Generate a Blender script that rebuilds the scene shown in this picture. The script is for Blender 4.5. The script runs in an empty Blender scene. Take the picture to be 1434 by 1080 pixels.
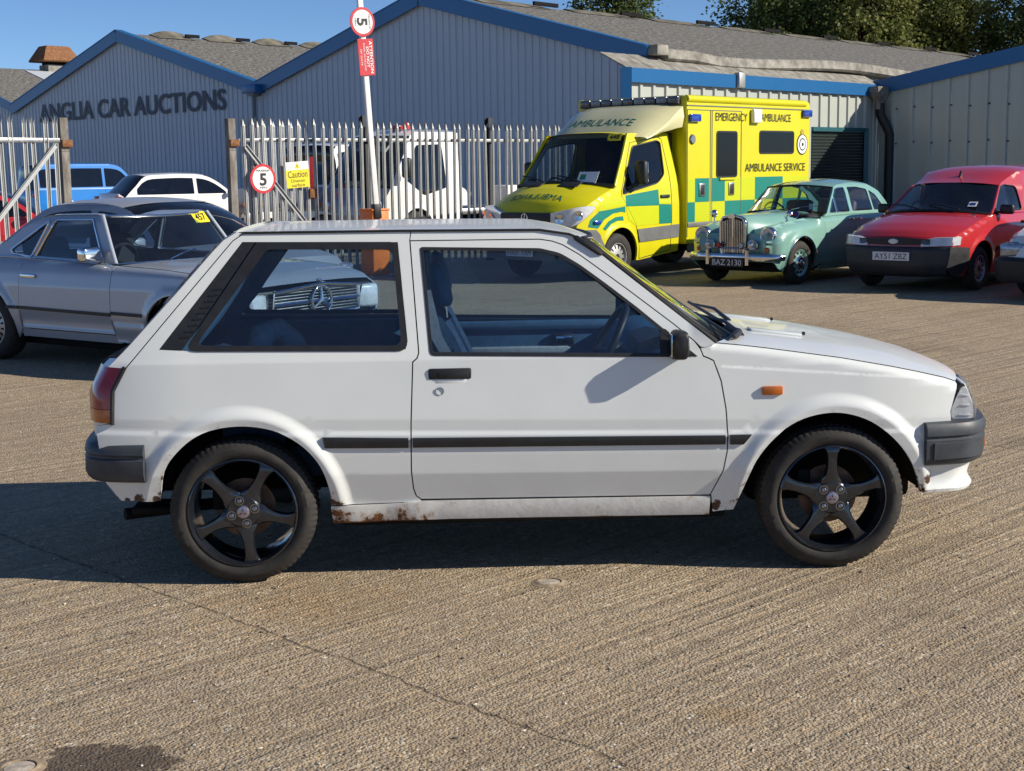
import bpy, bmesh, math, random
import numpy as np
from mathutils import Vector, Matrix
from mathutils.geometry import delaunay_2d_cdt
random.seed(7)
RNG = np.random.default_rng(7)
S = bpy.context.scene
COL = S.collection
R = math.radians
PI = math.pi

# ------------------------------------------------------------------ camera, sky, sun, exposure
PITCH = math.atan(303 / 2020)
cam_d = bpy.data.cameras.new('camera')
cam_d.sensor_width = 36.0
cam_d.lens = 36.0 * 2020 / 1434
cam_d.clip_start = 0.1
cam_d.clip_end = 3000
cam = bpy.data.objects.new('camera', cam_d)
COL.objects.link(cam)
cam.matrix_world = Matrix.Translation((0, 0, 1.6)) @ Matrix.Rotation(PI / 2 - PITCH, 4, 'X') @ Matrix.Rotation(R(-0.8), 4, 'Z')
S.camera = cam

SUN_AZ = R(12.0)      # degrees behind the camera's right-hand direction
SUN_EL = R(29.0)
sun_vec = Vector((math.cos(SUN_AZ) * math.cos(SUN_EL), -math.sin(SUN_AZ) * math.cos(SUN_EL), math.sin(SUN_EL)))
sd = bpy.data.lights.new('sun', 'SUN')
sd.energy = 5.0
sd.angle = R(0.53)
sd.color = (1.0, 0.92, 0.79)
sun = bpy.data.objects.new('sun', sd)
COL.objects.link(sun)
sun.rotation_euler = sun_vec.to_track_quat('Z', 'Y').to_euler()

world = bpy.data.worlds.new('World')
S.world = world
world.use_nodes = True
wn = world.node_tree
bg = wn.nodes['Background']
sky = wn.nodes.new('ShaderNodeTexSky')
sky.sky_type = 'NISHITA'
sky.sun_disc = False
sky.sun_elevation = SUN_EL
sky.sun_rotation = PI / 2 + SUN_AZ
sky.air_density = 0.6
sky.dust_density = 0.0
sky.ozone_density = 6.0
sky.altitude = 0
wn.links.new(sky.outputs[0], bg.inputs[0])
bg.inputs[1].default_value = 0.095
S.view_settings.view_transform = 'Standard'
S.view_settings.look = 'None'
S.view_settings.gamma = 1.0
S.view_settings.exposure = 0.30
S.cycles.max_bounces = 8
S.cycles.diffuse_bounces = 3
S.cycles.glossy_bounces = 4
S.cycles.transparent_max_bounces = 24
S.cycles.caustics_reflective = False
S.cycles.caustics_refractive = False

# ------------------------------------------------------------------ materials
MATS = {}
def srgb(r, g, b):
    f = lambda c: ((c / 255 + 0.055) / 1.055) ** 2.4 if c > 10 else c / 255 / 12.92
    return (f(r), f(g), f(b), 1)

class NT:
    """small node-tree helper"""
    def __init__(s, name):
        s.m = bpy.data.materials.new(name); s.m.use_nodes = True
        s.t = s.m.node_tree; s.b = s.t.nodes['Principled BSDF']; s.out = s.t.nodes['Material Output']
        MATS[name] = s.m
    def n(s, typ, **kw):
        nd = s.t.nodes.new(typ)
        for k, v in kw.items():
            if k.startswith('i_'):
                key = k[2:]
                nd.inputs[int(key) if key.isdigit() else key.replace('_', ' ')].default_value = v
            else: setattr(nd, k, v)
        return nd
    def l(s, a, b): s.t.links.new(a, b)
    def coord(s, kind='Object', scale=(1, 1, 1), rot=(0, 0, 0), loc=(0, 0, 0)):
        tc = s.n('ShaderNodeTexCoord'); mp = s.n('ShaderNodeMapping')
        mp.inputs['Scale'].default_value = scale; mp.inputs['Rotation'].default_value = rot; mp.inputs['Location'].default_value = loc
        s.l(tc.outputs[kind], mp.inputs[0]); return mp.outputs[0]
    def noise(s, co, scale, detail=4, rough=.55, dist=0):
        nd = s.n('ShaderNodeTexNoise'); nd.inputs['Scale'].default_value = scale; nd.inputs['Detail'].default_value = detail
        nd.inputs['Roughness'].default_value = rough; nd.inputs['Distortion'].default_value = dist
        if co is not None: s.l(co, nd.inputs['Vector'])
        return nd.outputs[0]
    def ramp(s, fac, stops):
        nd = s.n('ShaderNodeValToRGB'); cr = nd.color_ramp
        while len(cr.elements) < len(stops): cr.elements.new(.5)
        for e, (p, c) in zip(cr.elements, stops):
            e.position = p; e.color = c if len(c) == 4 else (*c, 1)
        s.l(fac, nd.inputs[0]); return nd.outputs[0]
    def mix(s, fac, a, b, blend='MIX'):
        nd = s.n('ShaderNodeMix', data_type='RGBA', blend_type=blend)
        for src, i in ((fac, 0), (a, 6), (b, 7)):
            if isinstance(src, (int, float)): nd.inputs[i].default_value = src
            elif isinstance(src, tuple): nd.inputs[i].default_value = src
            else: s.l(src, nd.inputs[i])
        return nd.outputs[2]
    def math(s, op, a, b=None, clamp=False):
        nd = s.n('ShaderNodeMath', operation=op, use_clamp=clamp)
        for src, i in ((a, 0), (b, 1)):
            if src is None: continue
            if isinstance(src, (int, float)): nd.inputs[i].default_value = src
            else: s.l(src, nd.inputs[i])
        return nd.outputs[0]
    def bump(s, h, strength, dist=.01):
        nd = s.n('ShaderNodeBump'); nd.inputs['Strength'].default_value = strength; nd.inputs['Distance'].default_value = dist
        s.l(h, nd.inputs['Height']); s.l(nd.outputs[0], s.b.inputs['Normal']); return nd
    def set(s, **kw):
        for k, v in kw.items():
            k = {'color': 'Base Color', 'rough': 'Roughness', 'metal': 'Metallic', 'spec': 'Specular IOR Level', 'coat': 'Coat Weight', 'coatr': 'Coat Roughness'}.get(k, k)
            if isinstance(v, (int, float, tuple)): s.b.inputs[k].default_value = v
            else: s.l(v, s.b.inputs[k])
        return s

def simple(name, color, rough=.5, metal=0., spec=.5, coat=0., var=.06, scale=6., bump=0., bscale=60.):
    """plain surface with a little tonal unevenness and optional grain"""
    if name in MATS: return MATS[name]
    m = NT(name)
    c = color if len(color) == 4 else (*color, 1)
    co = m.coord('Object')
    nz = m.noise(co, scale, 5, .6)
    lo = tuple(x * (1 - var * 1.6) for x in c[:3]) + (1,); hi = tuple(min(1, x * (1 + var)) for x in c[:3]) + (1,)
    m.set(color=m.ramp(nz, [(.3, lo), (.7, hi)]), metal=metal, spec=spec, coat=coat, coatr=.03)
    rn = m.math('MULTIPLY_ADD', nz, .14); rn.node.inputs[2].default_value = max(0, rough - .07)
    m.set(rough=rn)
    if bump: m.bump(m.noise(co, bscale, 4, .6), bump, .004)
    return m.m

def paint(name, color, rough=.22, dirt=.25, rust=False, coat=1.0, flake=0., cr0=.02, spec=.5):
    """vehicle paint: clear-coated, dusty, dirtier low down where road film collects"""
    m = NT(name); c = (*color[:3], 1)
    co = m.coord('Object')
    n1 = m.noise(co, 2.2, 6, .62); n2 = m.noise(co, 38, 3, .6)
    base = m.ramp(n1, [(.25, tuple(x * .93 for x in c[:3])), (.75, tuple(min(1, x * 1.03) for x in c[:3]))])
    sp = m.n('ShaderNodeSeparateXYZ'); m.l(co, sp.inputs[0])
    low = m.n('ShaderNodeMapRange'); low.inputs[1].default_value = .62; low.inputs[2].default_value = .16; m.l(sp.outputs[2], low.inputs[0])
    grime = m.math('MULTIPLY', m.math('MULTIPLY', low.outputs[0], m.ramp(m.noise(co, 5, 7, .7), [(.35, (0, 0, 0)), (.75, (1, 1, 1))])), dirt)
    film = m.math('MULTIPLY_ADD', n1, dirt * .22); film.node.inputs[2].default_value = dirt * .04
    fac = m.math('ADD', grime, film, True)
    col = m.mix(fac, base, (.23, .20, .165, 1))
    m.set(color=col, coat=coat, coatr=.02, metal=flake, spec=spec)
    rr = m.math('MULTIPLY_ADD', fac, .5); rr.node.inputs[2].default_value = rough
    m.set(rough=rr)
    cr = m.math('MULTIPLY_ADD', fac, .25); cr.node.inputs[2].default_value = cr0
    m.l(cr, m.b.inputs['Coat Roughness'])
    m.bump(m.noise(co, 1.7, 2, .5), .05, .05)
    return m.m

def glass(name, tint=(.6, .66, .68), base=.07, rough=.0, dust=.03):
    """single pane: tinted see-through plus mirror reflection that grows at grazing angles, thin dust film"""
    m = NT(name); t = m.t
    t.nodes.remove(m.b)
    tr = m.n('ShaderNodeBsdfTransparent'); tr.inputs[0].default_value = (*tint, 1)
    gl = m.n('ShaderNodeBsdfGlossy'); gl.inputs['Roughness'].default_value = rough; gl.inputs[0].default_value = (1, 1, 1, 1)
    ge = m.n('ShaderNodeNewGeometry'); dt = m.n('ShaderNodeVectorMath', operation='DOT_PRODUCT'); m.l(ge.outputs['Incoming'], dt.inputs[0]); m.l(ge.outputs['Normal'], dt.inputs[1])
    sch = m.math('POWER', m.math('SUBTRACT', 1., m.math('ABSOLUTE', dt.outputs['Value']), True), 5.)
    f = m.math('MULTIPLY_ADD', sch, 1 - base, True); f.node.inputs[2].default_value = base
    mx = m.n('ShaderNodeMixShader'); m.l(f, mx.inputs[0]); m.l(tr.outputs[0], mx.inputs[1]); m.l(gl.outputs[0], mx.inputs[2])
    df = m.n('ShaderNodeBsdfDiffuse'); df.inputs[0].default_value = (.5, .48, .44, 1)
    co = m.coord('Object'); dn = m.ramp(m.noise(co, 4, 6, .65), [(.3, (dust * .4,) * 3), (.75, (dust * 1.8,) * 3)])
    m2 = m.n('ShaderNodeMixShader'); m.l(dn, m2.inputs[0]); m.l(mx.outputs[0], m2.inputs[1]); m.l(df.outputs[0], m2.inputs[2])
    m.l(m2.outputs[0], m.out.inputs[0])
    return m.m

# ------------------------------------------------------------------ mesh helpers
def new_obj(name, me, parent=None, M=None):
    o = bpy.data.objects.new(name, me)
    COL.objects.link(o)
    if parent is not None: o.parent = parent
    if M is not None: o.matrix_local = M
    return o

def mesh(name, V, F, mats, smooth=35, fm=None, N=None):
    me = bpy.data.meshes.new(name)
    me.from_pydata([tuple(map(float, v)) for v in V], [], [tuple(map(int, f)) for f in F])
    for m in (mats if isinstance(mats, (list, tuple)) else [mats]): me.materials.append(m)
    if fm is not None: me.polygons.foreach_set('material_index', np.array(fm, dtype=np.int32))
    me.update()
    if smooth:
        me.polygons.foreach_set('use_smooth', np.ones(len(me.polygons), dtype=bool))
        if smooth < 180: me.set_sharp_from_angle(angle=R(smooth))
    if N is not None: me.normals_split_custom_set(N)
    return me

def thing(name, label, cat, loc=(0, 0, 0), rotz=0., group=None, scale=1.):
    o = bpy.data.objects.new(name, None); COL.objects.link(o)
    o.empty_display_size = .2
    o.location = loc; o.rotation_euler = (0, 0, rotz); o.scale = (scale,) * 3
    o['label'] = label; o['category'] = cat
    if group: o['group'] = group
    return o

def tag(o, label=None, cat=None, group=None, kind=None):
    for k, v in (('label', label), ('category', cat), ('group', group), ('kind', kind)):
        if v: o[k] = v
    return o

_cb = {}
def cbox(sx, sy, sz, b, seg=2):
    k = (round(sx, 4), round(sy, 4), round(sz, 4), round(b, 4), seg)
    if k not in _cb:
        bm = bmesh.new(); bmesh.ops.create_cube(bm, size=1)
        for v in bm.verts: v.co = Vector((v.co.x * sx, v.co.y * sy, v.co.z * sz))
        if b > 0: bmesh.ops.bevel(bm, geom=list(bm.edges), offset=b, segments=seg, affect='EDGES', profile=.5)
        bm.verts.index_update()
        _cb[k] = ([v.co.copy() for v in bm.verts], [[v.index for v in f.verts] for f in bm.faces]); bm.free()
    return _cb[k]

class MB:
    def __init__(s): s.v = []; s.f = []; s.m = []
    def add(s, V, F, mi=0, M=None):
        o = len(s.v)
        s.v += [(M @ Vector(v)) if M is not None else Vector(v) for v in V]
        s.f += [[i + o for i in f] for f in F]; s.m += [mi] * len(F); return s
    def box(s, c, size, b=0., rot=None, mi=0, seg=2):
        V, F = cbox(*size, b, seg)
        M = Matrix.Translation(c)
        if rot is not None: M = M @ (rot if isinstance(rot, Matrix) else Matrix.Rotation(rot, 4, 'Z'))
        return s.add(V, F, mi, M)
    def prism(s, poly, axis, a, b, mi=0):
        """extrude a 2-D polygon from a to b along axis; polygon coordinates are the two other axes in xyz order"""
        n = len(poly)
        def P(u, v, t): return {'x': (t, u, v), 'y': (u, t, v), 'z': (u, v, t)}[axis]
        ar = sum(poly[i][0] * poly[(i + 1) % n][1] - poly[(i + 1) % n][0] * poly[i][1] for i in range(n))
        flip = (ar < 0) ^ (axis == 'y') ^ (b < a)
        V = [P(u, v, a) for u, v in poly] + [P(u, v, b) for u, v in poly]
        F = [list(range(n))[::-1], list(range(n, 2 * n))] + [[i, (i + 1) % n, n + (i + 1) % n, n + i] for i in range(n)]
        if flip: F = [f[::-1] for f in F]
        return s.add(V, F, mi)
    def tube(s, pts, r, n=8, mi=0, caps=True, closed=False):
        pts = [Vector(p) for p in pts]; k = len(pts)
        rs = r if isinstance(r, (list, tuple)) else [r] * k
        V = []; F = []
        up = None
        for i, p in enumerate(pts):
            a = pts[(i - 1) % k] if (closed or i > 0) else p; b = pts[(i + 1) % k] if (closed or i < k - 1) else p
            t = (b - a).normalized()
            if up is None: up = Vector((0, 0, 1)) if abs(t.z) < .9 else Vector((1, 0, 0))
            x = t.cross(up).normalized(); y = x.cross(t); up = y
            for j in range(n):
                an = 2 * PI * j / n; V.append(p + (x * math.cos(an) + y * math.sin(an)) * rs[i])
        for i in range(k if closed else k - 1):
            i2 = (i + 1) % k
            for j in range(n): F.append([i * n + j, i * n + (j + 1) % n, i2 * n + (j + 1) % n, i2 * n + j])
        if caps and not closed: F += [list(range(n))[::-1], list(range((k - 1) * n, k * n))]
        F = [f[::-1] for f in F]
        return s.add(V, F, mi)
    def lathe(s, prof, n=32, c=(0, 0, 0), axis='y', mi=0, closed=False, ang=None):
        """prof: (radius, height along axis)"""
        V = []; F = []; k = len(prof)
        for j in range(n):
            a = 2 * PI * j / n; ca, sa = math.cos(a), math.sin(a)
            for i, (r, h) in enumerate(prof):
                if ang: r = r + ang(i, j)
                p = {'y': (r * ca, h, r * sa), 'x': (h, r * ca, r * sa), 'z': (r * ca, r * sa, h)}[axis]
                V.append((p[0] + c[0], p[1] + c[1], p[2] + c[2]))
        for j in range(n):
            j2 = (j + 1) % n
            for i in range(k if closed else k - 1):
                i2 = (i + 1) % k
                F.append([j * k + i, j * k + i2, j2 * k + i2, j2 * k + i])
        return s.add(V, F, mi)
    def grid(s, P, mi=0, flip=False):
        a, b = len(P), len(P[0]); V = [p for row in P for p in row]
        F = [[i * b + j, (i + 1) * b + j, (i + 1) * b + j + 1, i * b + j + 1] for i in range(a - 1) for j in range(b - 1)]
        if flip: F = [f[::-1] for f in F]
        return s.add(V, F, mi)
    def loft(s, rings, mi=0, caps=True, closed=True):
        n = len(rings[0]); k = len(rings)
        V = [p for r in rings for p in r]; F = []
        for i in range(k - 1):
            for j in range(n if closed else n - 1):
                j2 = (j + 1) % n; F.append([i * n + j, i * n + j2, (i + 1) * n + j2, (i + 1) * n + j])
        if caps: F += [list(range(n))[::-1], list(range((k - 1) * n, k * n))]
        return s.add(V, F, mi)
    def fixnormals(s):
        bm = bmesh.new()
        vs = [bm.verts.new(v) for v in s.v]
        for f, m in zip(s.f, s.m):
            try: bm.faces.new([vs[i] for i in f]).material_index = m
            except ValueError: pass
        bmesh.ops.recalc_face_normals(bm, faces=bm.faces)
        bm.verts.index_update()
        s.v = [v.co.copy() for v in bm.verts]; s.f = [[v.index for v in f.verts] for f in bm.faces]; s.m = [f.material_index for f in bm.faces]
        bm.free(); return s
    def mesh(s, name, mats, smooth=35, fix=True):
        if fix: s.fixnormals()
        return mesh(name, s.v, s.f, mats, smooth, s.m)
    def build(s, name, mats, parent=None, smooth=35, fix=True, M=None):
        return new_obj(name, s.mesh(name, mats, smooth, fix), parent, M)

def dens(poly, step, closed=True):
    out = []; n = len(poly)
    for i in range(n if closed else n - 1):
        a = np.array(poly[i], float); b = np.array(poly[(i + 1) % n], float)
        k = max(1, int(math.ceil(np.linalg.norm(b - a) / step)))
        out += [tuple(a + (b - a) * j / k) for j in range(k)]
    if not closed: out.append(tuple(poly[-1]))
    return out

def spline(pts, n=8, closed=False):
    """Catmull-Rom through points"""
    P = [np.array(p, float) for p in pts]; k = len(P); out = []
    for i in range(k if closed else k - 1):
        g = (lambda j: P[j % k]) if closed else (lambda j: P[min(max(j, 0), k - 1)])
        p0, p1, p2, p3 = g(i - 1), g(i), g(i + 1), g(i + 2)
        for t in np.linspace(0, 1, n, endpoint=False):
            out.append(tuple(.5 * (2 * p1 + (p2 - p0) * t + (2 * p0 - 5 * p1 + 4 * p2 - p3) * t * t + (3 * p1 - p0 - 3 * p2 + p3) * t ** 3)))
    if not closed: out.append(tuple(P[-1]))
    return out

def roundpoly(poly, r, n=5):
    """polygon with rounded corners; r scalar or list"""
    out = []; k = len(poly)
    for i in range(k):
        rr = r[i] if isinstance(r, (list, tuple)) else r
        p = np.array(poly[i], float); a = np.array(poly[i - 1], float) - p; b = np.array(poly[(i + 1) % k], float) - p
        la, lb = np.linalg.norm(a), np.linalg.norm(b); q = min(rr, la * .45, lb * .45)
        if q <= 1e-5: out.append(tuple(p)); continue
        s0, s1 = p + a / la * q, p + b / lb * q
        for t in np.linspace(0, 1, n): out.append(tuple((1 - t) ** 2 * s0 + 2 * t * (1 - t) * p + t * t * s1))
    return out

def inpoly(X, Y, poly):
    c = np.zeros(X.shape, bool); n = len(poly); j = n - 1
    for i in range(n):
        xi, yi = poly[i]; xj, yj = poly[j]
        if yi != yj:
            c ^= ((yi > Y) != (yj > Y)) & (X < (xj - xi) * (Y - yi) / (yj - yi) + xi)
        j = i
    return c

def pdist(X, Y, poly, closed=True):
    d = np.full(np.shape(X), 9e9); n = len(poly)
    for i in range(n if closed else n - 1):
        ax, ay = poly[i]; bx, by = poly[(i + 1) % n]; dx, dy = bx - ax, by - ay; L = dx * dx + dy * dy
        if L < 1e-14: continue
        t = np.clip(((X - ax) * dx + (Y - ay) * dy) / L, 0, 1)
        d = np.minimum(d, np.hypot(X - ax - t * dx, Y - ay - t * dy))
    return d

def panel_mesh(name, outline, holes, wf, side, mats, step=.03, rows=None, rowf=None, lip=.018, lipdir=None, bstep=None, smooth='custom', extra=None):
    """sheet-metal panel: a region of the (x, z) plane pushed out to y = side * wf(x, z), with turned-in edges.
    outline/holes polygons in (x, z)."""
    bs = bstep or step
    loops = [dens(outline, bs)] + [dens(h, bs) for h in holes]
    allb = np.array([p for l in loops for p in l])
    x0, z0 = allb.min(0); x1, z1 = allb.max(0)
    xs = np.arange(x0 + step * .5, x1, step)
    zs = np.array(rows) if rows is not None else np.arange(z0 + step * .5, z1, step)
    GX, GZ = np.meshgrid(xs, zs); GX = GX.ravel(); GZ = GZ.ravel()
    if rowf is not None: GZ = rowf(GX, GZ)
    if extra is not None:
        ex = np.array(extra); keep = np.ones(len(GX), bool)
        for cx, cz, r0, r1 in {(e[2], e[3], e[4], e[5]) for e in extra}:
            d = np.hypot(GX - cx, GZ - cz); keep &= ~((d > r0 - .012) & (d < r1 + .012))
        GX = np.concatenate([GX[keep], ex[:, 0]]); GZ = np.concatenate([GZ[keep], ex[:, 1]])
    ok = inpoly(GX, GZ, loops[0])
    for h in loops[1:]: ok &= ~inpoly(GX, GZ, h)
    GX, GZ = GX[ok], GZ[ok]
    dmin = np.full(GX.shape, 9.)
    for l in loops: dmin = np.minimum(dmin, pdist(GX, GZ, l))
    ok = dmin > (min(bs, step) * .35 if extra is None else .006)
    GX, GZ = GX[ok], GZ[ok]
    pts = [Vector((float(a), float(b))) for a, b in allb] + [Vector((float(a), float(b))) for a, b in zip(GX, GZ)]
    E = []; o = 0
    for l in loops:
        E += [(o + i, o + (i + 1) % len(l)) for i in range(len(l))]; o += len(l)
    vo, eo, fo, ov, oe, of = delaunay_2d_cdt(pts, E, [], 0, 1e-7)
    P = np.array([(v.x, v.y) for v in vo]); T = np.array([f for f in fo if len(f) == 3])
    cen = P[T].mean(1)
    ok = inpoly(cen[:, 0], cen[:, 1], loops[0])
    for h in loops[1:]: ok &= ~inpoly(cen[:, 0], cen[:, 1], h)
    T = T[ok]
    a, b, c = P[T[:, 0]], P[T[:, 1]], P[T[:, 2]]
    area = (b[:, 0] - a[:, 0]) * (c[:, 1] - a[:, 1]) - (b[:, 1] - a[:, 1]) * (c[:, 0] - a[:, 0])
    T = T[np.abs(area) > 1e-10]; area = area[np.abs(area) > 1e-10]
    fl = (area > 0) == (side > 0)           # outward normal = -y for side<0 needs ccw in (x,z)
    T = np.where(fl[:, None], T[:, ::-1], T)
    W = wf(P[:, 0], P[:, 1])
    V = [(p[0], side * w, p[1]) for p, w in zip(P, W)]
    F = [list(t) for t in T]
    e = .002
    nx = -(wf(P[:, 0] + e, P[:, 1]) - wf(P[:, 0] - e, P[:, 1])) / (2 * e); nz = -(wf(P[:, 0], P[:, 1] + e) - wf(P[:, 0], P[:, 1] - e)) / (2 * e)
    NN = np.stack([nx, np.full(len(P), float(side)), nz], 1); NN /= np.linalg.norm(NN, axis=1)[:, None]
    LN = [tuple(NN[i]) for t in T for i in t]
    if lip:
        cnt = {}
        for t in T:
            for i in range(3):
                k = (t[i], t[(i + 1) % 3]); cnt[k] = 1
        be = [k for k in cnt if (k[1], k[0]) not in cnt]
        for i, j in be:
            o = len(V); vi, vj = V[i], V[j]
            V += [vi, vj, (vj[0], vj[1] - side * lip, vj[2]), (vi[0], vi[1] - side * lip, vi[2])]
            F.append([o + 1, o, o + 3, o + 2])
            A = Vector(V[o + 1]); B = Vector(V[o]); Cc = Vector(V[o + 3]); n = (B - A).cross(Cc - B)
            n = n.normalized() if n.length > 1e-12 else Vector((0, 0, 1))
            LN += [tuple(n)] * 4
    return mesh(name, V, F, mats, 180, None, LN if smooth == 'custom' else None)

_tc = {}
def text_geo(s, size=1., offset=0., spacing=1., shear=0.):
    k = (s, offset, spacing, shear)
    if k not in _tc:
        cu = bpy.data.curves.new('lettering', 'FONT'); cu.body = s; cu.size = 1; cu.offset = offset; cu.align_x = 'CENTER'; cu.align_y = 'CENTER'
        cu.space_character = spacing; cu.shear = shear; cu.resolution_u = 3
        ob = bpy.data.objects.new('lettering', cu)
        me = ob.to_mesh()
        V = np.array([v.co[:] for v in me.vertices]); F = [list(p.vertices) for p in me.polygons]
        ob.to_mesh_clear(); bpy.data.objects.remove(ob); bpy.data.curves.remove(cu)
        V[:, 0] -= (V[:, 0].min() + V[:, 0].max()) / 2; V[:, 1] -= (V[:, 1].min() + V[:, 1].max()) / 2
        _tc[k] = (V, F)
    V, F = _tc[k]; return V * size, F

BOLD = {'5', '448', '457', 'ANGLIA CAR AUCTIONS', 'ATTENTION', 'DO NOT'}
def text_obj(name, s, mat, parent, M, width=None, height=None, offset=0., spacing=1., mirror=False, shear=0., warp=None):
    """flat lettering in its local xy plane, fitted to width and height, placed by matrix M; one object per word"""
    V, F = text_geo(s, 1., offset if s in BOLD else 0., spacing, shear); V = V.copy()
    w = np.ptp(V[:, 0]); h = np.ptp(V[:, 1])
    sx = width / w if width else height / h; sy = height / h if height else sx
    cx = np.array([V[f, 0].mean() for f in F])
    V[:, 0] *= sx; V[:, 1] *= sy
    groups = [list(range(len(F)))]
    nw = len(s.split())
    if nw > 1:
        iv = sorted((V[f, 0].min(), V[f, 0].max()) for f in F); gaps = []; hi = iv[0][1]
        for a, b in iv[1:]:
            if a > hi: gaps.append((a - hi, (a + hi) / 2))
            hi = max(hi, b)
        cuts = sorted(c for _, c in sorted(gaps)[::-1][:nw - 1])
        groups = [[i for i in range(len(F)) if np.searchsorted(cuts, V[F[i], 0].mean()) == k] for k in range(len(cuts) + 1)]
    if mirror: V[:, 0] *= -1
    if warp is not None: V = np.array([warp(*v) for v in V])
    out = None
    for g in groups:
        used = sorted({i for k in g for i in F[k]}); mp = {v: i for i, v in enumerate(used)}
        o = new_obj(name, mesh(name, V[used], [[mp[i] for i in (F[k][::-1] if mirror else F[k])] for k in g], mat, 0), parent, M)
        out = out or o
    return out

def snap_text(objs, target, lift=.004):
    """lay flat lettering onto a curved panel (both share a parent)"""
    from mathutils.bvhtree import BVHTree
    me = target.data; bv = BVHTree.FromPolygons([v.co.copy() for v in me.vertices], [list(p.vertices) for p in me.polygons])
    for o in objs:
        M = o.matrix_basis.copy(); n = M.to_3x3().col[2].normalized(); Mi = M.inverted()
        for v in o.data.vertices:
            p = M @ v.co; hit = bv.ray_cast(p + n * .4, -n)
            if hit[0] is not None: v.co = Mi @ (hit[0] + n * lift)
def frame_M(o, x, y):
    """matrix with origin o, local x along x, local y along y (made orthogonal), z out"""
    x = Vector(x).normalized(); z = x.cross(Vector(y)).normalized(); y = z.cross(x)
    M = Matrix((x, y, z)).transposed().to_4x4(); M.translation = o; return M
# ------------------------------------------------------------------ shared materials
M_black = simple('black_plastic', (.018, .019, .021), .48, spec=.45, var=.2, scale=30, bump=.12, bscale=400)
M_bumper = simple('weathered_bumper_plastic', (.045, .052, .062), .5, spec=.5, var=.25, scale=9, bump=.15, bscale=300)
M_rubber = simple('rubber_seal', (.012, .013, .015), .55, var=.2, scale=20)
M_tyre = None
def _tyre():
    m = NT('tyre_rubber'); co = m.coord('Object')
    n = m.noise(co, 14, 6, .7)
    m.set(color=m.ramp(n, [(.3, (.022, .021, .020)), (.62, (.042, .038, .034)), (.85, (.095, .082, .066))]), rough=.72, spec=.3)
    m.bump(m.noise(co, 160, 3, .6), .25, .003); return m.m
M_tyre = _tyre()
M_chrome = simple('chrome', (.78, .78, .77), .1, metal=1, var=.05, scale=12)
M_steel = simple('dull_steel', (.42, .42, .41), .38, metal=1, var=.15, scale=14)
M_dark = simple('underbody_dark', (.012, .012, .012), .85, spec=.15, var=.3, scale=10)
M_glass = glass('window_glass', (.62, .74, .83), .085, dust=.008)
M_glass_dark = glass('privacy_glass', (.06, .07, .08), .06, dust=.008)
M_glass_van = glass('screen_glass', (.45, .52, .56), .055, dust=.008)
M_lens = glass('clear_lens', (.95, .96, .97), .06, .02, dust=.05)
M_amber = simple('amber_lens', (.52, .13, .012), .16, coat=.6, var=.15, scale=30, bump=.25, bscale=90)
M_redlens = simple('red_lens', (.34, .014, .016), .18, coat=.5, var=.2, scale=20)
M_reflector = simple('lamp_reflector', (.82, .83, .84), .35, metal=.1, var=.1, scale=20, bump=.35, bscale=70)
M_whitep = simple('white_print', (.78, .78, .77), .5)
M_blackp = simple('black_print', (.012, .012, .013), .5)
M_yellowp = simple('yellow_sticker', (.80, .66, .02), .45)
M_plate_y = simple('plate_yellow', (.8, .58, .02), .4)
M_bluelamp = simple('blue_lamp_lens', (.012, .05, .35), .12, coat=1, var=.2, scale=30)
M_galv = None
def _galv():
    m = NT('galvanised_steel'); co = m.coord('Object')
    v = m.n('ShaderNodeTexVoronoi'); v.inputs['Scale'].default_value = 55; m.l(co, v.inputs['Vector'])
    n = m.noise(co, 3, 6, .65)
    c = m.mix(.35, m.ramp(n, [(.3, (.30, .31, .31)), (.7, (.47, .48, .48))]), m.ramp(v.outputs['Distance'], [(0, (.3, .31, .31)), (1, (.5, .5, .5))]))
    rn = m.ramp(m.noise(co, 1.6, 7, .75), [(.63, (0, 0, 0)), (.74, (1, 1, 1))])
    m.set(color=m.mix(m.math('MULTIPLY', rn, .35), c, (.22, .14, .08, 1)), rough=.5, metal=.55, spec=.4); return m.m
M_galv = _galv()
M_rusty = None
def _rusty():
    m = NT('rusted_steel'); co = m.coord('Object'); n = m.noise(co, 9, 8, .7)
    m.set(color=m.ramp(n, [(.25, (.10, .045, .02)), (.5, (.22, .10, .045)), (.72, (.33, .20, .12)), (.85, (.4, .33, .26))]), rough=.85, spec=.2)
    m.bump(m.noise(co, 40, 6, .7), .5, .01); return m.m
M_rusty = _rusty()
JOINT0 = 2.82
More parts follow.
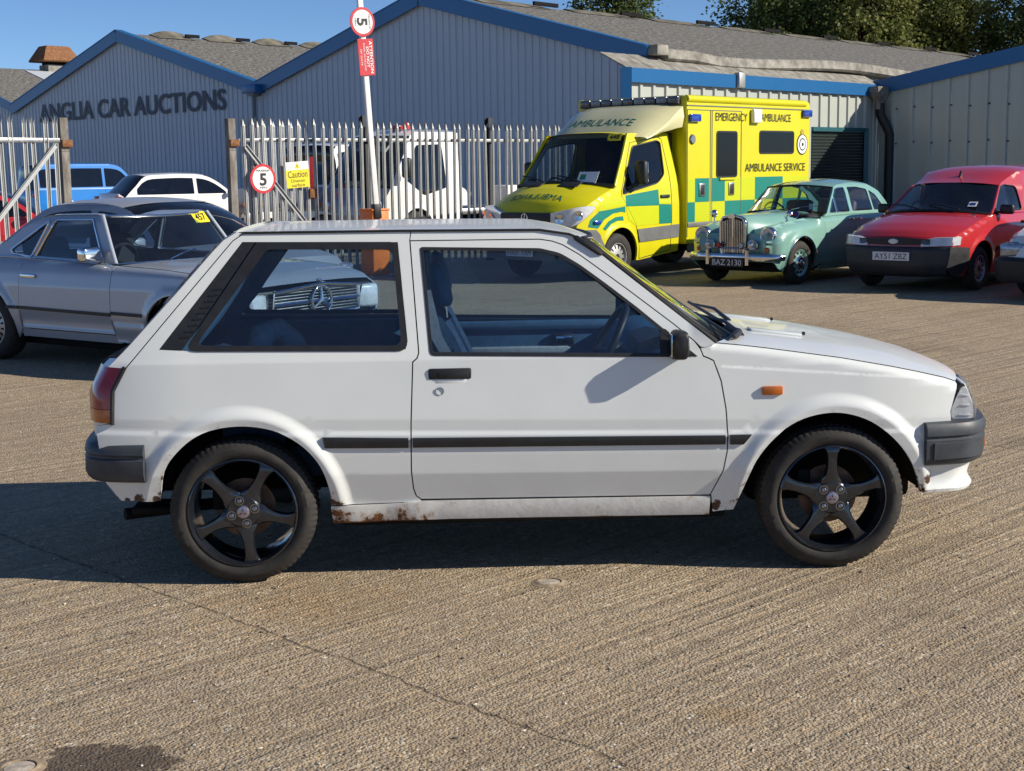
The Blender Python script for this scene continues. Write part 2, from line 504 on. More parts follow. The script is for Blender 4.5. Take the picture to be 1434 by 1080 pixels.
def _ground():
    m = NT('tamped_concrete'); co = m.coord('Object')
    rot = m.n('ShaderNodeMapping'); rot.inputs['Rotation'].default_value = (0, 0, R(-44.7)); m.l(co, rot.inputs[0]); rc = rot.outputs[0]
    st = m.n('ShaderNodeMapping'); st.inputs['Scale'].default_value = (.35, 1, 1); m.l(rc, st.inputs[0])
    # aggregate
    vor = m.n('ShaderNodeTexVoronoi'); vor.inputs['Scale'].default_value = 105; m.l(co, vor.inputs['Vector'])
    v2 = m.n('ShaderNodeTexVoronoi'); v2.inputs['Scale'].default_value = 46; m.l(co, v2.inputs['Vector'])
    stone = m.ramp(vor.outputs['Color'], [(0, (.05, .038, .026)), (.16, (.22, .172, .12)), (.45, (.43, .345, .245)), (.8, (.62, .51, .37)), (1, (.95, .86, .68))])
    sep = m.n('ShaderNodeSeparateColor'); m.l(v2.outputs['Color'], sep.inputs[0])
    st2 = m.ramp(sep.outputs[0], [(0, (.20, .155, .11)), (.3, (.40, .325, .235)), (.75, (.53, .43, .31)), (.93, (.58, .38, .18)), (.97, (.8, .72, .56)), (1, (.88, .82, .68))])
    c = m.mix(.42, stone, st2)
    big = m.noise(co, .42, 7, .62); mid = m.noise(co, 2.6, 6, .65)
    c = m.mix(m.ramp(big, [(.35, (0, 0, 0)), (.7, (.45, .45, .45))]), c, (.42, .325, .21, 1))
    c = m.mix(m.ramp(mid, [(.40, (.0, .0, .0)), (.75, (.40, .40, .40))]), c, (.31, .265, .21, 1), 'MIX')
    # tamping ridges across the slab: noise drawn out along the tamping direction
    def streak(along, across, sc, det):
        mp = m.n('ShaderNodeMapping'); mp.inputs['Scale'].default_value = (along, across, 1); m.l(rc, mp.inputs[0]); return m.noise(mp.outputs[0], sc, det, .6)
    ridge = m.math('ADD', m.math('MULTIPLY', streak(.30, 14.5, 1.0, 2), .70), m.math('MULTIPLY', streak(.9, 34., 1.0, 2), .30))
    ridge = m.ramp(ridge, [(.36, (0, 0, 0)), (.64, (1, 1, 1))])
    worn = m.ramp(m.noise(co, .55, 4, .6), [(.36, (.30, .30, .30)), (.6, (1, 1, 1))])
    ridge = m.math('MULTIPLY', ridge, worn)
    c = m.mix(m.ramp(ridge, [(.02, (.36, .36, .36)), (.36, (0, 0, 0))]), c, (.16, .125, .09, 1))
    # slab joints, perpendicular to the ridges; wandering crack line
    sp = m.n('ShaderNodeSeparateXYZ'); m.l(rc, sp.inputs[0])
    wob = m.math('MULTIPLY', m.math('SUBTRACT', m.noise(co, 3.2, 7, .75), .5), .13)
    jx = m.math('ADD', sp.outputs[0], wob)
    def joint(at, wd):
        d = m.math('ABSOLUTE', m.math('SUBTRACT', jx, at)); mr = m.n('ShaderNodeMapRange'); mr.inputs[1].default_value = wd; mr.inputs[2].default_value = wd * .25; m.l(d, mr.inputs[0]); return mr.outputs[0]
    js = [joint(JOINT0 + k * 4.81, .010) for k in range(-1, 5)]
    j = js[0]
    for q in js[1:]: j = m.math('MAXIMUM', j, q)
    j = m.math('MULTIPLY', j, m.ramp(m.noise(co, 9, 4, .6), [(.30, (.15, .15, .15)), (.5, (1, 1, 1))]))
    c = m.mix(m.math('MULTIPLY', j, .58), c, (.085, .062, .045, 1))
    # oil stain, bottom left, and smaller drips
    def blot(x, y, r, soft, nscale, amt):
        dx = m.math('SUBTRACT', sx.outputs[0], x); dy = m.math('SUBTRACT', sx.outputs[1], y)
        d = m.math('SQRT', m.math('ADD', m.math('MULTIPLY', dx, dx), m.math('MULTIPLY', m.math('MULTIPLY', dy, dy), 1.6)))
        d = m.math('ADD', d, m.math('MULTIPLY', bn, r * (2.6 if r > .09 else 2.2)))
        mr = m.n('ShaderNodeMapRange'); mr.inputs[1].default_value = r; mr.inputs[2].default_value = r - soft; m.l(d, mr.inputs[0]); return m.math('MULTIPLY', mr.outputs[0], amt)
    sx = m.n('ShaderNodeSeparateXYZ'); m.l(co, sx.inputs[0])
    bn = m.math('SUBTRACT', m.noise(co, 7.5, 7, .68), .5)
    bl = m.math('MAXIMUM', m.math('MAXIMUM', blot(-1.16, 3.80, .155, .02, 5, .80), blot(-1.02, 3.76, .095, .02, 5, .80)), blot(-1.32, 3.72, .13, .02, 5, .72))
    for x, y, r, a in ((-.70, 4.33, .03, .5), (-1.35, 4.9, .05, .3), (1.5, 5.0, .14, .25), (2.1, 4.6, .2, .2), (-.6, 5.15, .05, .35), (3.6, 12.5, .5, .25), (1.2, 16., .6, .25), (2.0, 9.5, .35, .3), (3.0, 8.2, .3, .25)):
        bl = m.math('MAXIMUM', bl, blot(x, y, r, r * .6, 3 / max(r, .06) * .2, a))
    c = m.mix(bl, c, (.085, .060, .042, 1))
    rust = m.math('MAXIMUM', blot(.62, 4.05, .12, .1, 6, .35), blot(-.75, 5.22, .5, .45, 3, .35))
    c = m.mix(rust, c, (.33, .19, .07, 1))
    c = m.mix(1., c, (.91, .885, .84, 1), 'MULTIPLY')
    rgh = m.mix(bl, (.88, .88, .88, 1), (.45, .45, .45, 1))
    m.set(color=c, rough=rgh, spec=.25)
    h = m.math('ADD', m.math('MULTIPLY', ridge, 1.3), m.math('MULTIPLY', vor.outputs['Distance'], -.7))
    h = m.math('ADD', h, m.math('MULTIPLY', m.noise(co, 75, 4, .75), .7))
    h = m.math('ADD', h, m.math('MULTIPLY', j, -1.2))
    m.bump(h, .8, .011)
    return m.m

M_ground = _ground()
P = [[(x, y, 0) for x in (-400, -60, -12, 0, 12, 60, 400)] for y in (-200, -30, 0, 8, 30, 60, 700)]
gr = MB().grid(P, flip=True).build('ground', M_ground, None, 0, fix=False); gr['kind'] = 'structure'

# small capped drains set in the slab
def drain(x, y, r, label):
    t = thing('drain_cap', label, 'drain', (x, y, 0), 0, 'drain caps in the concrete')
    MB().lathe([(r * 1.0, .001), (r * 1.0, .006), (r * 1.10, .007), (r * 1.2, .005), (r * 1.6, .001)], 28, (0, 0, 0), 'z').build('rim', M_cap0, t, 40)
    MB().lathe([(0, .004), (r * .5, .005), (r * .90, .003), (r * .93, .001)], 24, (0, 0, 0), 'z').build('cap', M_cap1, t, 40)
M_cap0 = simple('drain_mortar', (.34, .26, .18), .9, spec=.2, var=.3, scale=30, bump=.6, bscale=90)
M_cap1 = simple('drain_cap_worn', (.46, .40, .33), .8, spec=.2, var=.3, scale=30, bump=.5, bscale=80)
drain(.137, 5.46, .046, 'small round drain cap just in front of the white hatchback')
drain(-1.36, 3.745, .046, 'small round drain cap by the oil stain at bottom left')

# loose grit on the concrete
gv = MB()
_oct = ([(1, 0, 0), (-1, 0, 0), (0, 1, 0), (0, -1, 0), (0, 0, 1), (0, 0, -1)], [[0, 2, 4], [2, 1, 4], [1, 3, 4], [3, 0, 4], [2, 0, 5], [1, 2, 5], [3, 1, 5], [0, 3, 5]])
GV, GF, GM = [], [], []
for i in range(2600):
    y = 3.6 + 6.5 * RNG.random() ** 1.5; x = (RNG.random() * 2 - 1) * y * .40; r = .0018 + .0042 * RNG.random() ** 3
    o = len(GV); a = RNG.random() * 6.28; ca, sa = math.cos(a), math.sin(a); e = 1 + RNG.random()
    for p in _oct[0]:
        q = (p[0] * r * e, p[1] * r, p[2] * r * .7); GV.append((x + q[0] * ca - q[1] * sa, y + q[0] * sa + q[1] * ca, r * .45 + q[2]))
    GF += [[k + o for k in f] for f in _oct[1]]; GM += [int(RNG.random() * 3)] * 8
go = new_obj('grit', mesh('grit', GV, GF, [simple('grit_pale', (.66, .60, .50), .8), simple('grit_dark', (.07, .06, .05), .8), simple('grit_ochre', (.48, .34, .19), .8)], 0, GM))
tag(go, 'loose stone grit scattered over the concrete yard', 'grit', None, 'stuff')
# ------------------------------------------------------------------ halls
def clad_mat(name, color, rough=.45, streak=.12):
    m = NT(name); co = m.coord('Object', (1, 1, .12)); c2 = m.coord('Object')
    n = m.noise(co, 2.2, 6, .65); n2 = m.noise(c2, .35, 4, .6)
    c = m.mix(m.ramp(n, [(.35, (0, 0, 0)), (.8, (streak,) * 3)]), (*color, 1), tuple(x * .45 for x in color) + (1,))
    c = m.mix(m.ramp(n2, [(.3, (0, 0, 0)), (.75, (.14, .14, .14))]), c, tuple(min(1, x * 1.5 + .04) for x in color) + (1,))
    m.set(color=c, rough=rough, spec=.45); return m.m
M_clad = clad_mat('grey_blue_cladding', (.42, .49, .57))
M_clad2 = clad_mat('pale_green_grey_cladding', (.44, .465, .42), .3)
M_fascia = clad_mat('blue_trim', (.012, .115, .30), .35, .06)
M_navy = simple('navy_letter', (.012, .018, .045), .5)
M_dteal = simple('dark_teal_frame', (.015, .10, .125), .45)
def _roofmat():
    m = NT('asbestos_cement_sheet'); co = m.coord('UV')
    sp = m.n('ShaderNodeSeparateXYZ'); m.l(co, sp.inputs[0])
    n = m.noise(co, 1.3, 8, .72); n2 = m.noise(co, 6, 4, .75)
    c = m.ramp(n2, [(.34, (.045, .043, .038)), (.46, (.155, .15, .138)), (.56, (.26, .253, .235)), (.70, (.48, .46, .42))])
    c = m.mix(m.ramp(n, [(.45, (0, 0, 0)), (.75, (.55, .55, .55))]), c, (.15, .135, .10, 1))
    wv = m.math('SINE', m.math('MULTIPLY', sp.outputs[0], 2 * PI / .15))
    lap = m.math('FRACT', m.math('MULTIPLY', sp.outputs[1], 1 / 1.4))
    m.set(color=c, rough=.92, spec=.15)
    m.bump(m.math('ADD', m.math('ADD', wv, m.math('MULTIPLY', n2, 1.6)), m.math('MULTIPLY', lap, .9)), .8, .035); return m.m
M_roof = _roofmat()
M_cement = simple('weathered_cement', (.30, .285, .25), .9, spec=.15, var=.3, scale=3, bump=.4, bscale=20)

def slab(name, a, b, c, d, mat, parent, t=.05):
    """thin roof slope from four corners (a-b along the eave, c-d along the ridge), UV in metres"""
    a, b, c, d = map(Vector, (a, b, c, d)); n = (b - a).cross(d - a).normalized()
    if n.z < 0: n = -n
    V = [a, b, c, d] + [p - n * t for p in (a, b, c, d)]
    F = [[0, 1, 2, 3], [7, 6, 5, 4], [0, 4, 5, 1], [1, 5, 6, 2], [2, 6, 7, 3], [3, 7, 4, 0]]
    if (V[1] - V[0]).cross(V[3] - V[0]).dot(n) < 0: F = [f[::-1] for f in F]
    me = mesh(name, V, F, mat, 0)
    uv = me.uv_layers.new(name='UVMap'); u = (b - a).normalized(); w = (d - a) - u * (d - a).dot(u); w.normalize()
    for l in me.loops:
        p = me.vertices[l.vertex_index].co - a; uv.data[l.index].uv = (p.dot(u), p.dot(w))
    return new_obj(name, me, parent)

def cladding(parent, A, B, top, mat, period=.333, groove=.07, depth=.03, sheet=3, z0=0., name='cladding_sheet', out=None):
    """profiled metal sheets along A-B, each sheet a part; top(t) gives the height"""
    A = Vector((*A, 0)); B = Vector((*B, 0)); L = (B - A).length; u = (B - A) / L; n = Vector((u.y, -u.x, 0))
    if n.dot(Vector((0, 0, 0)) - A) < 0: n = -n
    W = period * sheet; k = int(math.ceil(L / W))
    for i in range(k):
        t0, t1 = i * W, min(L, (i + 1) * W); ts = []
        t = t0
        while t < t1 - 1e-4:
            for q, d in ((0, 0), (period - groove * 1.6, 0), (period - groove * 1.3, -depth), (period - groove * .3, -depth)):
                if t + q < t1: ts.append((t + q, d))
            t += period
        ts.append((t1, 0))
        knots = sorted(set([x for x, _ in ts]))
        V = []; F = []
        off = n * (.004 * (i % 2))
        for t, d in ts:
            p = A + u * t + n * d + off; V += [(p.x, p.y, z0), (p.x, p.y, top(t))]
        F = [[2 * j, 2 * j + 2, 2 * j + 3, 2 * j + 1] for j in range(len(ts) - 1)]
        me = mesh(name, V, F, mat, 0)
        o = new_obj(name, me, parent)
    return u, n

def beam(name, a, b, w, h, mat, parent, up=(0, 0, 1), bev=.0):
    """box beam from a to b, w across, h along up"""
    a, b = Vector(a), Vector(b); d = (b - a); L = d.length; x = d / L; z = Vector(up); y = z.cross(x).normalized(); z = x.cross(y)
    M = Matrix((x, y, z)).transposed().to_4x4(); M.translation = (a + b) / 2
    V, F = cbox(L, w, h, bev); return new_obj(name, mesh(name, V, F, mat, 0), parent, M)

E0, E1, E2 = Vector((-24.59, 73.14)), Vector((-9.84, 58.11)), Vector((4.07, 43.24))
SD = Vector((.668, .744))          # direction of the ridges, away from the gables
def hall(name, label, A, B, eave, apex, length, letters=None):
    L = (B - A).length; u = (B - A) / L; n = Vector((u.y, -u.x)); n = n if n.dot(-A) > 0 else -n
    root = thing(name, label, 'building', (0, 0, 0))
    top = lambda t: eave + (apex - eave) * (1 - abs(2 * t / L - 1))
    cladding(root, A, B, lambda t: top(t) - .02, M_clad)
    def P(t, s, z): p = A + u * t + SD * s; return (p.x, p.y, z)
    o = n * .16
    for t0, t1, z0, z1 in ((-.15, L / 2, eave - .03, apex), (L / 2, L + .15, apex, eave - .03)):
        a = Vector(P(t0, 0, z0)) + Vector((o.x, o.y, -.12)); b = Vector(P(t1, 0, z1)) + Vector((o.x, o.y, -.12))
        beam('verge_trim', a, b, .06, .50, M_fascia, root)
        beam('verge_capping', a + Vector((-o.x * .8, -o.y * .8, .26)), b + Vector((-o.x * .8, -o.y * .8, .26)), .36, .03, M_fascia, root)
    slab('roof_slope', P(-.2, 0, eave), P(-.2, length, eave), P(L / 2, length, apex), P(L / 2, 0, apex), M_roof, root)
    slab('roof_slope', P(L + .2, 0, eave), P(L + .2, length, eave), P(L / 2, length, apex), P(L / 2, 0, apex), M_roof, root)
    # humped ridge ventilators with dark slots
    x = 1.6 if length < 30 else 2.4
    while x < length - 1:
        st = 2.9 if length < 30 else 5.2
        rings = []
        for k in np.linspace(0, 1, 7):
            hgt = .05 + (.20 if length < 30 else .03) * math.sin(PI * k) ** .8; c = Vector(P(L / 2, x + k * st * .72, apex))
            rings.append([tuple(c + Vector((u.x * a, u.y * a, hgt * (1 - abs(a) / .75) - .22 * abs(a)))) for a in (-.72, -.36, 0, .36, .72)])
        MB().loft(rings, closed=False, caps=False).build('ridge_cap', M_ridge, root, 50, fix=False)
        c = Vector(P(L / 2, x + st * .66, apex + .02)) + Vector((u.x * .62, u.y * .62, 0))
        MB().box(c, (st * .26, .10, .14), .0, math.atan2(SD.y, SD.x)).build('ridge_vent_slot', M_dark, root)
        x += st
    return root, P, top, u, n
M_ridge = simple('lichen_ridge', (.19, .175, .14), .95, spec=.1, var=.35, scale=1.5, bump=.5, bscale=12)
h1, P1, t1_, u1, n1 = hall('auction_hall', 'grey-blue metal hall with navy wall lettering, left gable', E0, E1, 5.0, 7.8, 14)
c_ = E0 + u1 * 10.73 + n1 * .06
text_obj('wall_lettering', 'ANGLIA CAR AUCTIONS', M_navy, h1, frame_M((c_.x, c_.y, 4.575), (u1.x, u1.y, 0), (0, 0, 1)), 16.1, .86, .02)
h2, P2, t2_, u2, n2 = hall('auction_hall', 'tall grey-blue metal hall with blue verges behind the palisade fence', E1, E2, 5.0, 7.55, 40)
# valley gutter and downpipe between the two gables
v_ = E1 + n1 * .25
MB().box((v_.x, v_.y, 4.86), (.9, .5, .34), .03, math.atan2(u1.y, u1.x)).build('valley_gutter', M_fascia, h2)
MB().box((v_.x, v_.y, 4.66), (.42, .36, .14), .02, math.atan2(u1.y, u1.x)).build('hopper', simple('grey_hopper', (.22, .23, .24), .6), h2)
MB().tube([(v_.x, v_.y, 4.7), (v_.x, v_.y, .0)], .085, 8).build('downpipe', simple('grey_pipe', (.16, .18, .21), .5), h2)
# long side of the tall hall: wall, cement gutter, lower lean-to with blue fascia and shutter
def SDp(base, s, z, o=0.): p = base + SD * s; return Vector((p.x + .744 * o, p.y - .668 * o, z))
cladding(h2, E2, E2 + SD * 40, lambda t: 4.95, M_clad2, .65, .06, .03, 2)
gut = []
for s in np.linspace(.5, 40, 30):
    sag = -.10 * math.sin(s * .42) * (1 if s > 3 else 0)
    gut.append([tuple(SDp(E2, s, 4.96 + sag + z, o)) for o, z in ((-.2, .08), (.22, .10), (.42, .06), (.44, -.20), (.36, -.26), (.02, -.28), (-.2, -.28))])
MB().loft(gut).build('eaves_gutter', M_cement, h2, 30)
MB().box(SDp(E2, .15, 4.98, .2), (.55, .6, .30), .03, math.atan2(SD.y, SD.x)).build('eaves_stop', M_cement, h2)
F1 = Vector((3.38, 41.2)); F2 = F1 + SD * 14.55
lt = thing('lean_to', 'low pale lean-to with blue fascia and dark roller shutter behind the ambulance', 'building')
SH0, SH1, SHZ = 10.0, 13.75, 2.72
def lt_top(t): return 4.02
cladding(lt, F1, F1 + SD * SH0, lt_top, M_clad2, .62, .11, -.06, 2)
cladding(lt, F1 + SD * SH1, F2, lt_top, M_clad2, .62, .11, -.06, 2)
cladding(lt, F1 + SD * SH0, F1 + SD * SH1, lt_top, M_clad2, .62, .11, -.06, 2, z0=SHZ + .05)
beam('fascia', SDp(F1, -.25, 4.16, .10), SDp(F1, 5.3, 4.16, .10), .10, .40, M_fascia, lt)
beam('fascia', SDp(F1, 5.55, 4.16, .10), SDp(F1, 14.3, 4.16, .10), .10, .40, M_fascia, lt)
MB().box(SDp(F1, 5.42, 4.2, .16), (.34, .2, .46), .03, math.atan2(SD.y, SD.x)).build('fascia_joint', M_galv, lt)
beam('corner_post', SDp(F1, -.18, 0, .05), SDp(F1, -.18, 4.36, .05), .3, .3, M_fascia, lt, up=(1, 0, 0))
for i in range(12):     # lean-to roof sheets
    a, b = -.2 + i * 1.24, -.2 + (i + 1) * 1.24 - .03
    slab('roof_sheet', SDp(F1, a, 4.36, .1), SDp(F1, b, 4.36, .1), SDp(F1, b, 4.84, -.86), SDp(F1, a, 4.84, -.86), M_cement, lt, .04)
for i in range(26):     # shutter slats
    z = .05 + i * .103
    pr = [tuple(SDp(F1, s, z + zz, -.06 + oo)) for s in (SH0 + .1, SH1 - .12) for oo, zz in ((0, 0), (.035, .03), (.035, .07), (0, .098))]
    me = mesh('shutter_slat', pr, [[0, 4, 5, 1], [1, 5, 6, 2], [2, 6, 7, 3]], simple('shutter_dark_green', (.022, .035, .033), .4), 40); new_obj('shutter_slat', me, lt)
beam('shutter_frame', SDp(F1, SH1 - .06, 0, .03), SDp(F1, SH1 - .06, SHZ + .1, .03), .22, .16, M_dteal, lt, up=(1, 0, 0))
beam('shutter_frame', SDp(F1, SH0, SHZ + .06, .03), SDp(F1, SH1, SHZ + .06, .03), .12, .14, M_dteal, lt)
# building on the right: low gable end
G0 = F2 + Vector((.05, -.05)); gu = Vector((.69, -.724)); GL = 26.
rb_ = thing('storage_shed', 'pale green-grey metal shed with sloping blue verge behind the red van', 'building')
gtop = lambda t: 4.10 + .155 * min(t, GL - t)
cladding(rb_, G0, G0 + gu * GL, gtop, M_clad2, .70, .13, -.075, 2)
def GP(t, z, o=0.): p = G0 + gu * t; return Vector((p.x - .724 * o, p.y - .69 * o, z))
beam('verge_trim', GP(-.3, 4.22, .12), GP(GL / 2, gtop(GL / 2) + .17, .12), .08, .50, M_fascia, rb_)
beam('verge_trim', GP(GL / 2, gtop(GL / 2) + .17, .12), GP(GL, 4.22, .12), .08, .50, M_fascia, rb_)
def GQ(t, s, z): p = G0 + gu * t + SD * s; return Vector((p.x, p.y, z))
slab('roof_slope', GQ(0, 0, 4.3), GQ(0, 20, 4.3), GQ(GL / 2, 20, gtop(GL / 2) + .2), GQ(GL / 2, 0, gtop(GL / 2) + .2), M_roof, rb_)
slab('roof_slope', GQ(GL, 0, 4.3), GQ(GL, 20, 4.3), GQ(GL / 2, 20, gtop(GL / 2) + .2), GQ(GL / 2, 0, gtop(GL / 2) + .2), M_roof, rb_)
for i in range(9):      # cladding fixings
    for z in (2.3, 3.5): MB().box(GP(.72 + i * .70, z + .05 * (i % 2), .03), (.05, .05, .05), .0).build('fixing_bolt', M_navy, rb_, 0)
hp_ = SDp(F2, -.35, 4.05, .28)
MB().loft([[tuple(hp_ + Vector((a * k * .744 * 0 + a * k * .67, a * k * .744, z)) + Vector((b * k * .5, -b * k * .5, 0))) for a, b in ((-.62, -.35), (.62, -.35), (.62, .35), (-.62, .35))] for k, z in ((1.0, .22), (.9, .02), (.35, -.25), (.30, -.55))]).build('rain_hopper', M_cement, lt, 20)
MB().tube([hp_ + Vector((0, 0, -.35)), hp_ + Vector((.02, -.02, -.75)), hp_ + Vector((.22, -.1, -1.15)), hp_ + Vector((.34, -.08, -1.4)), Vector((hp_.x + .34, hp_.y - .08, 0))], .16, 10).build('downpipe', M_black, lt, 50)
# third hall, left: roof, roof light and rusty ventilator cowl
A3 = E0 + (E0 - E1).normalized() * 18.6
h3 = thing('far_hall', 'left-hand hall roof with pale roof light and rusty ventilator', 'building')
L3 = 18.6; u3 = (E0 - A3) / L3
def P3(t, s, z): p = A3 + u3 * t + SD * s; return (p.x, p.y, z)
tp3 = lambda t: 5.0 + 2.6 * (1 - abs(2 * t / L3 - 1))
cladding(h3, A3, E0, tp3, M_clad)
slab('roof_slope', P3(L3 + .1, 0, 5.0), P3(L3 + .1, 16, 5.0), P3(L3 / 2, 16, 7.6), P3(L3 / 2, 0, 7.6), M_roof, h3)
slab('roof_slope', P3(-.1, 0, 5.0), P3(-.1, 16, 5.0), P3(L3 / 2, 16, 7.6), P3(L3 / 2, 0, 7.6), M_roof, h3)
def q3(t, s, dz=.05): return P3(t, s, 5.0 + 2.6 * (1 - abs(2 * t / L3 - 1)) + dz)
slab('roof_light', q3(L3 - 1.6, 5.2), q3(L3 - 1.6, 7.2), q3(L3 * .53, 7.2), q3(L3 * .53, 5.2), simple('grp_rooflight', (.50, .54, .58), .5), h3)
a = Vector(P3(L3 + .1, 0, 4.95)) + Vector((n1.x * .14, n1.y * .14, 0)); b = Vector(P3(L3 / 2, 0, 7.6)) + Vector((n1.x * .14, n1.y * .14, 0))
beam('verge_trim', a, b, .06, .45, M_fascia, h3)
cp = Vector(P3(L3 * .5, 7.4, 7.5))
def cring(hw, hd, z): return [tuple(cp + Vector((SD.x * a * hw + u3.x * b * hd, SD.y * a * hw + u3.y * b * hd, z))) for a, b in ((-1, -1), (1, -1), (1, 1), (-1, 1))]
co_ = MB().loft([cring(1.15, .9, .55), cring(1.2, .95, .62), cring(.75, .5, 1.42), cring(.70, .45, 1.46)]).build('ventilator_cowl', M_rustcowl if 'M_rustcowl' in globals() else M_rusty, h3, 20)
MB().loft([cring(.72, .55, -.2), cring(.72, .55, .38)]).build('ventilator_base', M_cement, h3, 20)
MB().loft([cring(.60, .45, .38), cring(.60, .45, .58)]).build('ventilator_throat', M_dark, h3, 20)
# ------------------------------------------------------------------ white hatchback (nearest car)
M_white = paint('aged_white_paint', (.765, .79, .775), .32, dirt=.15, coat=.5, cr0=.06, spec=.4)
def _sillpaint():
    """white sill paint with scabs of rust and filler along the bottom seam"""
    m = NT('rusting_white_paint'); co = m.coord('Object'); sp = m.n('ShaderNodeSeparateXYZ'); m.l(co, sp.inputs[0])
    n = m.noise(co, 7, 9, .68); n2 = m.noise(co, 26, 6, .7)
    base = m.mix(m.ramp(n2, [(.45, (0, 0, 0)), (.62, (.25, .25, .25))]), (.70, .70, .67, 1), (.36, .34, .32, 1))
    wx = m.n('ShaderNodeMapRange'); wx.inputs[1].default_value = -.30; wx.inputs[2].default_value = -.55; m.l(sp.outputs[0], wx.inputs[0])
    wz = m.n('ShaderNodeMapRange'); wz.inputs[1].default_value = .312; wz.inputs[2].default_value = .27; m.l(sp.outputs[2], wz.inputs[0])
    low = m.n('ShaderNodeMapRange'); low.inputs[1].default_value = .236; low.inputs[2].default_value = .224; m.l(sp.outputs[2], low.inputs[0])
    near = m.math('MULTIPLY', wx.outputs[0], wz.outputs[0])
    thr = m.math('SUBTRACT', m.math('MULTIPLY_ADD', near, .34), m.math('MULTIPLY', low.outputs[0], -.30))
    s = m.math('ADD', n, m.math('MULTIPLY', m.math('ADD', m.math('MULTIPLY', near, .17), m.math('MULTIPLY', low.outputs[0], .12)), 1.0))
    rust = m.ramp(s, [(.655, (0, 0, 0)), (.68, (1, 1, 1))])
    edge = m.ramp(s, [(.60, (0, 0, 0)), (.655, (.55, .55, .55))])
    rc = m.ramp(n2, [(.3, (.055, .022, .012)), (.5, (.17, .065, .025)), (.7, (.30, .15, .06))])
    c1 = m.mix(edge, base, (.42, .25, .13, 1))
    m.set(color=m.mix(rust, c1, rc), rough=m.mix(rust, (.3, .3, .3, 1), (.9, .9, .9, 1)), spec=.4)
    m.bump(m.math('ADD', m.math('MULTIPLY', rust, -1.), m.math('MULTIPLY', n2, .5)), .6, .006); return m.m
M_sill = _sillpaint()
def _archpaint():
    """white paint, freckled with rust close to the two wheel openings"""
    m = NT('white_paint_rusty_edges'); co = m.coord('Object'); sp = m.n('ShaderNodeSeparateXYZ'); m.l(co, sp.inputs[0])
    n1 = m.noise(co, 2.2, 6, .62); n = m.noise(co, 22, 8, .72)
    base = m.ramp(n1, [(.25, (.715, .74, .725)), (.75, (.785, .81, .79))])
    def ring(cx):
        dx = m.math('SUBTRACT', sp.outputs[0], cx); dz = m.math('SUBTRACT', sp.outputs[2], .27)
        r = m.math('SQRT', m.math('ADD', m.math('MULTIPLY', dx, dx), m.math('MULTIPLY', dz, dz)))
        mr = m.n('ShaderNodeMapRange'); mr.inputs[1].default_value = .43; mr.inputs[2].default_value = .355; m.l(r, mr.inputs[0]); return mr.outputs[0]
    rg = m.math('MAXIMUM', ring(-1.166), ring(1.166))
    low = m.n('ShaderNodeMapRange'); low.inputs[1].default_value = .40; low.inputs[2].default_value = .28; m.l(sp.outputs[2], low.inputs[0])
    s = m.math('ADD', n, m.math('MULTIPLY', m.math('ADD', rg, low.outputs[0]), .15))
    rust = m.ramp(s, [(.755, (0, 0, 0)), (.79, (1, 1, 1))]); halo = m.ramp(s, [(.66, (0, 0, 0)), (.76, (.4, .4, .4))])
    def spot(x, z, r):
        dx = m.math('SUBTRACT', sp.outputs[0], x); dz = m.math('SUBTRACT', sp.outputs[2], z)
        d = m.math('ADD', m.math('SQRT', m.math('ADD', m.math('MULTIPLY', dx, dx), m.math('MULTIPLY', dz, dz))), m.math('MULTIPLY', m.math('SUBTRACT', n, .5), r * 3.0))
        mr = m.n('ShaderNodeMapRange'); mr.inputs[1].default_value = r; mr.inputs[2].default_value = r * .8; m.l(d, mr.inputs[0]); return mr.outputs[0]
    for q in (spot(1.556, .352, .024), spot(-1.57, .345, .022), spot(-1.50, .343, .018), spot(.705, .262, .022), spot(-1.62, .338, .012), spot(1.50, .36, .010)): rust = m.math('MAXIMUM', rust, q)
    film = m.math('MULTIPLY_ADD', n1, .05); film.node.inputs[2].default_value = .01
    c = m.mix(film, base, (.25, .22, .18, 1))
    c = m.mix(m.math('MULTIPLY', halo, m.math('ADD', rg, low.outputs[0], True)), c, (.40, .29, .18, 1))
    m.set(color=m.mix(rust, c, (.075, .034, .018, 1)), rough=m.mix(rust, (.38, .38, .38, 1), (.9, .9, .9, 1)), coat=.5, coatr=.06, spec=.4)
    m.bump(m.noise(co, 1.7, 2, .5), .05, .05); return m.m
M_arch = _archpaint()
M_cabin = simple('cabin_vinyl_blue_grey', (.05, .125, .225), .6, var=.12, scale=20, bump=.2, bscale=250)
M_cloth = simple('seat_cloth_dark_blue', (.035, .065, .115), .9, spec=.15, var=.2, scale=40, bump=.4, bscale=350)
M_clothl = simple('seat_cloth_pale_grey', (.36, .38, .40), .9, spec=.15, var=.15, scale=40, bump=.4, bscale=350)
M_headlin = simple('headlining', (.42, .42, .40), .9, spec=.1)

CAR_YAW = R(2.63)
car = thing('white_hatchback', 'old white three-door hatchback with black alloy wheels and rusty sill', 'car', (0.0717, 6.3272, 0), CAR_YAW)

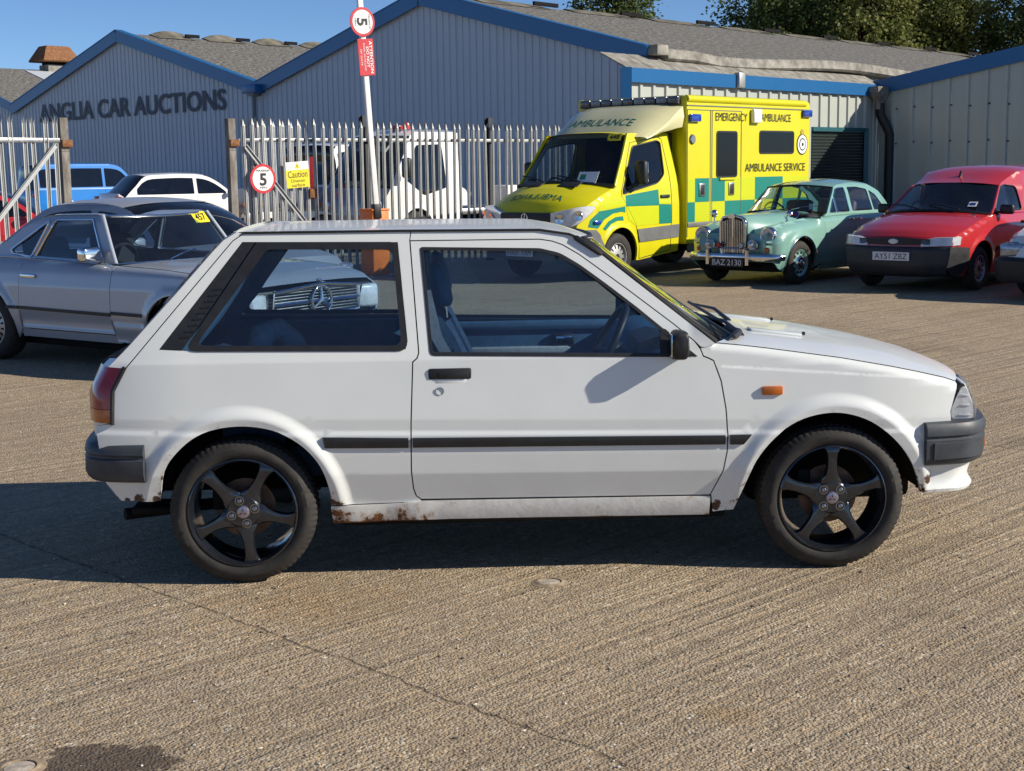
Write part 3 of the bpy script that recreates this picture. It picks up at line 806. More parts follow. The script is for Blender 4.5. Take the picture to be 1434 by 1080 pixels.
_pz = np.array([.05, .20, .31, .421, .50, .535, .572, .588, .632, .87, .905, 1.40])
_pw = np.array([.700, .722, .742, .776, .785, .786, .7865, .780, .782, .762, .752, .596])
def _zn(x, z): return z + np.interp(z, [.2, .42, .545, .63, .80, .9], [0, .0115, .015, .022, .01, 0]) * x
def _prof(zz, wing):
    f = lambda q: np.interp(q, _pz, _pw)
    if wing is not None:
        ext = lambda q: np.where(q < .87, np.interp(q, _pz, _pw), .762 - (q - .87) * .085)
        f = lambda q: (1 - wing) * np.interp(q, _pz, _pw) + wing * ext(q)
    e = .0035
    return (f(zz - e) + 2 * f(zz) + f(zz + e)) / 4
def car_w(x, z):
    x = np.asarray(x, float); z = np.asarray(z, float)
    wing = np.clip((x - .60) / .12, 0, 1)
    w = _prof(_zn(x, z), wing)
    w = w - .07 * np.clip((x - 1.25) / .5, 0, 1.3) ** 2 - .05 * np.clip((-1.35 - x) / .45, 0, 1.3) ** 2
    for cx in (-1.166, 1.166):
        r = np.hypot((x - cx) * np.where(np.abs(x - cx) > 0, 1.05, 1), z - .262)
        t = np.clip((.454 - r) / .055, 0, 1); t = t * t * (3 - 2 * t)
        w = w + .019 * t * np.clip((z - .2) / .12, 0, 1) - .006 * np.clip((.40 - r) / .04, 0, 1)
    return w
rows0 = sorted(set(np.round(np.concatenate([np.arange(.21, 1.40, .028)] + [[b - .005, b, b + .005] for b in (.31, .421, .535, .572, .588, .632, .87, .905)]), 4)))
def car_rowf(x, z): return z - (_zn(x, z) - z)
def inset(poly, d):
    P = np.array(poly, float); n = len(P)
    ar = sum(P[i, 0] * P[(i + 1) % n, 1] - P[(i + 1) % n, 0] * P[i, 1] for i in range(n)); sg = 1 if ar > 0 else -1
    out = []
    for i in range(n):
        a = P[i] - P[i - 1]; b = P[(i + 1) % n] - P[i]
        na = np.array([-a[1], a[0]]) / (np.linalg.norm(a) + 1e-12); nb = np.array([-b[1], b[0]]) / (np.linalg.norm(b) + 1e-12)
        m = na + nb; m = m / (np.linalg.norm(m) + 1e-12); c = max(.4, float(m @ na))
        out.append(tuple(P[i] + sg * m * d / c))
    return out

B_seam = [(-.494, 1.328), (-.467, .900), (-.474, .880), (-.491, .866), (-.503, .625), (-.506, .438), (-.500, .365), (-.49, .332), (-.47, .316)]
F_frame = [(-.494, 1.328), (.016, 1.326), (.065, 1.318), (.105, 1.304), (.171, 1.265), (.344, 1.137), (.535, .99), (.612, .925), (.634, .895)]
D_seam = [(.634, .895), (.645, .866), (.665, .858), (.685, .848), (.714, .767), (.732, .66), (.739, .56), (.737, .49), (.724, .41), (.678, .306)]
qwin = [(-1.147, 1.333), (-.541, 1.323), (-.509, .945), (-.517, .915), (-.556, .907), (-1.333, .922), (-1.466, .930)]
qrub = roundpoly([(-1.090, 1.332), (-.543, 1.324), (-.507, .908), (-1.372, .922)], [.012, .03, .04, .05])
qglass = roundpoly([(-1.052, 1.303), (-.563, 1.294), (-.533, .928), (-1.328, .942)], [.02, .03, .035, .04])
rarch = spline([(-1.483, .340), (-1.459, .458), (-1.402, .537), (-1.325, .597), (-1.230, .626), (-1.122, .629), (-1.015, .604), (-.921, .545), (-.858, .464), (-.829, .369), (-.827, .30)], 4)
farch = spline([(.775, .241), (.813, .348), (.854, .452), (.924, .54), (1.013, .603), (1.113, .631), (1.207, .629), (1.305, .595), (1.395, .528), (1.465, .443), (1.513, .344), (1.528, .293)], 4)
tail = [(-1.141, 1.366), (-1.184, 1.338), (-1.572, .887), (-1.597, .859)]
quarter = [(-.488, 1.366)] + B_seam + [(-.47, .305), (-.827, .30)] + rarch[::-1][1:] + [(-1.503, .334), (-1.645, .334), (-1.699, .411), (-1.720, .610), (-1.722, .64), (-1.653, .649), (-1.643, .774), (-1.597, .859)] + tail[::-1][1:]
door = F_frame + D_seam[1:] + [(-.47, .316)] + B_seam[::-1][1:-1]
dwin = roundpoly([(-.455, 1.303), (.015, 1.291), (.094, 1.272), (.171, 1.226), (.276, 1.148), (.39, 1.059), (.494, .972), (.622, .866), (.504, .866), (-.424, .888)], [.012, .01, .02, .02, 0, 0, 0, .004, 0, .02])
wingtop = [(.700, .914), (.80, .904), (.899, .891), (1.195, .847), (1.40, .808), (1.503, .785), (1.62, .756), (1.672, .738)]
wing = D_seam[::-1] + [(.640, .905)] + wingtop + [(1.676, .727), (1.644, .622), (1.649, .572), (1.60, .56), (1.559, .408), (1.575, .315), (1.577, .296), (1.528, .293)] + farch[::-1][1:] + [(.690, .232), (.682, .30)]
wingr = wingtop
def wing_w(x, z):
    w = car_w(x, z)
    d = pdist(x, z, wingr, False); r = .035
    w = w - .003 * np.clip((z - (.823 - .078 * (x - .709))) / .005, 0, 1) * np.clip((1.66 - x) / .1, 0, 1)
    return w - np.where(d < r, r - np.sqrt(np.maximum(r * r - (r - d) ** 2, 0)), 0)

RINGS = [(cx + r / 1.05 * math.cos(a), .262 + r * math.sin(a), cx, .262, .34, .47) for cx in (-1.166, 1.166) for r in np.arange(.345, .475, .0085) for a in np.linspace(R(-12), R(192), 90)]
def both(name, outline, holes, mats, wf=car_w, step=.028, lip=.016, rows=True, off=0., gap=.0, parent=None, bstep=.02, label=None, extra=None):
    out = []
    for s in (-1, 1):
        o2 = inset(outline, gap) if gap else outline
        me = panel_mesh(name, o2, holes, (lambda x, z: wf(x, z) + off), s, mats, step, rows0 if rows else None, car_rowf if rows else None, lip, bstep=bstep, extra=extra)
        o = new_obj(name, me, parent or car)
        if label and s < 0: o['label'] = label
        out.append(o)
    return out

qp = both('quarter_panel', quarter, [qwin], M_arch, gap=.0022, extra=RINGS)
dr = both('door', door, [dwin], M_white, gap=.0028)
WLINE = [(x, .823 - .078 * (x - .709) + d, 99., 99., 0., .1) for x in np.arange(.66, 1.66, .02) for d in (-.006, 0., .005, .012)]
both('front_wing', wing, [], M_arch, wing_w, gap=.0026, extra=RINGS + WLINE)
sillp = [(-.827, .298), (-.819, .225), (-.36, .231), (.0, .229), (.677, .222), (.679, .303), (-.47, .311), (-.555, .303)]
both('sill', sillp, [], M_sill, lambda x, z: .748 - .02 * ((.31 - z) / .09) ** 2 + .004 * np.sin(x * 23) * np.clip((-.35 - x) * 5, 0, 1), gap=.001, rows=False, step=.02, lip=.05, label='rust-eaten white sill')
rail = [(-.488, 1.366), (.02, 1.362), (.134, 1.342), (.184, 1.323), (.40, 1.150), (.697, .913), (.655, .900), (.634, .902)] + F_frame[::-1][1:]
both('roof_rail', rail, [], M_white, gap=.0015, rows=False)
both('window_rubber', qrub, [qglass], M_rubber, rows=False, off=.004, parent=None, step=.03)
vent = [(-1.147, 1.333), (-1.094, 1.332), (-1.376, .926), (-1.466, .930)]
vts = both('pillar_vent', inset(vent, .002), [], M_black, rows=False, off=.001)
for s in (-1, 1):
    mb = MB()
    for i in range(9):
        t = .03 + i * .022; x = -1.385 + t * .70; z = .945 + t * 1.02
        mb.box((x, s * (float(car_w(x, z)) + .002), z), (.038, .005, .006), .001, Matrix.Rotation(R(-8), 4, 'Y'))
    mb.build('vent_slats', M_rubber, vts[0 if s < 0 else 1], 0)
for i, o in enumerate(both('quarter_glass', inset(qglass, -.006), [], M_glass, rows=False, off=-.004, lip=0)): pass
dg = [p for p in dwin]
both('door_glass', inset(roundpoly([(-.455, 1.303), (.015, 1.291), (.094, 1.272), (.171, 1.226), (.276, 1.148), (.39, 1.059), (.500, .966), (.500, .866), (-.424, .888)], 0), -.004), [], M_glass, rows=False, off=-.012, lip=0)
dri = inset(dwin, .0125)
both('window_seal', dwin, [dri], M_rubber, rows=False, off=.002, step=.03, bstep=.02, lip=.02)
both('mirror_sail', [(.478, .978), (.500, .972), (.610, .872), (.605, .868), (.478, .868)], [], M_black, rows=False, off=.001)
# side mouldings
for pts in ([(-.845, .582), (-.838, .539), (-.514, .5335), (-.514, .572)], [(-.497, .572), (-.497, .534), (.728, .519), (.728, .5545)], [(.748, .556), (.748, .518), (.800, .517), (.832, .556)]):
    both('side_moulding', pts, [], M_black, lambda x, z: car_w(x, z) + .013 - .35 * np.abs(_zn(x, z) - .5535) ** 1.2, rows=False, step=.01, lip=.014, bstep=.012)
# inner shell seen through the shut lines
inner = [(-1.60, .84), (-1.15, 1.345), (-.49, 1.345), (.02, 1.342), (.184, 1.305), (.66, .90), (.72, .90), (1.62, .735), (1.60, .60), (1.52, .42), (1.515, .31)] + [(p[0], p[1] + .012) for p in farch[::-1]] + [(.70, .235), (-.82, .235)] + [(p[0], p[1] + .012) for p in rarch[::-1]] + [(-1.64, .345), (-1.69, .42), (-1.66, .62)]
both('inner_shell', inner, [inset(qwin, -.01), inset(dwin, -.01)], M_dark, lambda x, z: car_w(x, z) - .024, rows=False, step=.05, lip=0, bstep=.04)

# ---- roof, bonnet, screens
def lerp_poly(pts, n):
    P = np.array(pts, float); L = np.concatenate([[0], np.cumsum(np.linalg.norm(np.diff(P, axis=0), axis=1))]); t = np.linspace(0, L[-1], n)
    return np.stack([np.interp(t, L, P[:, k]) for k in range(P.shape[1])], 1)
VV = np.concatenate([-np.array([1, .992, .975, .95, .91, .86, .78, .66, .5, .33, .16]), [0], np.array([.16, .33, .5, .66, .78, .86, .91, .95, .975, .992, 1])])
def strip(name, edge, centre, mat, n=40, pw=2.2, parent=car, ywid=None, off=0., thick=0.):
    """surface between the two mirrored edge curves (x, y, z) bowed through a centre curve (x, z)"""
    E = lerp_poly(edge, n); Cc = lerp_poly(centre, n); P = []
    for e, c in zip(E, Cc):
        row = []
        for v in VV:
            k = 1 - abs(v) ** pw
            row.append((e[0] + (c[0] - e[0]) * k, v * e[1], e[2] + (c[1] - e[2]) * k + off))
        P.append(row)
    mb = MB().grid(P, flip=False)
    o = mb.build(name, mat, parent, 60, fix=False)
    return o, P
gy = lambda x, z: float(car_w(x, z))
redge = [(-1.141, gy(-1.141, 1.366) - .001, 1.372), (-.532, gy(-.5, 1.366), 1.371), (.017, gy(0, 1.362), 1.366), (.134, gy(.13, 1.342), 1.348), (.182, gy(.18, 1.323), 1.328)]
rcent = [(-1.225, 1.362), (-1.04, 1.374), (-.55, 1.379), (-.1, 1.375), (.06, 1.366), (.18, 1.344), (.262, 1.316)]
roof, _ = strip('roof', redge, rcent, M_white, 40, 4.5)
for s in (-1, 1):
    g = [(x, s * (y + .004), z - .004) for x, y, z in redge]
    MB().tube([Vector(p) for p in dens(g, .06, False)], .0052, 6).build('gutter_trim', M_rubber, car)
wse = [(.186, gy(.186, 1.322) - .004, 1.322), (.40, gy(.40, 1.150) - .003, 1.150), (.697, gy(.68, .913) - .03, .913)]
wsc = [(.268, 1.312), (.52, 1.12), (.835, .897)]
ws, _ = strip('windscreen', wse, wsc, M_glass, 20, 2.0)
# dark screen surround, both sides and along top and base
for s in (-1, 1):
    MB().tube([Vector((x + .006, s * (y - .006), z + .004)) for x, y, z in dens(wse, .05, False)], .011, 6).build('screen_seal', M_rubber, car)
top = []
for v in VV: k = 1 - abs(v) ** 2; top.append((.186 + (.268 - .186) * k, v * (wse[0][1] - .004), 1.324 + (1.314 - 1.322) * k))
MB().tube(top, .011, 6).build('screen_seal', M_rubber, car)
# rear quarter slot in the front pillar
for s in (-1, 1):
    a = Vector((.150, s * (gy(.15, 1.333) + .004), 1.336)); b = Vector((.262, s * (gy(.25, 1.262) + .004), 1.262))
    MB().tube([a, a.lerp(b, .1), a.lerp(b, .9), b], [.004, .0115, .0115, .004], 8).build('pillar_trim', M_rubber, car)
bedge = [(.702, gy(.72, .90) - .036, .915)] + [(x, float(wing_w(np.array([x]), np.array([z - .002]))[0]) - .0, z + .001) for x, z in wingtop[1:]]
bcent = [(.86, .915), (.93, .915), (1.0, .908), (1.28, .872), (1.48, .835), (1.60, .806), (1.72, .772), (1.79, .742)]
bonnet, BP = strip('bonnet', bedge, bcent, M_white, 36, 2.6)
# swage ribs pressed in the bonnet near the screen
for s in (-1, 1):
    MB().box((1.03, s * .30, .9045), (.22, .09, .010), .004, Matrix.Rotation(R(7.2), 4, 'Y')).build('bonnet_vent', M_white, bonnet)
    MB().box((1.155, s * .30, .894), (.012, .02, .014), .003).build('washer_jet', M_black, bonnet)
# cowl between screen and bonnet, wipers
P = []
for v in VV:
    k = 1 - abs(v) ** 2
    P.append([(.690 + .135 * k, v * .70, .905 - .012 * k), (.72 + .15 * k, v * .705, .892)])
cowl = MB().grid(P).build('cowl', M_black, car, 60, fix=False)
for y0, y1, x0 in ((-.52, .06, .80), (.05, .60, .86)):
    w = thing_part = MB()
    w.tube([(x0 + .05, y0 + .02, .915), (x0 + .03, (y0 + y1) / 2, .945), (x0 - .03, y1, .945)], [.010, .008, .005], 6)
    w.tube([(x0 - .01, y0 - .12, .925), (x0 - .03, (y0 + y1) / 2, .942), (x0 - .035, y1 + .05, .948)], .007, 6)
    w.build('wiper', M_black, car)
MB().tube([(.76, -.66, .912), (.80, -.60, .925), (.83, -.52, .93), (.80, -.40, .94)], [.006, .016, .018, .008], 8).build('wiper', M_black, car)

# tailgate: skin wraps a little onto each flank before turning across the back
tail_out = [(x - d, z + .006) for (x, z), d in zip(lerp_poly(tail, 14), np.interp(np.arange(14), [0, 2, 6, 11, 13], [.030, .040, .045, .058, .070]))]
flank_w = car_w
te = [(x, float(flank_w(np.array([x]), np.array([z]))[0]), z) for x, z in tail_out]
tc = [(x - .022 - .012 * math.sin(PI * i / 13), z + .004) for i, (x, y, z) in enumerate(te)]
tailgate, TP = strip('tailgate', te, tc, M_white, 14, 3.0)
both('tailgate_flank', [tuple(p) for p in lerp_poly(tail, 14)] + tail_out[::-1], [], M_white, flank_w, gap=.002, rows=False, step=.02, bstep=.012, parent=tailgate)
# rear glass: inner part of the tailgate, proud of the skin by its rubber
P = [[tuple(Vector(p) + Vector((-.006, 0, .006))) for p in row[7:-7]] for row in TP[2:9]]
MB().grid(P).build('rear_glass', M_glass_dark, tailgate, 60, fix=False)
# tail panel below the tailgate
P = []
for z, dx in ((.862, 0), (.80, -.03), (.72, -.045), (.62, -.045), (.42, -.03), (.335, .02)):
    row = []
    for v in VV:
        k = 1 - abs(v) ** 7; row.append((-1.64 + dx - .11 * k, v * (.715 if z < .84 else .72), z))
    P.append(row)
MB().grid(P).build('tail_panel', M_white, car, 50, fix=False)
# tail lamps: red above, amber below, wrapping the corner
for s in (-1, 1):
    lampo = None
    for nm, za, zb, mt in (('tail_lamp', .703, .864, M_redlens), ('indicator_lens', .651, .701, M_amber)):
        rings = []
        def edge_x(z): return np.interp(z, [.649, .774, .862], [-1.650, -1.640, -1.592])
        def out_x(z): return np.interp(z, [.649, .774, .866], [-1.722, -1.722, -1.668])
        for z in np.linspace(za, zb, 6):
            wx = gy(-1.62, z)
            e, o = float(edge_x(z)) - .012, float(out_x(z))
            rings.append([(e, s * (wx - .004), z), (o + .02, s * (wx - .012), z), (o, s * (wx - .03), z), (o - .035, s * (wx - .09), z), (o - .055, s * (wx - .30), z), (e, s * (wx - .30), z)])
        ob = MB().loft(rings).build(nm, mt, lampo or car, 40)
        if lampo is None: lampo = ob
    fr = MB()
    pts = [(-1.655, .644), (-1.648, .774), (-1.597, .866)]
    fr.tube([(x, s * (gy(x, z) + .001), z) for x, z in dens(pts, .04, False)], .009, 6)
    fr.build('lamp_bezel', M_rubber, lampo)

# bumpers swept round the corners
def sweep(path, sec, name, mat, parent=car, closed=True, smooth=40):
    """path: (x, y) plan points; sec: (outward offset, z) section"""
    Pp = [Vector((p[0], p[1], 0)) for p in path]; rings = []
    for i, p in enumerate(Pp):
        a = Pp[max(i - 1, 0)]; b = Pp[min(i + 1, len(Pp) - 1)]; t = (b - a).normalized(); n = Vector((t.y, -t.x, 0))
        rings.append([(p.x + n.x * o, p.y + n.y * o, z) for o, z in sec])
    return MB().loft(rings, closed=closed).build(name, mat, parent, smooth)
fpath = spline([(1.530, -.765), (1.62, -.752), (1.71, -.728), (1.775, -.665), (1.815, -.58), (1.852, -.40), (1.872, -.2), (1.88, 0), (1.872, .2), (1.852, .40), (1.815, .58), (1.775, .665), (1.71, .728), (1.62, .752), (1.530, .765)], 3)
fsec = [(-.06, .413), (.002, .408), (.016, .418), (.024, .440), (.026, .512), (.019, .518), (.019, .524), (.028, .530), (.029, .560), (.018, .578), (-.02, .586), (-.06, .586)]
fb = sweep(fpath, fsec, 'front_bumper', M_bumper)
sweep(spline([(1.560, -.761), (1.62, -.752), (1.71, -.728), (1.768, -.675)], 4), [(.020, .432), (.030, .438), (.033, .500), (.020, .506)], 'bumper_end_pad', M_bumper, fb)
MB().box((1.830, -.56, .472), (.03, .10, .042), .006, R(-10)).build('front_indicator', M_amber, car)
MB().box((1.830, .56, .472), (.03, .10, .042), .006, R(10)).build('front_indicator', M_amber, car)
vsec = [(-.05, .43), (-.004, .42), (-.014, .385), (-.026, .346), (-.016, .318), (-.006, .305), (-.010, .292), (-.06, .292)]
sweep([(x * .995 - .002, y * .985) for x, y in fpath[1:-1]], vsec, 'front_valance', M_arch)
rpath = spline([(-1.533, .782), (-1.62, .768), (-1.70, .742), (-1.755, .688), (-1.785, .58), (-1.808, .4), (-1.82, 0), (-1.808, -.4), (-1.785, -.58), (-1.755, -.688), (-1.70, -.742), (-1.62, -.768), (-1.533, -.782)], 3)
rsec = [(-.05, .418), (.004, .418), (.016, .430), (.024, .45), (.022, .505), (.014, .512), (.014, .52), (.022, .528), (.020, .545), (.006, .562), (-.02, .572), (-.05, .60), (-.08, .60)]
rb = sweep(rpath, rsec, 'rear_bumper', M_bumper)
# nose: grille and headlamps
rings = []
MB().box((1.755, 0, .655), (.05, .92, .14), .01).build('grille', M_black, car)
for s in (-1, 1):
    def ring(y, dx, k=1.):
        pts = roundpoly([(1.690, .728), (1.712, .727), (1.752, .630), (1.753, .574), (1.645, .574), (1.641, .622)], [.012, .012, .02, .015, .012, .02], 4)
        c = (1.70, .64); return [(c[0] + (x - c[0]) * k + dx, s * y, c[1] + (z - c[1]) * k) for x, z in pts]
    MB().loft([ring(.685, -.004, 1.0), ring(.695, -.003, 1.0), ring(.701, -.004, .98)]).build('headlamp_bezel', M_rubber, car)
    hb = MB().loft([ring(.40, .07, .9), ring(.60, .035, .9), ring(.697, .004, .88), ring(.706, .004, .82)]).build('headlamp', M_reflector, car, 40)
    MB().loft([ring(.40, .085, .94), ring(.60, .050, .94), ring(.702, .010, .90), ring(.714, .006, .80)]).build('headlamp_lens', M_lens, hb, 40)
    for zz in (.60, .64, .68): MB().box((1.71, s * .708, zz), (.05 - (zz - .6) * .25, .004, .006), .001).build('lens_flute', M_reflector, hb)
# repeaters, handles, locks, mirrors
for s in (-1, 1):
    w = gy(.915, .726)
    MB().box((.915, s * (w + .004), .727), (.082, .020, .036), .007, Matrix.Rotation(R(s * -4), 4, 'X')).build('side_repeater', M_amber, car)
    d = dr[0 if s < 0 else 1]; w = gy(-.348, .815)
    MB().box((-.348, s * (w - .003), .817), (.168, .018, .044), .008).build('door_handle', M_black, d)
    MB().box((-.335, s * (w + .005), .813), (.115, .008, .024), .003).build('handle_paddle', M_rubber, d)
    MB().box((-.345, s * (w - .001), .788), (.125, .008, .020), .003).build('handle_scoop', M_white, d)
    MB().lathe([(0, .006), (.012, .006), (.015, .002), (.016, -.004)], 16, (-.388, s * (gy(-.388, .751)), .751), 'y').build('door_lock', M_steel, d)
    w = gy(.545, .92)
    m = MB()
    m.loft([[(.545 + a * kx, s * (w + y), .918 + b * kz) for a, b in roundpoly([(-.035, -.056), (.022, -.056), (.034, -.03), (.028, .052), (-.02, .058), (-.036, .04)], .012, 3)] for y, kx, kz in ((.012, .75, .85), (.022, 1., 1.), (.085, 1.0, 1.0), (.108, .9, .9), (.115, .7, .7))])
    m.tube([(.555, s * (w - .02), .90), (.55, s * (w + .03), .90)], [.03, .025], 8)
    mo = m.build('door_mirror', M_black, car)
    MB().box((.508, s * (w + .062), .918), (.006, .075, .088), .002).build('mirror_glass', M_chrome, mo)

# ---- wheels
def star_wheel(parent, x, y, z, s, spin, rt=.288, wt=.185, name='wheel', steer=0.):
    """five-spoke alloy: s = +1/-1 outward direction along y"""
    root = bpy.data.objects.new(name, None); COL.objects.link(root); root.parent = parent
    root.location = (x, y, z); root.rotation_euler = (0, 0, steer); root.empty_display_size = .1
    h = wt / 2
    prof = [(.212, h - .012), (.222, h - .004), (.236, h + .002), (.252, h + .001), (.266, h - .008), (.2745, h - .016), (rt - .003, h - .026), (rt, h - .042), (rt, h - .060), (rt - .007, h - .062), (rt - .007, h - .069), (rt + .0005, h - .071), (rt + .0005, 0)]
    prof = prof + [(r, -q) for r, q in prof[::-1][1:]]
    NS = 216
    def tread(i, j):
        k = i if i < len(prof) / 2 else len(prof) - 1 - i
        if k in (5, 6, 7, 8): return -.0035 if (j % 3 == 0) else 0.
        if k in (11, 12): return -.0025 if (j % 3 == 1) else 0.
        if k == 3: return .0012 if (j % 54) in (3, 4, 6, 7, 9, 12, 13, 15, 16, 18) else 0.
        return 0.
    prof = [(r, s * q) for r, q in prof]
    MB().lathe(prof, NS, (0, 0, 0), 'y', ang=tread).build('tyre', M_tyre, root, 30)
    lip = [(.2135, h - .014), (.2145, h - .004), (.209, h - .001), (.205, h - .010), (.199, h - .030), (.194, h - .05), (.188, -.03), (.188, -h + .02), (.21, -h + .015)]
    rim = MB().lathe([(r, s * q) for r, q in lip], 72, (0, 0, 0), 'y').build('rim', M_alloy, root, 40)
    def P(r, a, q): return (r * math.cos(a), s * q, r * math.sin(a))
    for k in range(5):
        a0 = spin + k * 2 * PI / 5; rings = []
        for r, hw, q, th in ((.040, .035, h - .025, .03), (.060, .043, h - .023, .03), (.074, .037, h - .021, .028), (.092, .028, h - .019, .026), (.120, .0215, h - .017, .024), (.150, .0205, h - .016, .022), (.176, .023, h - .016, .022), (.194, .031, h - .017, .024), (.206, .048, h - .021, .026)):
            sec = []
            for u, d in ((-1.0, -th), (-1.0, -.008), (-.80, -.001), (-.35, .001), (.35, .001), (.80, -.001), (1.0, -.008), (1.0, -th)):
                an = hw * u; c, sn = math.cos(a0), math.sin(a0)
                sec.append((r * c - an * sn, s * (q + d), r * sn + an * c))
            rings.append(sec)
        MB().loft(rings).build('spoke', M_alloy, root, 38)
    MB().lathe([(0, s * (h - .018)), (.060, s * (h - .019)), (.068, s * (h - .026)), (.07, s * (h - .06))], 40, (0, 0, 0), 'y').build('hub', M_alloy, root)
    cap = MB().lathe([(0, s * (h - .009)), (.016, s * (h - .009)), (.023, s * (h - .011)), (.026, s * (h - .016)), (.026, s * (h - .022))], 28, (0, 0, 0), 'y').build('centre_cap', M_cap, root)
    for an in (R(90), R(210), R(330)):
        MB().tube([(0.004 * math.cos(an), s * (h - .008), .004 * math.sin(an)), (.015 * math.cos(an), s * (h - .0085), .015 * math.sin(an))], .0022, 6).build('cap_emblem', M_alloy, cap)
    for k in range(4):
        a = spin + PI / 4 + k * PI / 2
        mb = MB().lathe([(.0145, s * (h - .0155)), (.0185, s * (h - .0155)), (.0185, s * (h - .022))], 16, (.047 * math.cos(a), 0, .047 * math.sin(a)), 'y')
        mb.lathe([(0, s * (h - .013)), (.006, s * (h - .011)), (.0105, s * (h - .013)), (.0115, s * (h - .022))], 6, (.047 * math.cos(a), 0, .047 * math.sin(a)), 'y')
        mb.build('wheel_nut', M_nut, root, 20)
    MB().lathe([(.03, s * -.01), (.118, s * -.01), (.118, s * -.022), (.03, s * -.022)], 40, (0, 0, 0), 'y', closed=True).build('brake_disc', M_disc, root)
    MB().box((-.10, s * -.016, .05), (.055, .06, .11), .01).build('brake_caliper', M_dark, root)
    return root
M_alloy = simple('black_alloy_lacquer', (.030, .037, .050), .18, metal=.55, spec=.7, coat=.8, var=.2, scale=14)
M_cap = simple('cap_purple_silver', (.42, .38, .45), .3, metal=.8, var=.2, scale=60)
M_nut = simple('wheel_nut_steel', (.30, .30, .31), .3, metal=1)
M_disc = simple('brake_disc_rust', (.16, .10, .07), .5, metal=.5, var=.3, scale=30)
for s in (-1, 1):
    star_wheel(car, -1.166, s * .692, .288, s, R(61), steer=0)
    star_wheel(car, 1.166, s * .692, .288, s, R(90), steer=R(-2.5))
# wheel housings, floor, exhaust
for cx in (-1.166, 1.166):
    for s in (-1, 1):
        P = [[(cx + .372 * math.cos(a) * 1.0, s * y, .265 + .372 * math.sin(a)) for y in (.40, .748)] for a in np.linspace(R(6), R(174), 22)]
        mb = MB().grid(P); mb.prism([(cx + .37 * math.cos(a), .265 + .37 * math.sin(a)) for a in np.linspace(R(6), R(174), 22)], 'y', s * .40, s * .42)
        mb.build('wheel_housing', M_dark, car, 40, fix=False)
MB().box((-.02, 0, .235), (1.55, 1.38, .07), .02).build('floor_pan', M_dark, car)
MB().box((-1.55, 0, .40), (.2, 1.2, .10), .02).build('rear_crossmember', M_dark, car)
MB().tube([(-1.30, -.42, .25), (-1.52, -.52, .25), (-1.66, -.60, .252)], .024, 10).build('exhaust_pipe', M_dark, car)
MB().box((-1.53, -.585, .278), (.18, .16, .03), .008).build('valance_flap', M_dark, car)
MB().box((1.25, 0, .32), (.7, .80, .25), .03).build('engine_undertray', M_dark, car)

# ---- cabin
MB().box((.06, .690, .70), (1.12, .05, .33), .02).build('door_card', M_cabin, car)
MB().box((.06, .672, .845), (1.12, .05, .05), .02).build('door_cap', M_cabin, car)
MB().box((.21, .655, .775), (.11, .02, .062), .008).build('door_pull', M_black, car)
MB().box((.215, .645, .775), (.085, .012, .045), .006).build('door_pull_plate', M_chrome, car)
MB().box((.0, .655, .72), (.5, .06, .05), .02).build('armrest', M_clothl, car)
MB().box((.06, -.695, .70), (1.12, .04, .32), .015).build('door_card', M_cabin, car)
for s in (-1, 1): MB().box((-.98, s * .66, .785), (.86, .07, .22), .02).build('rear_side_trim', M_cabin, car)
for s in (-1, 1): MB().tube([(-.33, s * .70, .87), (-.33, s * .70, .905)], .007, 8).build('lock_button', M_black, car)
dash = [[(x, y, z) for x, z in ((.40, .60), (.385, .72), (.40, .80), (.47, .865), (.56, .885), (.70, .880), (.78, .86), (.78, .60))] for y in (-.68, -.60, .60, .68)]
MB().loft(dash).build('dashboard', M_cabin, car, 50)
MB().loft([[(x, y, z) for x, z in ((.41, .84), (.42, .90), (.50, .925), (.60, .90), (.62, .87))] for y in (-.56, -.54, -.20, -.18)]).build('instrument_binnacle', M_black, car, 50)
Mst = Matrix.Translation((.30, -.36, .86)) @ Matrix.Rotation(R(-62), 4, 'Y')
mb = MB().tube([Mst @ Vector((.19 * math.cos(a), .19 * math.sin(a), 0)) for a in np.linspace(0, 2 * PI, 40, endpoint=False)], .0145, 8, closed=True)
for a in (R(0), R(100), R(-100), R(180)): mb.tube([Mst @ Vector((0, 0, -.03)), Mst @ Vector((.185 * math.cos(a), .185 * math.sin(a), 0))], .011, 6)
mb.tube([Mst @ Vector((0, 0, -.02)), Mst @ Vector((0, 0, -.06))], .05, 12)
mb.tube([Mst @ Vector((0, 0, -.06)), (.46, -.36, .79)], .03, 8)
mb.build('steering_wheel', M_black, car, 50)
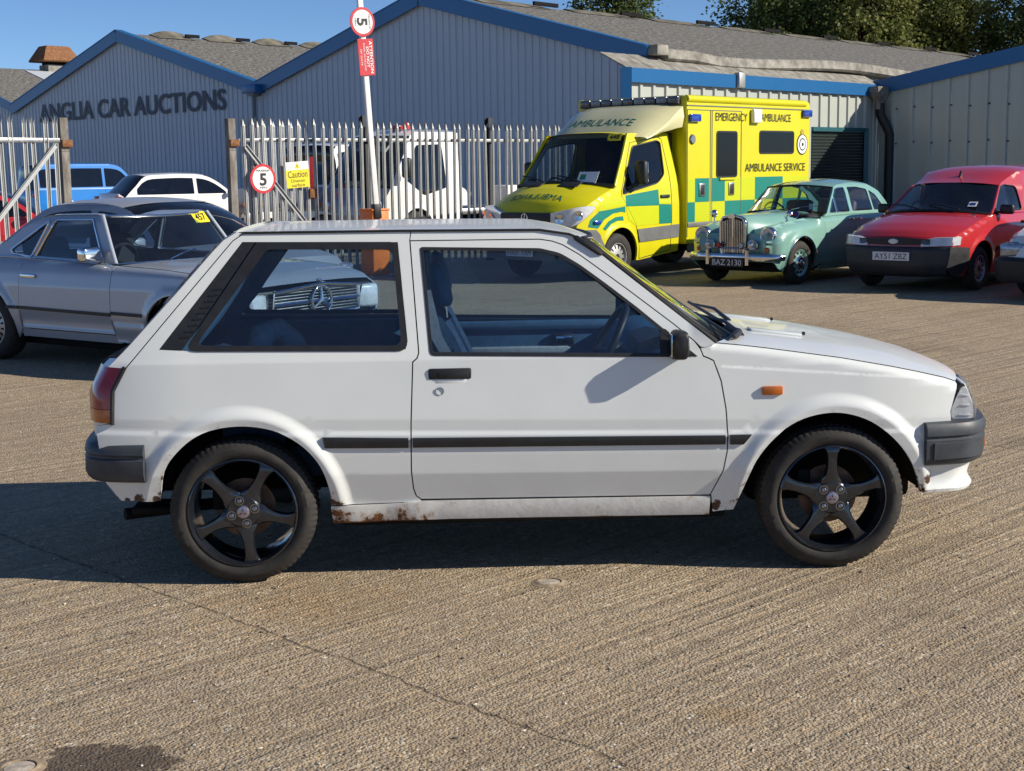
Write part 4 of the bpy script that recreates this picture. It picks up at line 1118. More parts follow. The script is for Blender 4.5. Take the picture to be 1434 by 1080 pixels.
def seat(y, parent=car):
    s = MB()
    s.loft([[(x, y + k * w, z) for k, x, z in ((-1, .10, zb), (-1, .10, zb + .10), (-.8, .10, zb + .14), (.8, .10, zb + .14), (1, .10, zb + .10), (1, .10, zb))] if False else [(xx, y + a * .24, zb + b) for a, b in ((-1, 0), (-1, .11), (-.75, .15), (.75, .15), (1, .11), (1, 0))] for xx, zb in ((.12, .36), (.08, .38), (-.30, .34), (-.34, .33))])
    so = s.build('front_seat', M_cloth, parent, 50)
    lean = math.tan(R(21)); b = []
    for z, hw, t in ((.44, .22, .10), (.60, .245, .13), (.80, .24, .12), (.95, .21, .10), (1.02, .17, .07)):
        xc = -.21 - (z - .44) * lean
        b.append([(xc + t * .5, y - hw * .75, z), (xc + t * .75, y - hw * .95, z), (xc, y - hw, z), (xc - t * .5, y - hw * .8, z), (xc - t * .5, y + hw * .8, z), (xc, y + hw, z), (xc + t * .75, y + hw * .95, z), (xc + t * .5, y + hw * .75, z)])
    MB().loft(b).build('seat_back', M_cloth, so, 50)
    hr = []
    for z, hw, t in ((1.05, .09, .05), (1.07, .115, .075), (1.14, .125, .085), (1.20, .105, .07), (1.225, .07, .04)):
        xc = -.36 - (z - 1.05) * .22
        hr.append([(xc + t * .5 * math.cos(a), y + hw * math.sin(a), z) for a in np.linspace(0, 2 * PI, 14, endpoint=False)])
    MB().loft(hr).build('headrest', M_cabin, so, 50)
    for q in (-.04, .04): MB().tube([(-.355, y + q, 1.0), (-.36, y + q, 1.07)], .006, 6).build('headrest_post', M_chrome, so)
seat(-.36); seat(.36)
for s, y in ((-1, -.60), (1, .60)):
    P = [Vector((-.44, s * .585, 1.13)), Vector((-.40, s * .60, .95)), Vector((-.28, s * .61, .72)), Vector((-.20, s * .60, .55))]
    mb = MB()
    for a, b in zip(P[:-1], P[1:]):
        mb.add([a + Vector((-.024, 0, 0)), a + Vector((.024, 0, 0)), b + Vector((.024, 0, 0)), b + Vector((-.024, 0, 0))], [[0, 1, 2, 3]])
    mb.build('seat_belt', M_clothl, car, 0, fix=False)
MB().loft([[(x, y, z) for x, z in ((-1.02, .50), (-1.00, .62), (-1.20, .90), (-1.26, .92), (-1.32, .90), (-1.25, .50))] for y in (-.58, -.55, .55, .58)]).build('rear_bench_back', M_cloth, car, 50)
MB().loft([[(x, y, z) for x, z in ((-.62, .40), (-.60, .50), (-.70, .53), (-1.05, .50), (-1.05, .38))] for y in (-.58, -.55, .55, .58)]).build('rear_bench_seat', M_cloth, car, 50)
mb = MB().tube([(-1.17, -.44, .70), (-1.135, -.40, .86), (-1.12, -.36, .935), (-1.06, -.30, .955), (-1.0, -.26, .90), (-.95, -.24, .80)], [.03, .05, .055, .05, .045, .04], 8)
mb.build('seat_belt_cover', M_clothl, car, 60)
hl_ = [[(x, v * .56, z - .03 - .02 * abs(v) ** 3) for v in np.linspace(-1, 1, 9)] for x, z in ((-1.13, 1.352), (-.9, 1.372), (-.3, 1.372), (0, 1.36), (.15, 1.328))]
MB().grid(hl_).build('headlining', M_headlin, car, 60, fix=False)
MB().box((.13, -.03, 1.235), (.02, .19, .055), .01, Matrix.Rotation(R(12), 4, 'Y')).build('rear_view_mirror', M_black, car)
for s in (-1, 1):
    MB().tube([(-.47, s * .55, 1.32), (-.455, s * .665, .90)], .028, 8).build('centre_pillar_trim', M_cabin, car)
    MB().tube([(-1.10, s * .53, 1.33), (-1.30, s * .60, 1.08), (-1.45, s * .64, .92)], [.05, .075, .085], 8).build('rear_pillar_trim', M_cabin, car)
# ------------------------------------------------------------------ shared builder for the other vehicles
def arc(cx, cz, r, a0, a1, n=14, rz=None):
    return [(cx + r * math.cos(a), cz + (rz or r) * math.sin(a)) for a in np.linspace(R(a0), R(a1), n)]

class Veh:
    """a vehicle body: x forward, y left, z up, origin on the ground; side skins are y = +-w(x, z)"""
    def __init__(s, name, label, cat, loc, yaw, scale, zs, ws, nose=None, tail=None, arches=(), flare=.0, group=None):
        s.root = thing(name, label, cat, loc, R(yaw), group, scale)
        s.zs, s.ws, s.nose, s.tail, s.arches, s.flare, s.rounds = np.array(zs), np.array(ws), nose, tail, arches, flare, []
    def w(s, x, z):
        x = np.asarray(x, float); z = np.asarray(z, float); e = .012
        f = lambda q: np.interp(q, s.zs, s.ws)
        w = (f(z - e) + 2 * f(z) + f(z + e)) / 4
        if s.nose: w = w - s.nose[2] * np.clip((x - s.nose[0]) / s.nose[1], 0, 1.3) ** 2
        if s.tail: w = w - s.tail[2] * np.clip((s.tail[0] - x) / s.tail[1], 0, 1.3) ** 2
        for cx, cz, r in s.arches:
            if s.flare:
                d = np.hypot(x - cx, z - cz); t = np.clip((r + .09 - d) / .08, 0, 1); w = w + s.flare * t * t * (3 - 2 * t)
        for poly, r in s.rounds:
            d = pdist(x, z, poly, False)
            w = w - np.where(d < r, r - np.sqrt(np.maximum(r * r - (r - d) ** 2, 0)), 0)
        return w
    def wy(s, x, z): return float(s.w(np.array([x]), np.array([z]))[0])
    def side(s, name, outline, holes, mat, off=0., step=.06, lip=.02, bstep=.05, sides=(-1, 1), parent=None, wf=None):
        f = wf or s.w; out = []
        for sd_ in sides:
            out.append(new_obj(name, panel_mesh(name, outline, holes, lambda x, z: f(x, z) + off, sd_, mat, step, None, None, lip, bstep=bstep), parent if not isinstance(parent, list) else parent[len(out)] if parent else None))
            if out[-1].parent is None: out[-1].parent = s.root
        return out
    def strip(s, name, edge, centre, mat, n=16, pw=2.2, smooth=60, inset_=0., parent=None):
        E = lerp_poly([(x, s.wy(x, z) - inset_, z) if len(e) == 2 else e for e in edge for (x, z) in [e[:1] + e[-1:]]], n); Cc = lerp_poly(centre, n); P = []
        for e, c in zip(E, Cc):
            P.append([(e[0] + (c[0] - e[0]) * (1 - abs(v) ** pw), v * e[1], e[2] + (c[1] - e[2]) * (1 - abs(v) ** pw)) for v in VV])
        mb = MB().grid(P)
        o = mb.build(name, mat, parent or s.root, smooth, fix=False); return o, P
    def wheel(s, x, r, tw, track, rim, mats, style='slots', steer=0., sides=(-1, 1)):
        for sd_ in sides: plain_wheel(s.root, x, sd_ * track, r, sd_, r, tw, rim, mats, style, steer)

def plain_wheel(parent, x, y, z, s, r, tw, rim, mats, style='slots', steer=0.):
    root = bpy.data.objects.new('wheel', None); COL.objects.link(root); root.parent = parent; root.location = (x, y, z); root.rotation_euler = (0, 0, steer); root.empty_display_size = .1
    h = tw / 2
    prof = [(rim - .004, h - .02), (rim + .01, h - .005), ((rim + r) / 2, h), (r - .025, h - .012), (r - .006, h - .035), (r, h - .06), (r, -h + .06), (r - .02, -h + .01), (rim, -h + .02)]
    MB().lathe([(a, s * b) for a, b in prof], 48, (0, 0, 0), 'y').build('tyre', M_tyre, root, 40)
    k = rim
    if style == 'chrome_cap':
        MB().lathe([(a, s * b) for a, b in [(k, h - .015), (k - .012, h - .022), (k * .80, h - .045), (k * .62, h - .035), (k * .5, h - .045), (.03, h - .05)]], 40, (0, 0, 0), 'y').build('rim', mats[0], root, 40)
        MB().lathe([(a, s * b) for a, b in [(0, h + .012), (k * .16, h + .008), (k * .22, h - .004), (k * .42, h - .006), (k * .52, h - .025), (k * .53, h - .045)]], 32, (0, 0, 0), 'y').build('hub_cap', mats[1], root, 40)
        for i in range(10):
            a = 2 * PI * i / 10
            MB().box((k * .72 * math.cos(a), s * (h - .039), k * .72 * math.sin(a)), (.03, .006, .05), .002, Matrix.Rotation(-a, 4, 'Y')).build('rim_slot', M_dark, root, 0)
    else:
        MB().lathe([(a, s * b) for a, b in [(k, h - .012), (k - .012, h - .012), (k - .03, h - .045), (k * .55, h - .03), (k * .3, h - .022), (0, h - .02)]], 40, (0, 0, 0), 'y').build('rim', mats[0], root, 40)
        n, ln, wd = {'slots': (12, .34, .05), 'bundt': (15, .30, .045), 'five': (5, .5, .22)}[style]
        for i in range(n):
            a = 2 * PI * (i + .5) / n
            MB().box((k * .68 * math.cos(a), s * (h - .036), k * .68 * math.sin(a)), (k * ln, .012, k * wd * 2), .004, Matrix.Rotation(-a, 4, 'Y')).build('rim_slot', M_dark, root, 0)
        MB().lathe([(a, s * b) for a, b in [(0, h - .010), (.035, h - .012), (.045, h - .022)]], 20, (0, 0, 0), 'y').build('centre_cap', mats[1], root, 40)
    return root

def plate(parent, M, text, face=None, tm=None, w=.52, h=.111, name='number_plate'):
    o = MB().box((0, 0, 0), (w, h, .008), .003).build(name, face or M_whitep, parent, 0, M=M)
    if text: text_obj('plate_lettering', text, tm or M_blackp, o, Matrix.Translation((0, 0, .0055)), w * .88, h * .66, .015)
    return o

M_interior = simple('dark_cabin_trim', (.03, .032, .036), .8, spec=.2, var=.2, scale=12)
M_beige = simple('parchment_trim', (.36, .31, .22), .8, spec=.2)
def cabin(v, x0, x1, zf, zd, hw, mat=M_interior, rows=((.0, 1),), sw=None, wheel_y=-.36, seat_h=1.05):
    """floor, dash, seats and steering wheel inside a shell; sw = (x, z) of the steering wheel"""
    MB().box(((x0 + x1) / 2, 0, zf), (x1 - x0, hw * 2, .06), .01).build('cabin_floor', M_dark, v.root)
    for xs, n in rows:
        for y in ((-.38, .38) if n == 2 else (0,)):
            wdt = .46 if n == 2 else hw * 1.7
            mb = MB().box((xs, y, zf + .30), (.5, wdt, .16), .05)
            mb.box((xs - .27, y, zf + .62), (.15, wdt, .60), .06, Matrix.Rotation(R(-14), 4, 'Y'))
            so = mb.build('seat', mat, v.root, 50)
            if n == 2: MB().box((xs - .36, y, zf + seat_h - .05), (.09, .27, .17), .04, Matrix.Rotation(R(-14), 4, 'Y')).build('headrest', mat, so, 50)
    if sw:
        MB().box((sw[0] + .38, 0, sw[1] - .10), (.36, hw * 1.95, .22), .06).build('dashboard', M_interior, v.root, 50)
        M = Matrix.Translation((sw[0], wheel_y, sw[1])) @ Matrix.Rotation(R(-62), 4, 'Y')
        mb = MB().tube([M @ Vector((.19 * math.cos(a), .19 * math.sin(a), 0)) for a in np.linspace(0, 2 * PI, 28, endpoint=False)], .014, 6, closed=True)
        for a in (R(90), R(-90), R(180)): mb.tube([M @ Vector((0, 0, -.02)), M @ Vector((.185 * math.cos(a), .185 * math.sin(a), 0))], .011, 6)
        mb.tube([M @ Vector((0, 0, 0)), M @ Vector((0, 0, -.25))], .03, 8)
        mb.build('steering_wheel', M_black, v.root, 50)

# ------------------------------------------------------------------ silver-blue hard-top coupe on the left
M_silver = paint('silver_blue_metallic', (.40, .44, .50), .36, dirt=.10, flake=.22, coat=.7, cr0=.04)
Vm = Veh('silver_coupe', 'silver-blue classic coupe with removable hard top and chrome door mirror', 'car', (-4.103, 13.319, 0), -34.9, .969,
         [.15, .30, .44, .49, .52, .70, .82, .90, .95], [.78, .825, .865, .872, .872, .868, .845, .80, .74], nose=(2.6, .65, .10), tail=(-.5, .6, .10), arches=((0, .31, .36), (2.455, .31, .36)), flare=.022)
def merc():
    v = Vm
    base = v.w
    top = [(-1.08, .86), (-.6, .915), (-.10, .933), (.30, .932), (.645, .926), (1.178, .908), (1.72, .893), (2.3, .873), (2.8, .835), (3.06, .775), (3.13, .73)]
    v.rounds = [(top, .05)]
    ra = arc(0, .31, .365, -14, 194, 18); fa = arc(2.455, .31, .365, -14, 194, 18)
    rear = top[:4] + [(.452, .929), (.446, .51), (.42, .30), (.36, .225)] + ra + [(-.42, .23), (-.98, .34), (-1.08, .50)]
    # ribbed lower cladding
    ribs = lambda x, z: v.w(x, z) - .006 * np.clip((.485 - z) * 40, 0, 1) * (np.abs(np.sin((z - .3) * PI / .026)) ** .5)
    rq = v.side('rear_wing', rear, [], M_silver, step=.045)
    dpoly = inset([(.452, .929), (.645, .926), (1.178, .908), (1.672, .894), (1.668, .31), (.43, .31), (.446, .51)], .004)
    dd = v.side('door', dpoly, [], M_silver, step=.03, wf=ribs, bstep=.03)
    front = inset([(1.672, .894), (1.72, .893), (2.3, .873), (2.8, .835), (3.06, .775), (3.13, .73), (3.19, .66), (3.19, .47), (3.10, .30), (2.90, .24)] + fa + [(2.0, .24), (1.668, .25)], .003)
    v.side('front_wing', front, [], M_silver, step=.04, wf=ribs, bstep=.03)
    v.side('sill', [(.40, .305), (.40, .235), (1.70, .235), (1.70, .305)], [], M_silver, off=-.02)
    for a, b in ((.30, .438), (.452, 1.664), (1.676, 2.06)):
        v.side('side_moulding', [(a, .487), (b, .487 - (b - a) * .012), (b, .514 - (b - a) * .012), (a, .514)], [], M_black, off=.012, lip=.014)
    for sd_ in (-1, 1):
        d = dd[0 if sd_ < 0 else 1]
        MB().box((.585, sd_ * (v.wy(.58, .78) + .012), .782), (.20, .02, .032), .008).build('door_handle', M_chrome, d)
        P = [[(cx + .37 * math.cos(a), sd_ * y, .31 + .37 * math.sin(a)) for y in (.45, .84)] for cx in (0,) for a in np.linspace(R(-14), R(194), 18)]
        MB().grid(P).build('wheel_housing', M_dark, v.root, 40, fix=False)
        P = [[(2.455 + .37 * math.cos(a), sd_ * y, .31 + .37 * math.sin(a)) for y in (.45, .83)] for a in np.linspace(R(-14), R(194), 18)]
        MB().grid(P).build('wheel_housing', M_dark, v.root, 40, fix=False)
        # mirror: big chrome box
        w = v.wy(1.40, .93)
        mb = MB().box((1.40, sd_ * (w + .08), .985), (.10, .20, .125), .03, seg=3)
        mb.tube([(1.42, sd_ * (w - .06), .91), (1.41, sd_ * (w + .04), .945)], .025, 8)
        mo = mb.build('door_mirror', M_chrome, v.root, 50)
        MB().box((1.348, sd_ * (w + .08), .985), (.01, .175, .10), .004).build('mirror_glass', M_black, mo)
    v.strip('bonnet', [(1.70, .895), (2.3, .874), (2.8, .836), (3.06, .777), (3.12, .735)], [(1.80, .915), (2.3, .915), (2.8, .893), (3.10, .835), (3.24, .765)], M_silver, 24, 2.4)
    v.strip('rear_deck', [(-.20, .932), (-.6, .915), (-1.08, .86)], [(-.20, .945), (-.65, .93), (-1.16, .865)], M_silver, 10, 2.4)
    v.strip('tail_panel', [(-1.08, .86), (-1.08, .50), (-.98, .34)], [(-1.16, .865), (-1.17, .50), (-1.05, .34)], M_silver, 8, 5)
    # hard top
    gw = lambda x, z: np.interp(z, [.86, .93, 1.24, 1.30, 1.33], [.735, .72, .635, .60, .57])
    qwin = roundpoly([(.648, 1.262), (.150, .990), (.21, .962), (.468, .940)], [.02, .03, .02, .02])
    dwin = roundpoly([(.722, 1.262), (1.222, 1.268), (1.395, .995), (1.44, .915), (.525, .940)], [.02, .02, .02, .01, .02])
    ht = [(-.14, .935), (.03, 1.04), (.28, 1.19), (.50, 1.275), (.68, 1.305), (1.24, 1.312), (1.30, 1.302), (1.47, 1.05), (1.575, .893), (1.18, .908), (.645, .926)]
    hs = v.side('hard_top_side', ht, [qwin, dwin], M_silver, wf=gw, step=.05, bstep=.04, lip=.03)
    v.side('quarter_glass', inset(qwin, -.01), [], M_glass, off=-.01, wf=gw, lip=0)
    v.side('door_glass', inset(dwin, -.01), [], M_glass, off=-.01, wf=gw, lip=0)
    for sd_ in (-1, 1):
        for poly in (qwin, dwin): MB().tube([(x, sd_ * (float(gw(0, z)) + .004), z) for x, z in dens(poly, .06)], .0095, 6, closed=True).build('window_trim', M_chrome, v.root, 50)
        MB().tube([(x, sd_ * (float(gw(0, z)) + .01), z) for x, z in dens([(-.14, .937), (.645, .93), (1.18, .911), (1.57, .895)], .1, False)], .010, 6).build('belt_trim', M_chrome, v.root)
    e = [(.03, float(gw(0, 1.04)), 1.04), (.28, float(gw(0, 1.19)), 1.19), (.50, float(gw(0, 1.275)), 1.275), (.68, .60, 1.305), (1.0, .597, 1.311), (1.24, .597, 1.312), (1.30, .60, 1.302)]
    c = [(-.12, 1.05), (.16, 1.18), (.42, 1.25), (.68, 1.272), (1.0, 1.280), (1.28, 1.290), (1.40, 1.290)]
    E = lerp_poly(e, 22); Cc = lerp_poly(c, 22)
    P = []
    for a, b in zip(E, Cc):
        row = []
        for q in VV: # pagoda: dips in the middle, raised rails at the sides
            k = 1 - abs(q) ** 3; row.append((a[0] + (b[0] - a[0]) * (1 - q * q), q * a[1], a[2] + (b[1] - a[2]) * k + .014 * math.exp(-((abs(q) - .93) / .05) ** 2)))
        P.append(row)
    MB().grid(P).build('hard_top', M_silver, v.root, 60, fix=False)
    wse = [(1.302, .60, 1.300), (1.47, .672, 1.05), (1.585, .72, .893)]; wsc = [(1.42, 1.288), (1.62, 1.07), (1.80, .905)]
    v.strip('windscreen', wse, wsc, M_glass, 12, 2)
    for sd_ in (-1, 1): MB().tube([(x + .01, sd_ * y, z + .004) for x, y, z in dens(wse, .08, False)], .020, 8).build('windscreen_pillar', M_silver, v.root, 50)
    MB().tube([(1.302 + .118 * (1 - q * q), q * .60, 1.300 - .012 * (1 - q * q)) for q in VV], .014, 6).build('screen_trim', M_chrome, v.root)
    MB().tube([(1.590 + .215 * (1 - q * q), q * .715, .897 + .012 * (1 - q * q)) for q in VV], .012, 6).build('screen_trim', M_chrome, v.root)
    for y in (-.28, .20):
        MB().tube([(1.78, y, .925), (1.72, y + .2, .965), (1.64, y + .42, .99)], .008, 6).build('wiper', M_chrome, v.root)
    # nose
    MB().box((3.13, 0, .58), (.06, 1.50, .26), .02).build('nose_panel', M_black, v.root)
    mb = MB().tube([(3.225, -.535, .50), (3.235, -.53, .70), (3.27, 0, .745), (3.235, .53, .70), (3.225, .50, .50), (3.25, 0, .49)], .014, 6, closed=True)
    gr_ = mb.build('grille_surround', M_chrome, v.root, 50)
    for i in range(9):
        z = .515 + i * .024
        MB().tube([(3.205, -.50, z), (3.24, 0, z + .006), (3.205, .50, z)], .0058, 6).build('grille_bar', M_steel, gr_, 50)
    MB().tube([(3.215, -.51, .60), (3.255, 0, .606), (3.215, .51, .60)], .012, 6).build('grille_bar', M_chrome, gr_, 50)
    em = MB().tube([(3.262, .118 * math.cos(a), .606 + .118 * math.sin(a)) for a in np.linspace(0, 2 * PI, 32, endpoint=False)], .012, 8, closed=True)
    for a in (90, 210, 330): em.tube([(3.262, 0, .606), (3.262, .112 * math.cos(R(a)), .606 + .112 * math.sin(R(a)))], [.016, .005], 6)
    em.build('grille_emblem', M_chrome, gr_, 50)
    for sd_ in (-1, 1):
        hb = MB().box((3.155, sd_ * .665, .59), (.10, .235, .20), .03, sd_ * R(-14)).build('headlamp', M_reflector, v.root, 50)
        MB().box((3.175, sd_ * .668, .59), (.11, .25, .215), .035, sd_ * R(-14)).build('headlamp_lens', M_lens, hb, 50)
        MB().box((3.06, sd_ * .80, .60), (.16, .06, .15), .02, sd_ * R(-14)).build('front_indicator', M_amber, v.root, 50)
    MB().box((3.235, 0, .775), (.04, .035, .012), .005).build('bonnet_badge', M_chrome, v.root)
    bp = spline([(2.85, -.86), (3.08, -.83), (3.22, -.72), (3.29, -.45), (3.32, 0), (3.29, .45), (3.22, .72), (3.08, .83), (2.85, .86)], 3)
    sweep(bp, [(-.02, .37), (.03, .36), (.045, .40), (.045, .44), (.03, .48), (-.02, .47)], 'front_bumper', M_chrome, v.root)
    sweep([(x, y) for x, y in bp], [(.043, .40), (.056, .40), (.056, .435), (.043, .435)], 'bumper_strip', M_black, v.root)
    rp = spline([(-.70, .87), (-1.0, .80), (-1.16, .60), (-1.20, 0), (-1.16, -.60), (-1.0, -.80), (-.70, -.87)], 3)
    sweep(rp, [(-.02, .40), (.03, .39), (.045, .43), (.03, .50), (-.02, .49)], 'rear_bumper', M_chrome, v.root)
    MB().box((3.18, 0, .33), (.1, 1.4, .16), .03).build('front_valance', M_silver, v.root)
    MB().box((1.1, 0, .27), (3.6, 1.5, .1), .02).build('floor_pan', M_dark, v.root)
    cabin(v, .1, 1.75, .18, .9, .66, M_interior, ((.55, 2),), (1.20, .88), -.36, .98)
    MB().box((.10, 0, .80), (.35, 1.3, .25), .05).build('rear_shelf', M_interior, v.root)
    alloy = simple('weathered_alloy', (.36, .36, .37), .38, metal=.9, var=.12)
    v.wheel(0, .31, .20, .755, .185, (alloy, M_chrome), 'bundt'); v.wheel(2.455, .31, .20, .755, .185, (alloy, M_chrome), 'bundt')
    # auction lot stickers high on the far corner of the screen
    M = frame_M((1.392, .44, 1.255), (-.16, 1, .02), (-.62, .10, .80))
    st = MB().box((0, 0, .004), (.20, .12, .003), 0).build('lot_sticker', M_yellowp, v.root, 0, M=M)
    text_obj('sticker_lettering', '457', M_blackp, st, Matrix.Translation((0, 0, .008)), .14, .075, .02)
merc()
# ------------------------------------------------------------------ ambulance
M_ayel = paint('ambulance_yellow', (.66, .60, .006), .4, dirt=.05, coat=.2, cr0=.12, spec=.3)
M_alime = paint('battenburg_lime', (.56, .61, .010), .4, dirt=.04, coat=.2, cr0=.12, spec=.3)
M_agreen = paint('battenburg_green', (.0, .21, .165), .4, dirt=.03, coat=.2, cr0=.1)
M_afair = paint('fairing_cream', (.70, .66, .36), .35, dirt=.1)
M_agrey = simple('grey_cladding', (.16, .165, .17), .5, var=.1)
M_greenp = simple('green_print', (.004, .13, .10), .5)
Va = Veh('ambulance', 'yellow box-body ambulance with green check panels and roof light bar', 'ambulance', (.917, 21.41, 0), -132., .977,
         [.2, .45, .75, 1.1, 1.35, 2.1, 2.3], [.93, .965, .985, .98, .955, .80, .76], nose=(.30, .75, .16), arches=((.10, .36, .40),), flare=.03)
def ambulance():
    v = Va
    ba = arc(.08, .36, .415, -12, 192, 18)
    bon = [(.16, 1.345), (.45, 1.24), (.70, 1.12), (.86, 1.00)]
    v.rounds = [(bon, .05)]
    body = [(-.34, 2.14), (-1.40, 2.14), (-1.40, .36), (-.42, .27)] + arc(.08, .36, .415, 192, -12, 18) + [(.62, .30), (.90, .32), (.97, .50), (.97, .72), (.90, .93)] + bon[::-1] + [(.12, 1.40)]
    dwin = roundpoly([(-.40, 1.945), (-1.03, 2.035), (-1.115, 2.01), (-1.085, 1.53), (-.90, 1.405), (-.02, 1.255), (-.02, 1.31)], [.05, .03, .04, .06, .08, .02, .03])
    sk = v.side('cab_side', body, [dwin], M_ayel, step=.06, lip=.03)
    v.side('door_glass', inset(dwin, -.012), [], M_glass_van, off=-.012, lip=0)
    for s in (-1, 1):
        MB().tube([(x, s * (v.wy(x, z) + .001), z) for x, z in dens(dwin, .08)], .012, 6, closed=True).build('window_seal', M_rubber, v.root, 50)
        dl = [(.02, 1.22), (-.30, .80), (-.40, .45), (-.42, .29), (-1.19, .385), (-1.215, 1.52), (-1.16, 2.06), (-1.05, 2.09), (-.36, 2.0), (.02, 1.30)]
        MB().tube([(x, s * (v.wy(x, z) + .0005), z) for x, z in dens(dl, .08)], .006, 4, closed=True).build('door_shut_line', M_rubber, v.root, 50)
        w = v.wy(-.95, 1.20)
        MB().box((-1.03, s * (w + .015), 1.20), (.22, .03, .05), .012).build('door_handle', M_black, v.root)
        mb = MB().box((-.30, s * (v.wy(-.3, 1.5) + .16), 1.56), (.12, .20, .36), .045)
        mb.tube([(-.15, s * (v.wy(-.1, 1.3) - .02), 1.33), (-.26, s * (v.wy(-.3, 1.4) + .10), 1.40)], .035, 8)
        mo = mb.build('door_mirror', M_black, v.root, 50)
        MB().box((-.362, s * (v.wy(-.3, 1.5) + .16), 1.57), (.01, .16, .28), .004).build('mirror_glass', M_chrome, mo)
        # check panels on the cab (proud vinyl), grey rubbing strip
        so = (s,)
        MB()
    quads = [('check_panel', M_agreen, [(-.06, 1.232), (-.872, 1.305), (-.874, 1.068), (-.06, 1.074)]), ('check_panel', M_alime, [(-.06, 1.068), (-.872, 1.062), (-.872, .79), (-.30, .78), (-.12, .88)]),
             ('check_panel', M_agreen, [(-.88, 1.085), (-1.19, 1.075), (-1.19, .79), (-.88, .79)]), ('check_panel', M_alime, [(-.88, 1.305), (-1.19, 1.33), (-1.19, 1.085), (-.88, 1.085)]),
             ('check_panel', M_agreen, [(-.04, 1.075), (.55, 1.02), (.72, .90), (.76, .80), (.58, .775), (.45, .90), (.25, .98), (.05, 1.0), (-.04, .985)]),
             ('check_panel', M_agreen, [(.02, .935), (.20, .925), (.36, .87), (.48, .77), (.43, .74), (.30, .83), (.15, .872), (.0, .87)]),
             ('check_panel', M_alime, [(-.06, 1.225), (-.06, 1.085), (.42, 1.045), (.60, 1.02), (.45, 1.16), (.25, 1.20)])]
    for nm, mt, q in quads: v.side(nm, q, [], mt, off=.004, step=.08, lip=.004, bstep=.05)
    v.side('rubbing_strip', [(-.325, .73), (-1.385, .77), (-1.385, .575), (-.40, .535)], [], M_agrey, off=.014, lip=.014)
    v.side('bumper_corner', [(.46, .50), (.53, .68), (.62, .76), (.98, .76), (.985, .34), (.60, .30), (.50, .40)], [], M_agrey, off=.010, lip=.02)
    bo_, _ = v.strip('bonnet', [(.14, 1.365)] + bon, [(.36, 1.42), (.60, 1.36), (.82, 1.24), (.97, 1.08)][:1] + [(.60, 1.36), (.80, 1.26), (.93, 1.15), (1.01, 1.03)], M_ayel, 18, 2.4)
    v.strip('front_panel', [(.86, 1.00), (.92, .90), (.97, .72), (.97, .55)], [(1.01, 1.03), (1.05, .92), (1.08, .74), (1.08, .55)], M_ayel, 10, 2.6)
    v.strip('front_bumper', [(.985, .60), (1.0, .50), (.96, .34)], [(1.10, .60), (1.12, .48), (1.07, .32)], M_agrey, 8, 2.6)
    MB().box((1.045, 0, .935), (.06, .98, .15), .03).build('grille', M_black, v.root)
    g = MB().tube([(1.085, .055 * math.cos(a), .94 + .055 * math.sin(a)) for a in np.linspace(0, 2 * PI, 20, endpoint=False)], .008, 6, closed=True)
    for a in (90, 210, 330): g.tube([(1.085, 0, .94), (1.085, .05 * math.cos(R(a)), .94 + .05 * math.sin(R(a)))], .006, 6)
    g.build('grille_emblem', M_chrome, v.root)
    for y in (-.36, .36): MB().box((.47, y, 1.405), (.16, .38, .012), .004, Matrix.Rotation(R(24), 4, 'Y')).build('bonnet_vent', M_black, v.root)
    for s in (-1, 1):
        plan = [(1.085, .50), (1.075, .66), (1.03, .80), (.945, .895), (.82, .955), (.68, .985)]; zl = (.83, .81, .80, .85, .945, 1.05); zh = (1.0, 1.03, 1.06, 1.085, 1.10, 1.095)
        def lamp(o, m_):
            rr = []
            for i, (x, y) in enumerate(plan):
                f_ = (x + o, s * (y + o)); b_ = (x - .12, s * (y - .10))
                rr.append([(*f_, zl[i] - o * .3), (*f_, zh[i] + o * .3), (*b_, zh[i]), (*b_, zl[i])])
            return MB().loft(rr)
        h = lamp(.0, 0).build('headlamp', M_reflector, v.root, 40)
        lamp(.018, 0).build('headlamp_lens', M_lens, h, 40)
        for i in (1, 3): MB().lathe([(.075, .0), (.068, .012), (0, .004)], 20, (0, 0, 0), 'z').build('lamp_bowl', M_chrome, h, 40, M=frame_M((plan[i][0] + .004, s * (plan[i][1] + .004), (zl[i] + zh[i]) / 2), (-.3, s * .9, 0), (0, 0, 1)) if s > 0 else frame_M((plan[i][0] + .004, s * (plan[i][1] + .004), (zl[i] + zh[i]) / 2), (.3, .9, 0), (0, 0, 1)))
        MB().box((.60, s * (v.wy(.6, .85) + .015), .862), (.13, .03, .05), .01, s * R(-8)).build('side_lamp', M_bluelamp, v.root)
    plate(v.root, frame_M((1.135, -.06, .43), (0, 1, 0), (0, 0, 1)), 'HX07 YXM')
    # screen and roof
    ws_e = [(.14, v.wy(.14, 1.37) - .03, 1.372), (-.36, v.wy(-.36, 2.10) - .03, 2.105)]; ws_c = [(.34, 1.425), (-.30, 2.16)]
    v.strip('windscreen', ws_e, ws_c, M_glass_van, 12, 2.2)
    for s in (-1, 1): MB().tube([(x, s * (y + .012), z) for x, y, z in dens(ws_e, .1, False)], .022, 8).build('windscreen_pillar', M_ayel, v.root, 50)
    MB().tube([(.15 + .205 * (1 - q * q), q * .93, 1.372 + .055 * (1 - q * q)) for q in VV], .03, 6).build('scuttle', M_black, v.root)
    for y, d in ((-.25, 1), (.45, 1)): MB().tube([(.35, y, 1.44), (.22, y - .32, 1.50), (.12, y - .62, 1.53)], .012, 6).build('wiper', M_black, v.root)
    v.strip('cab_roof', [(-.36, 2.105), (-1.40, 2.14)], [(-.30, 2.16), (-1.40, 2.24)], M_ayel, 8, 3)
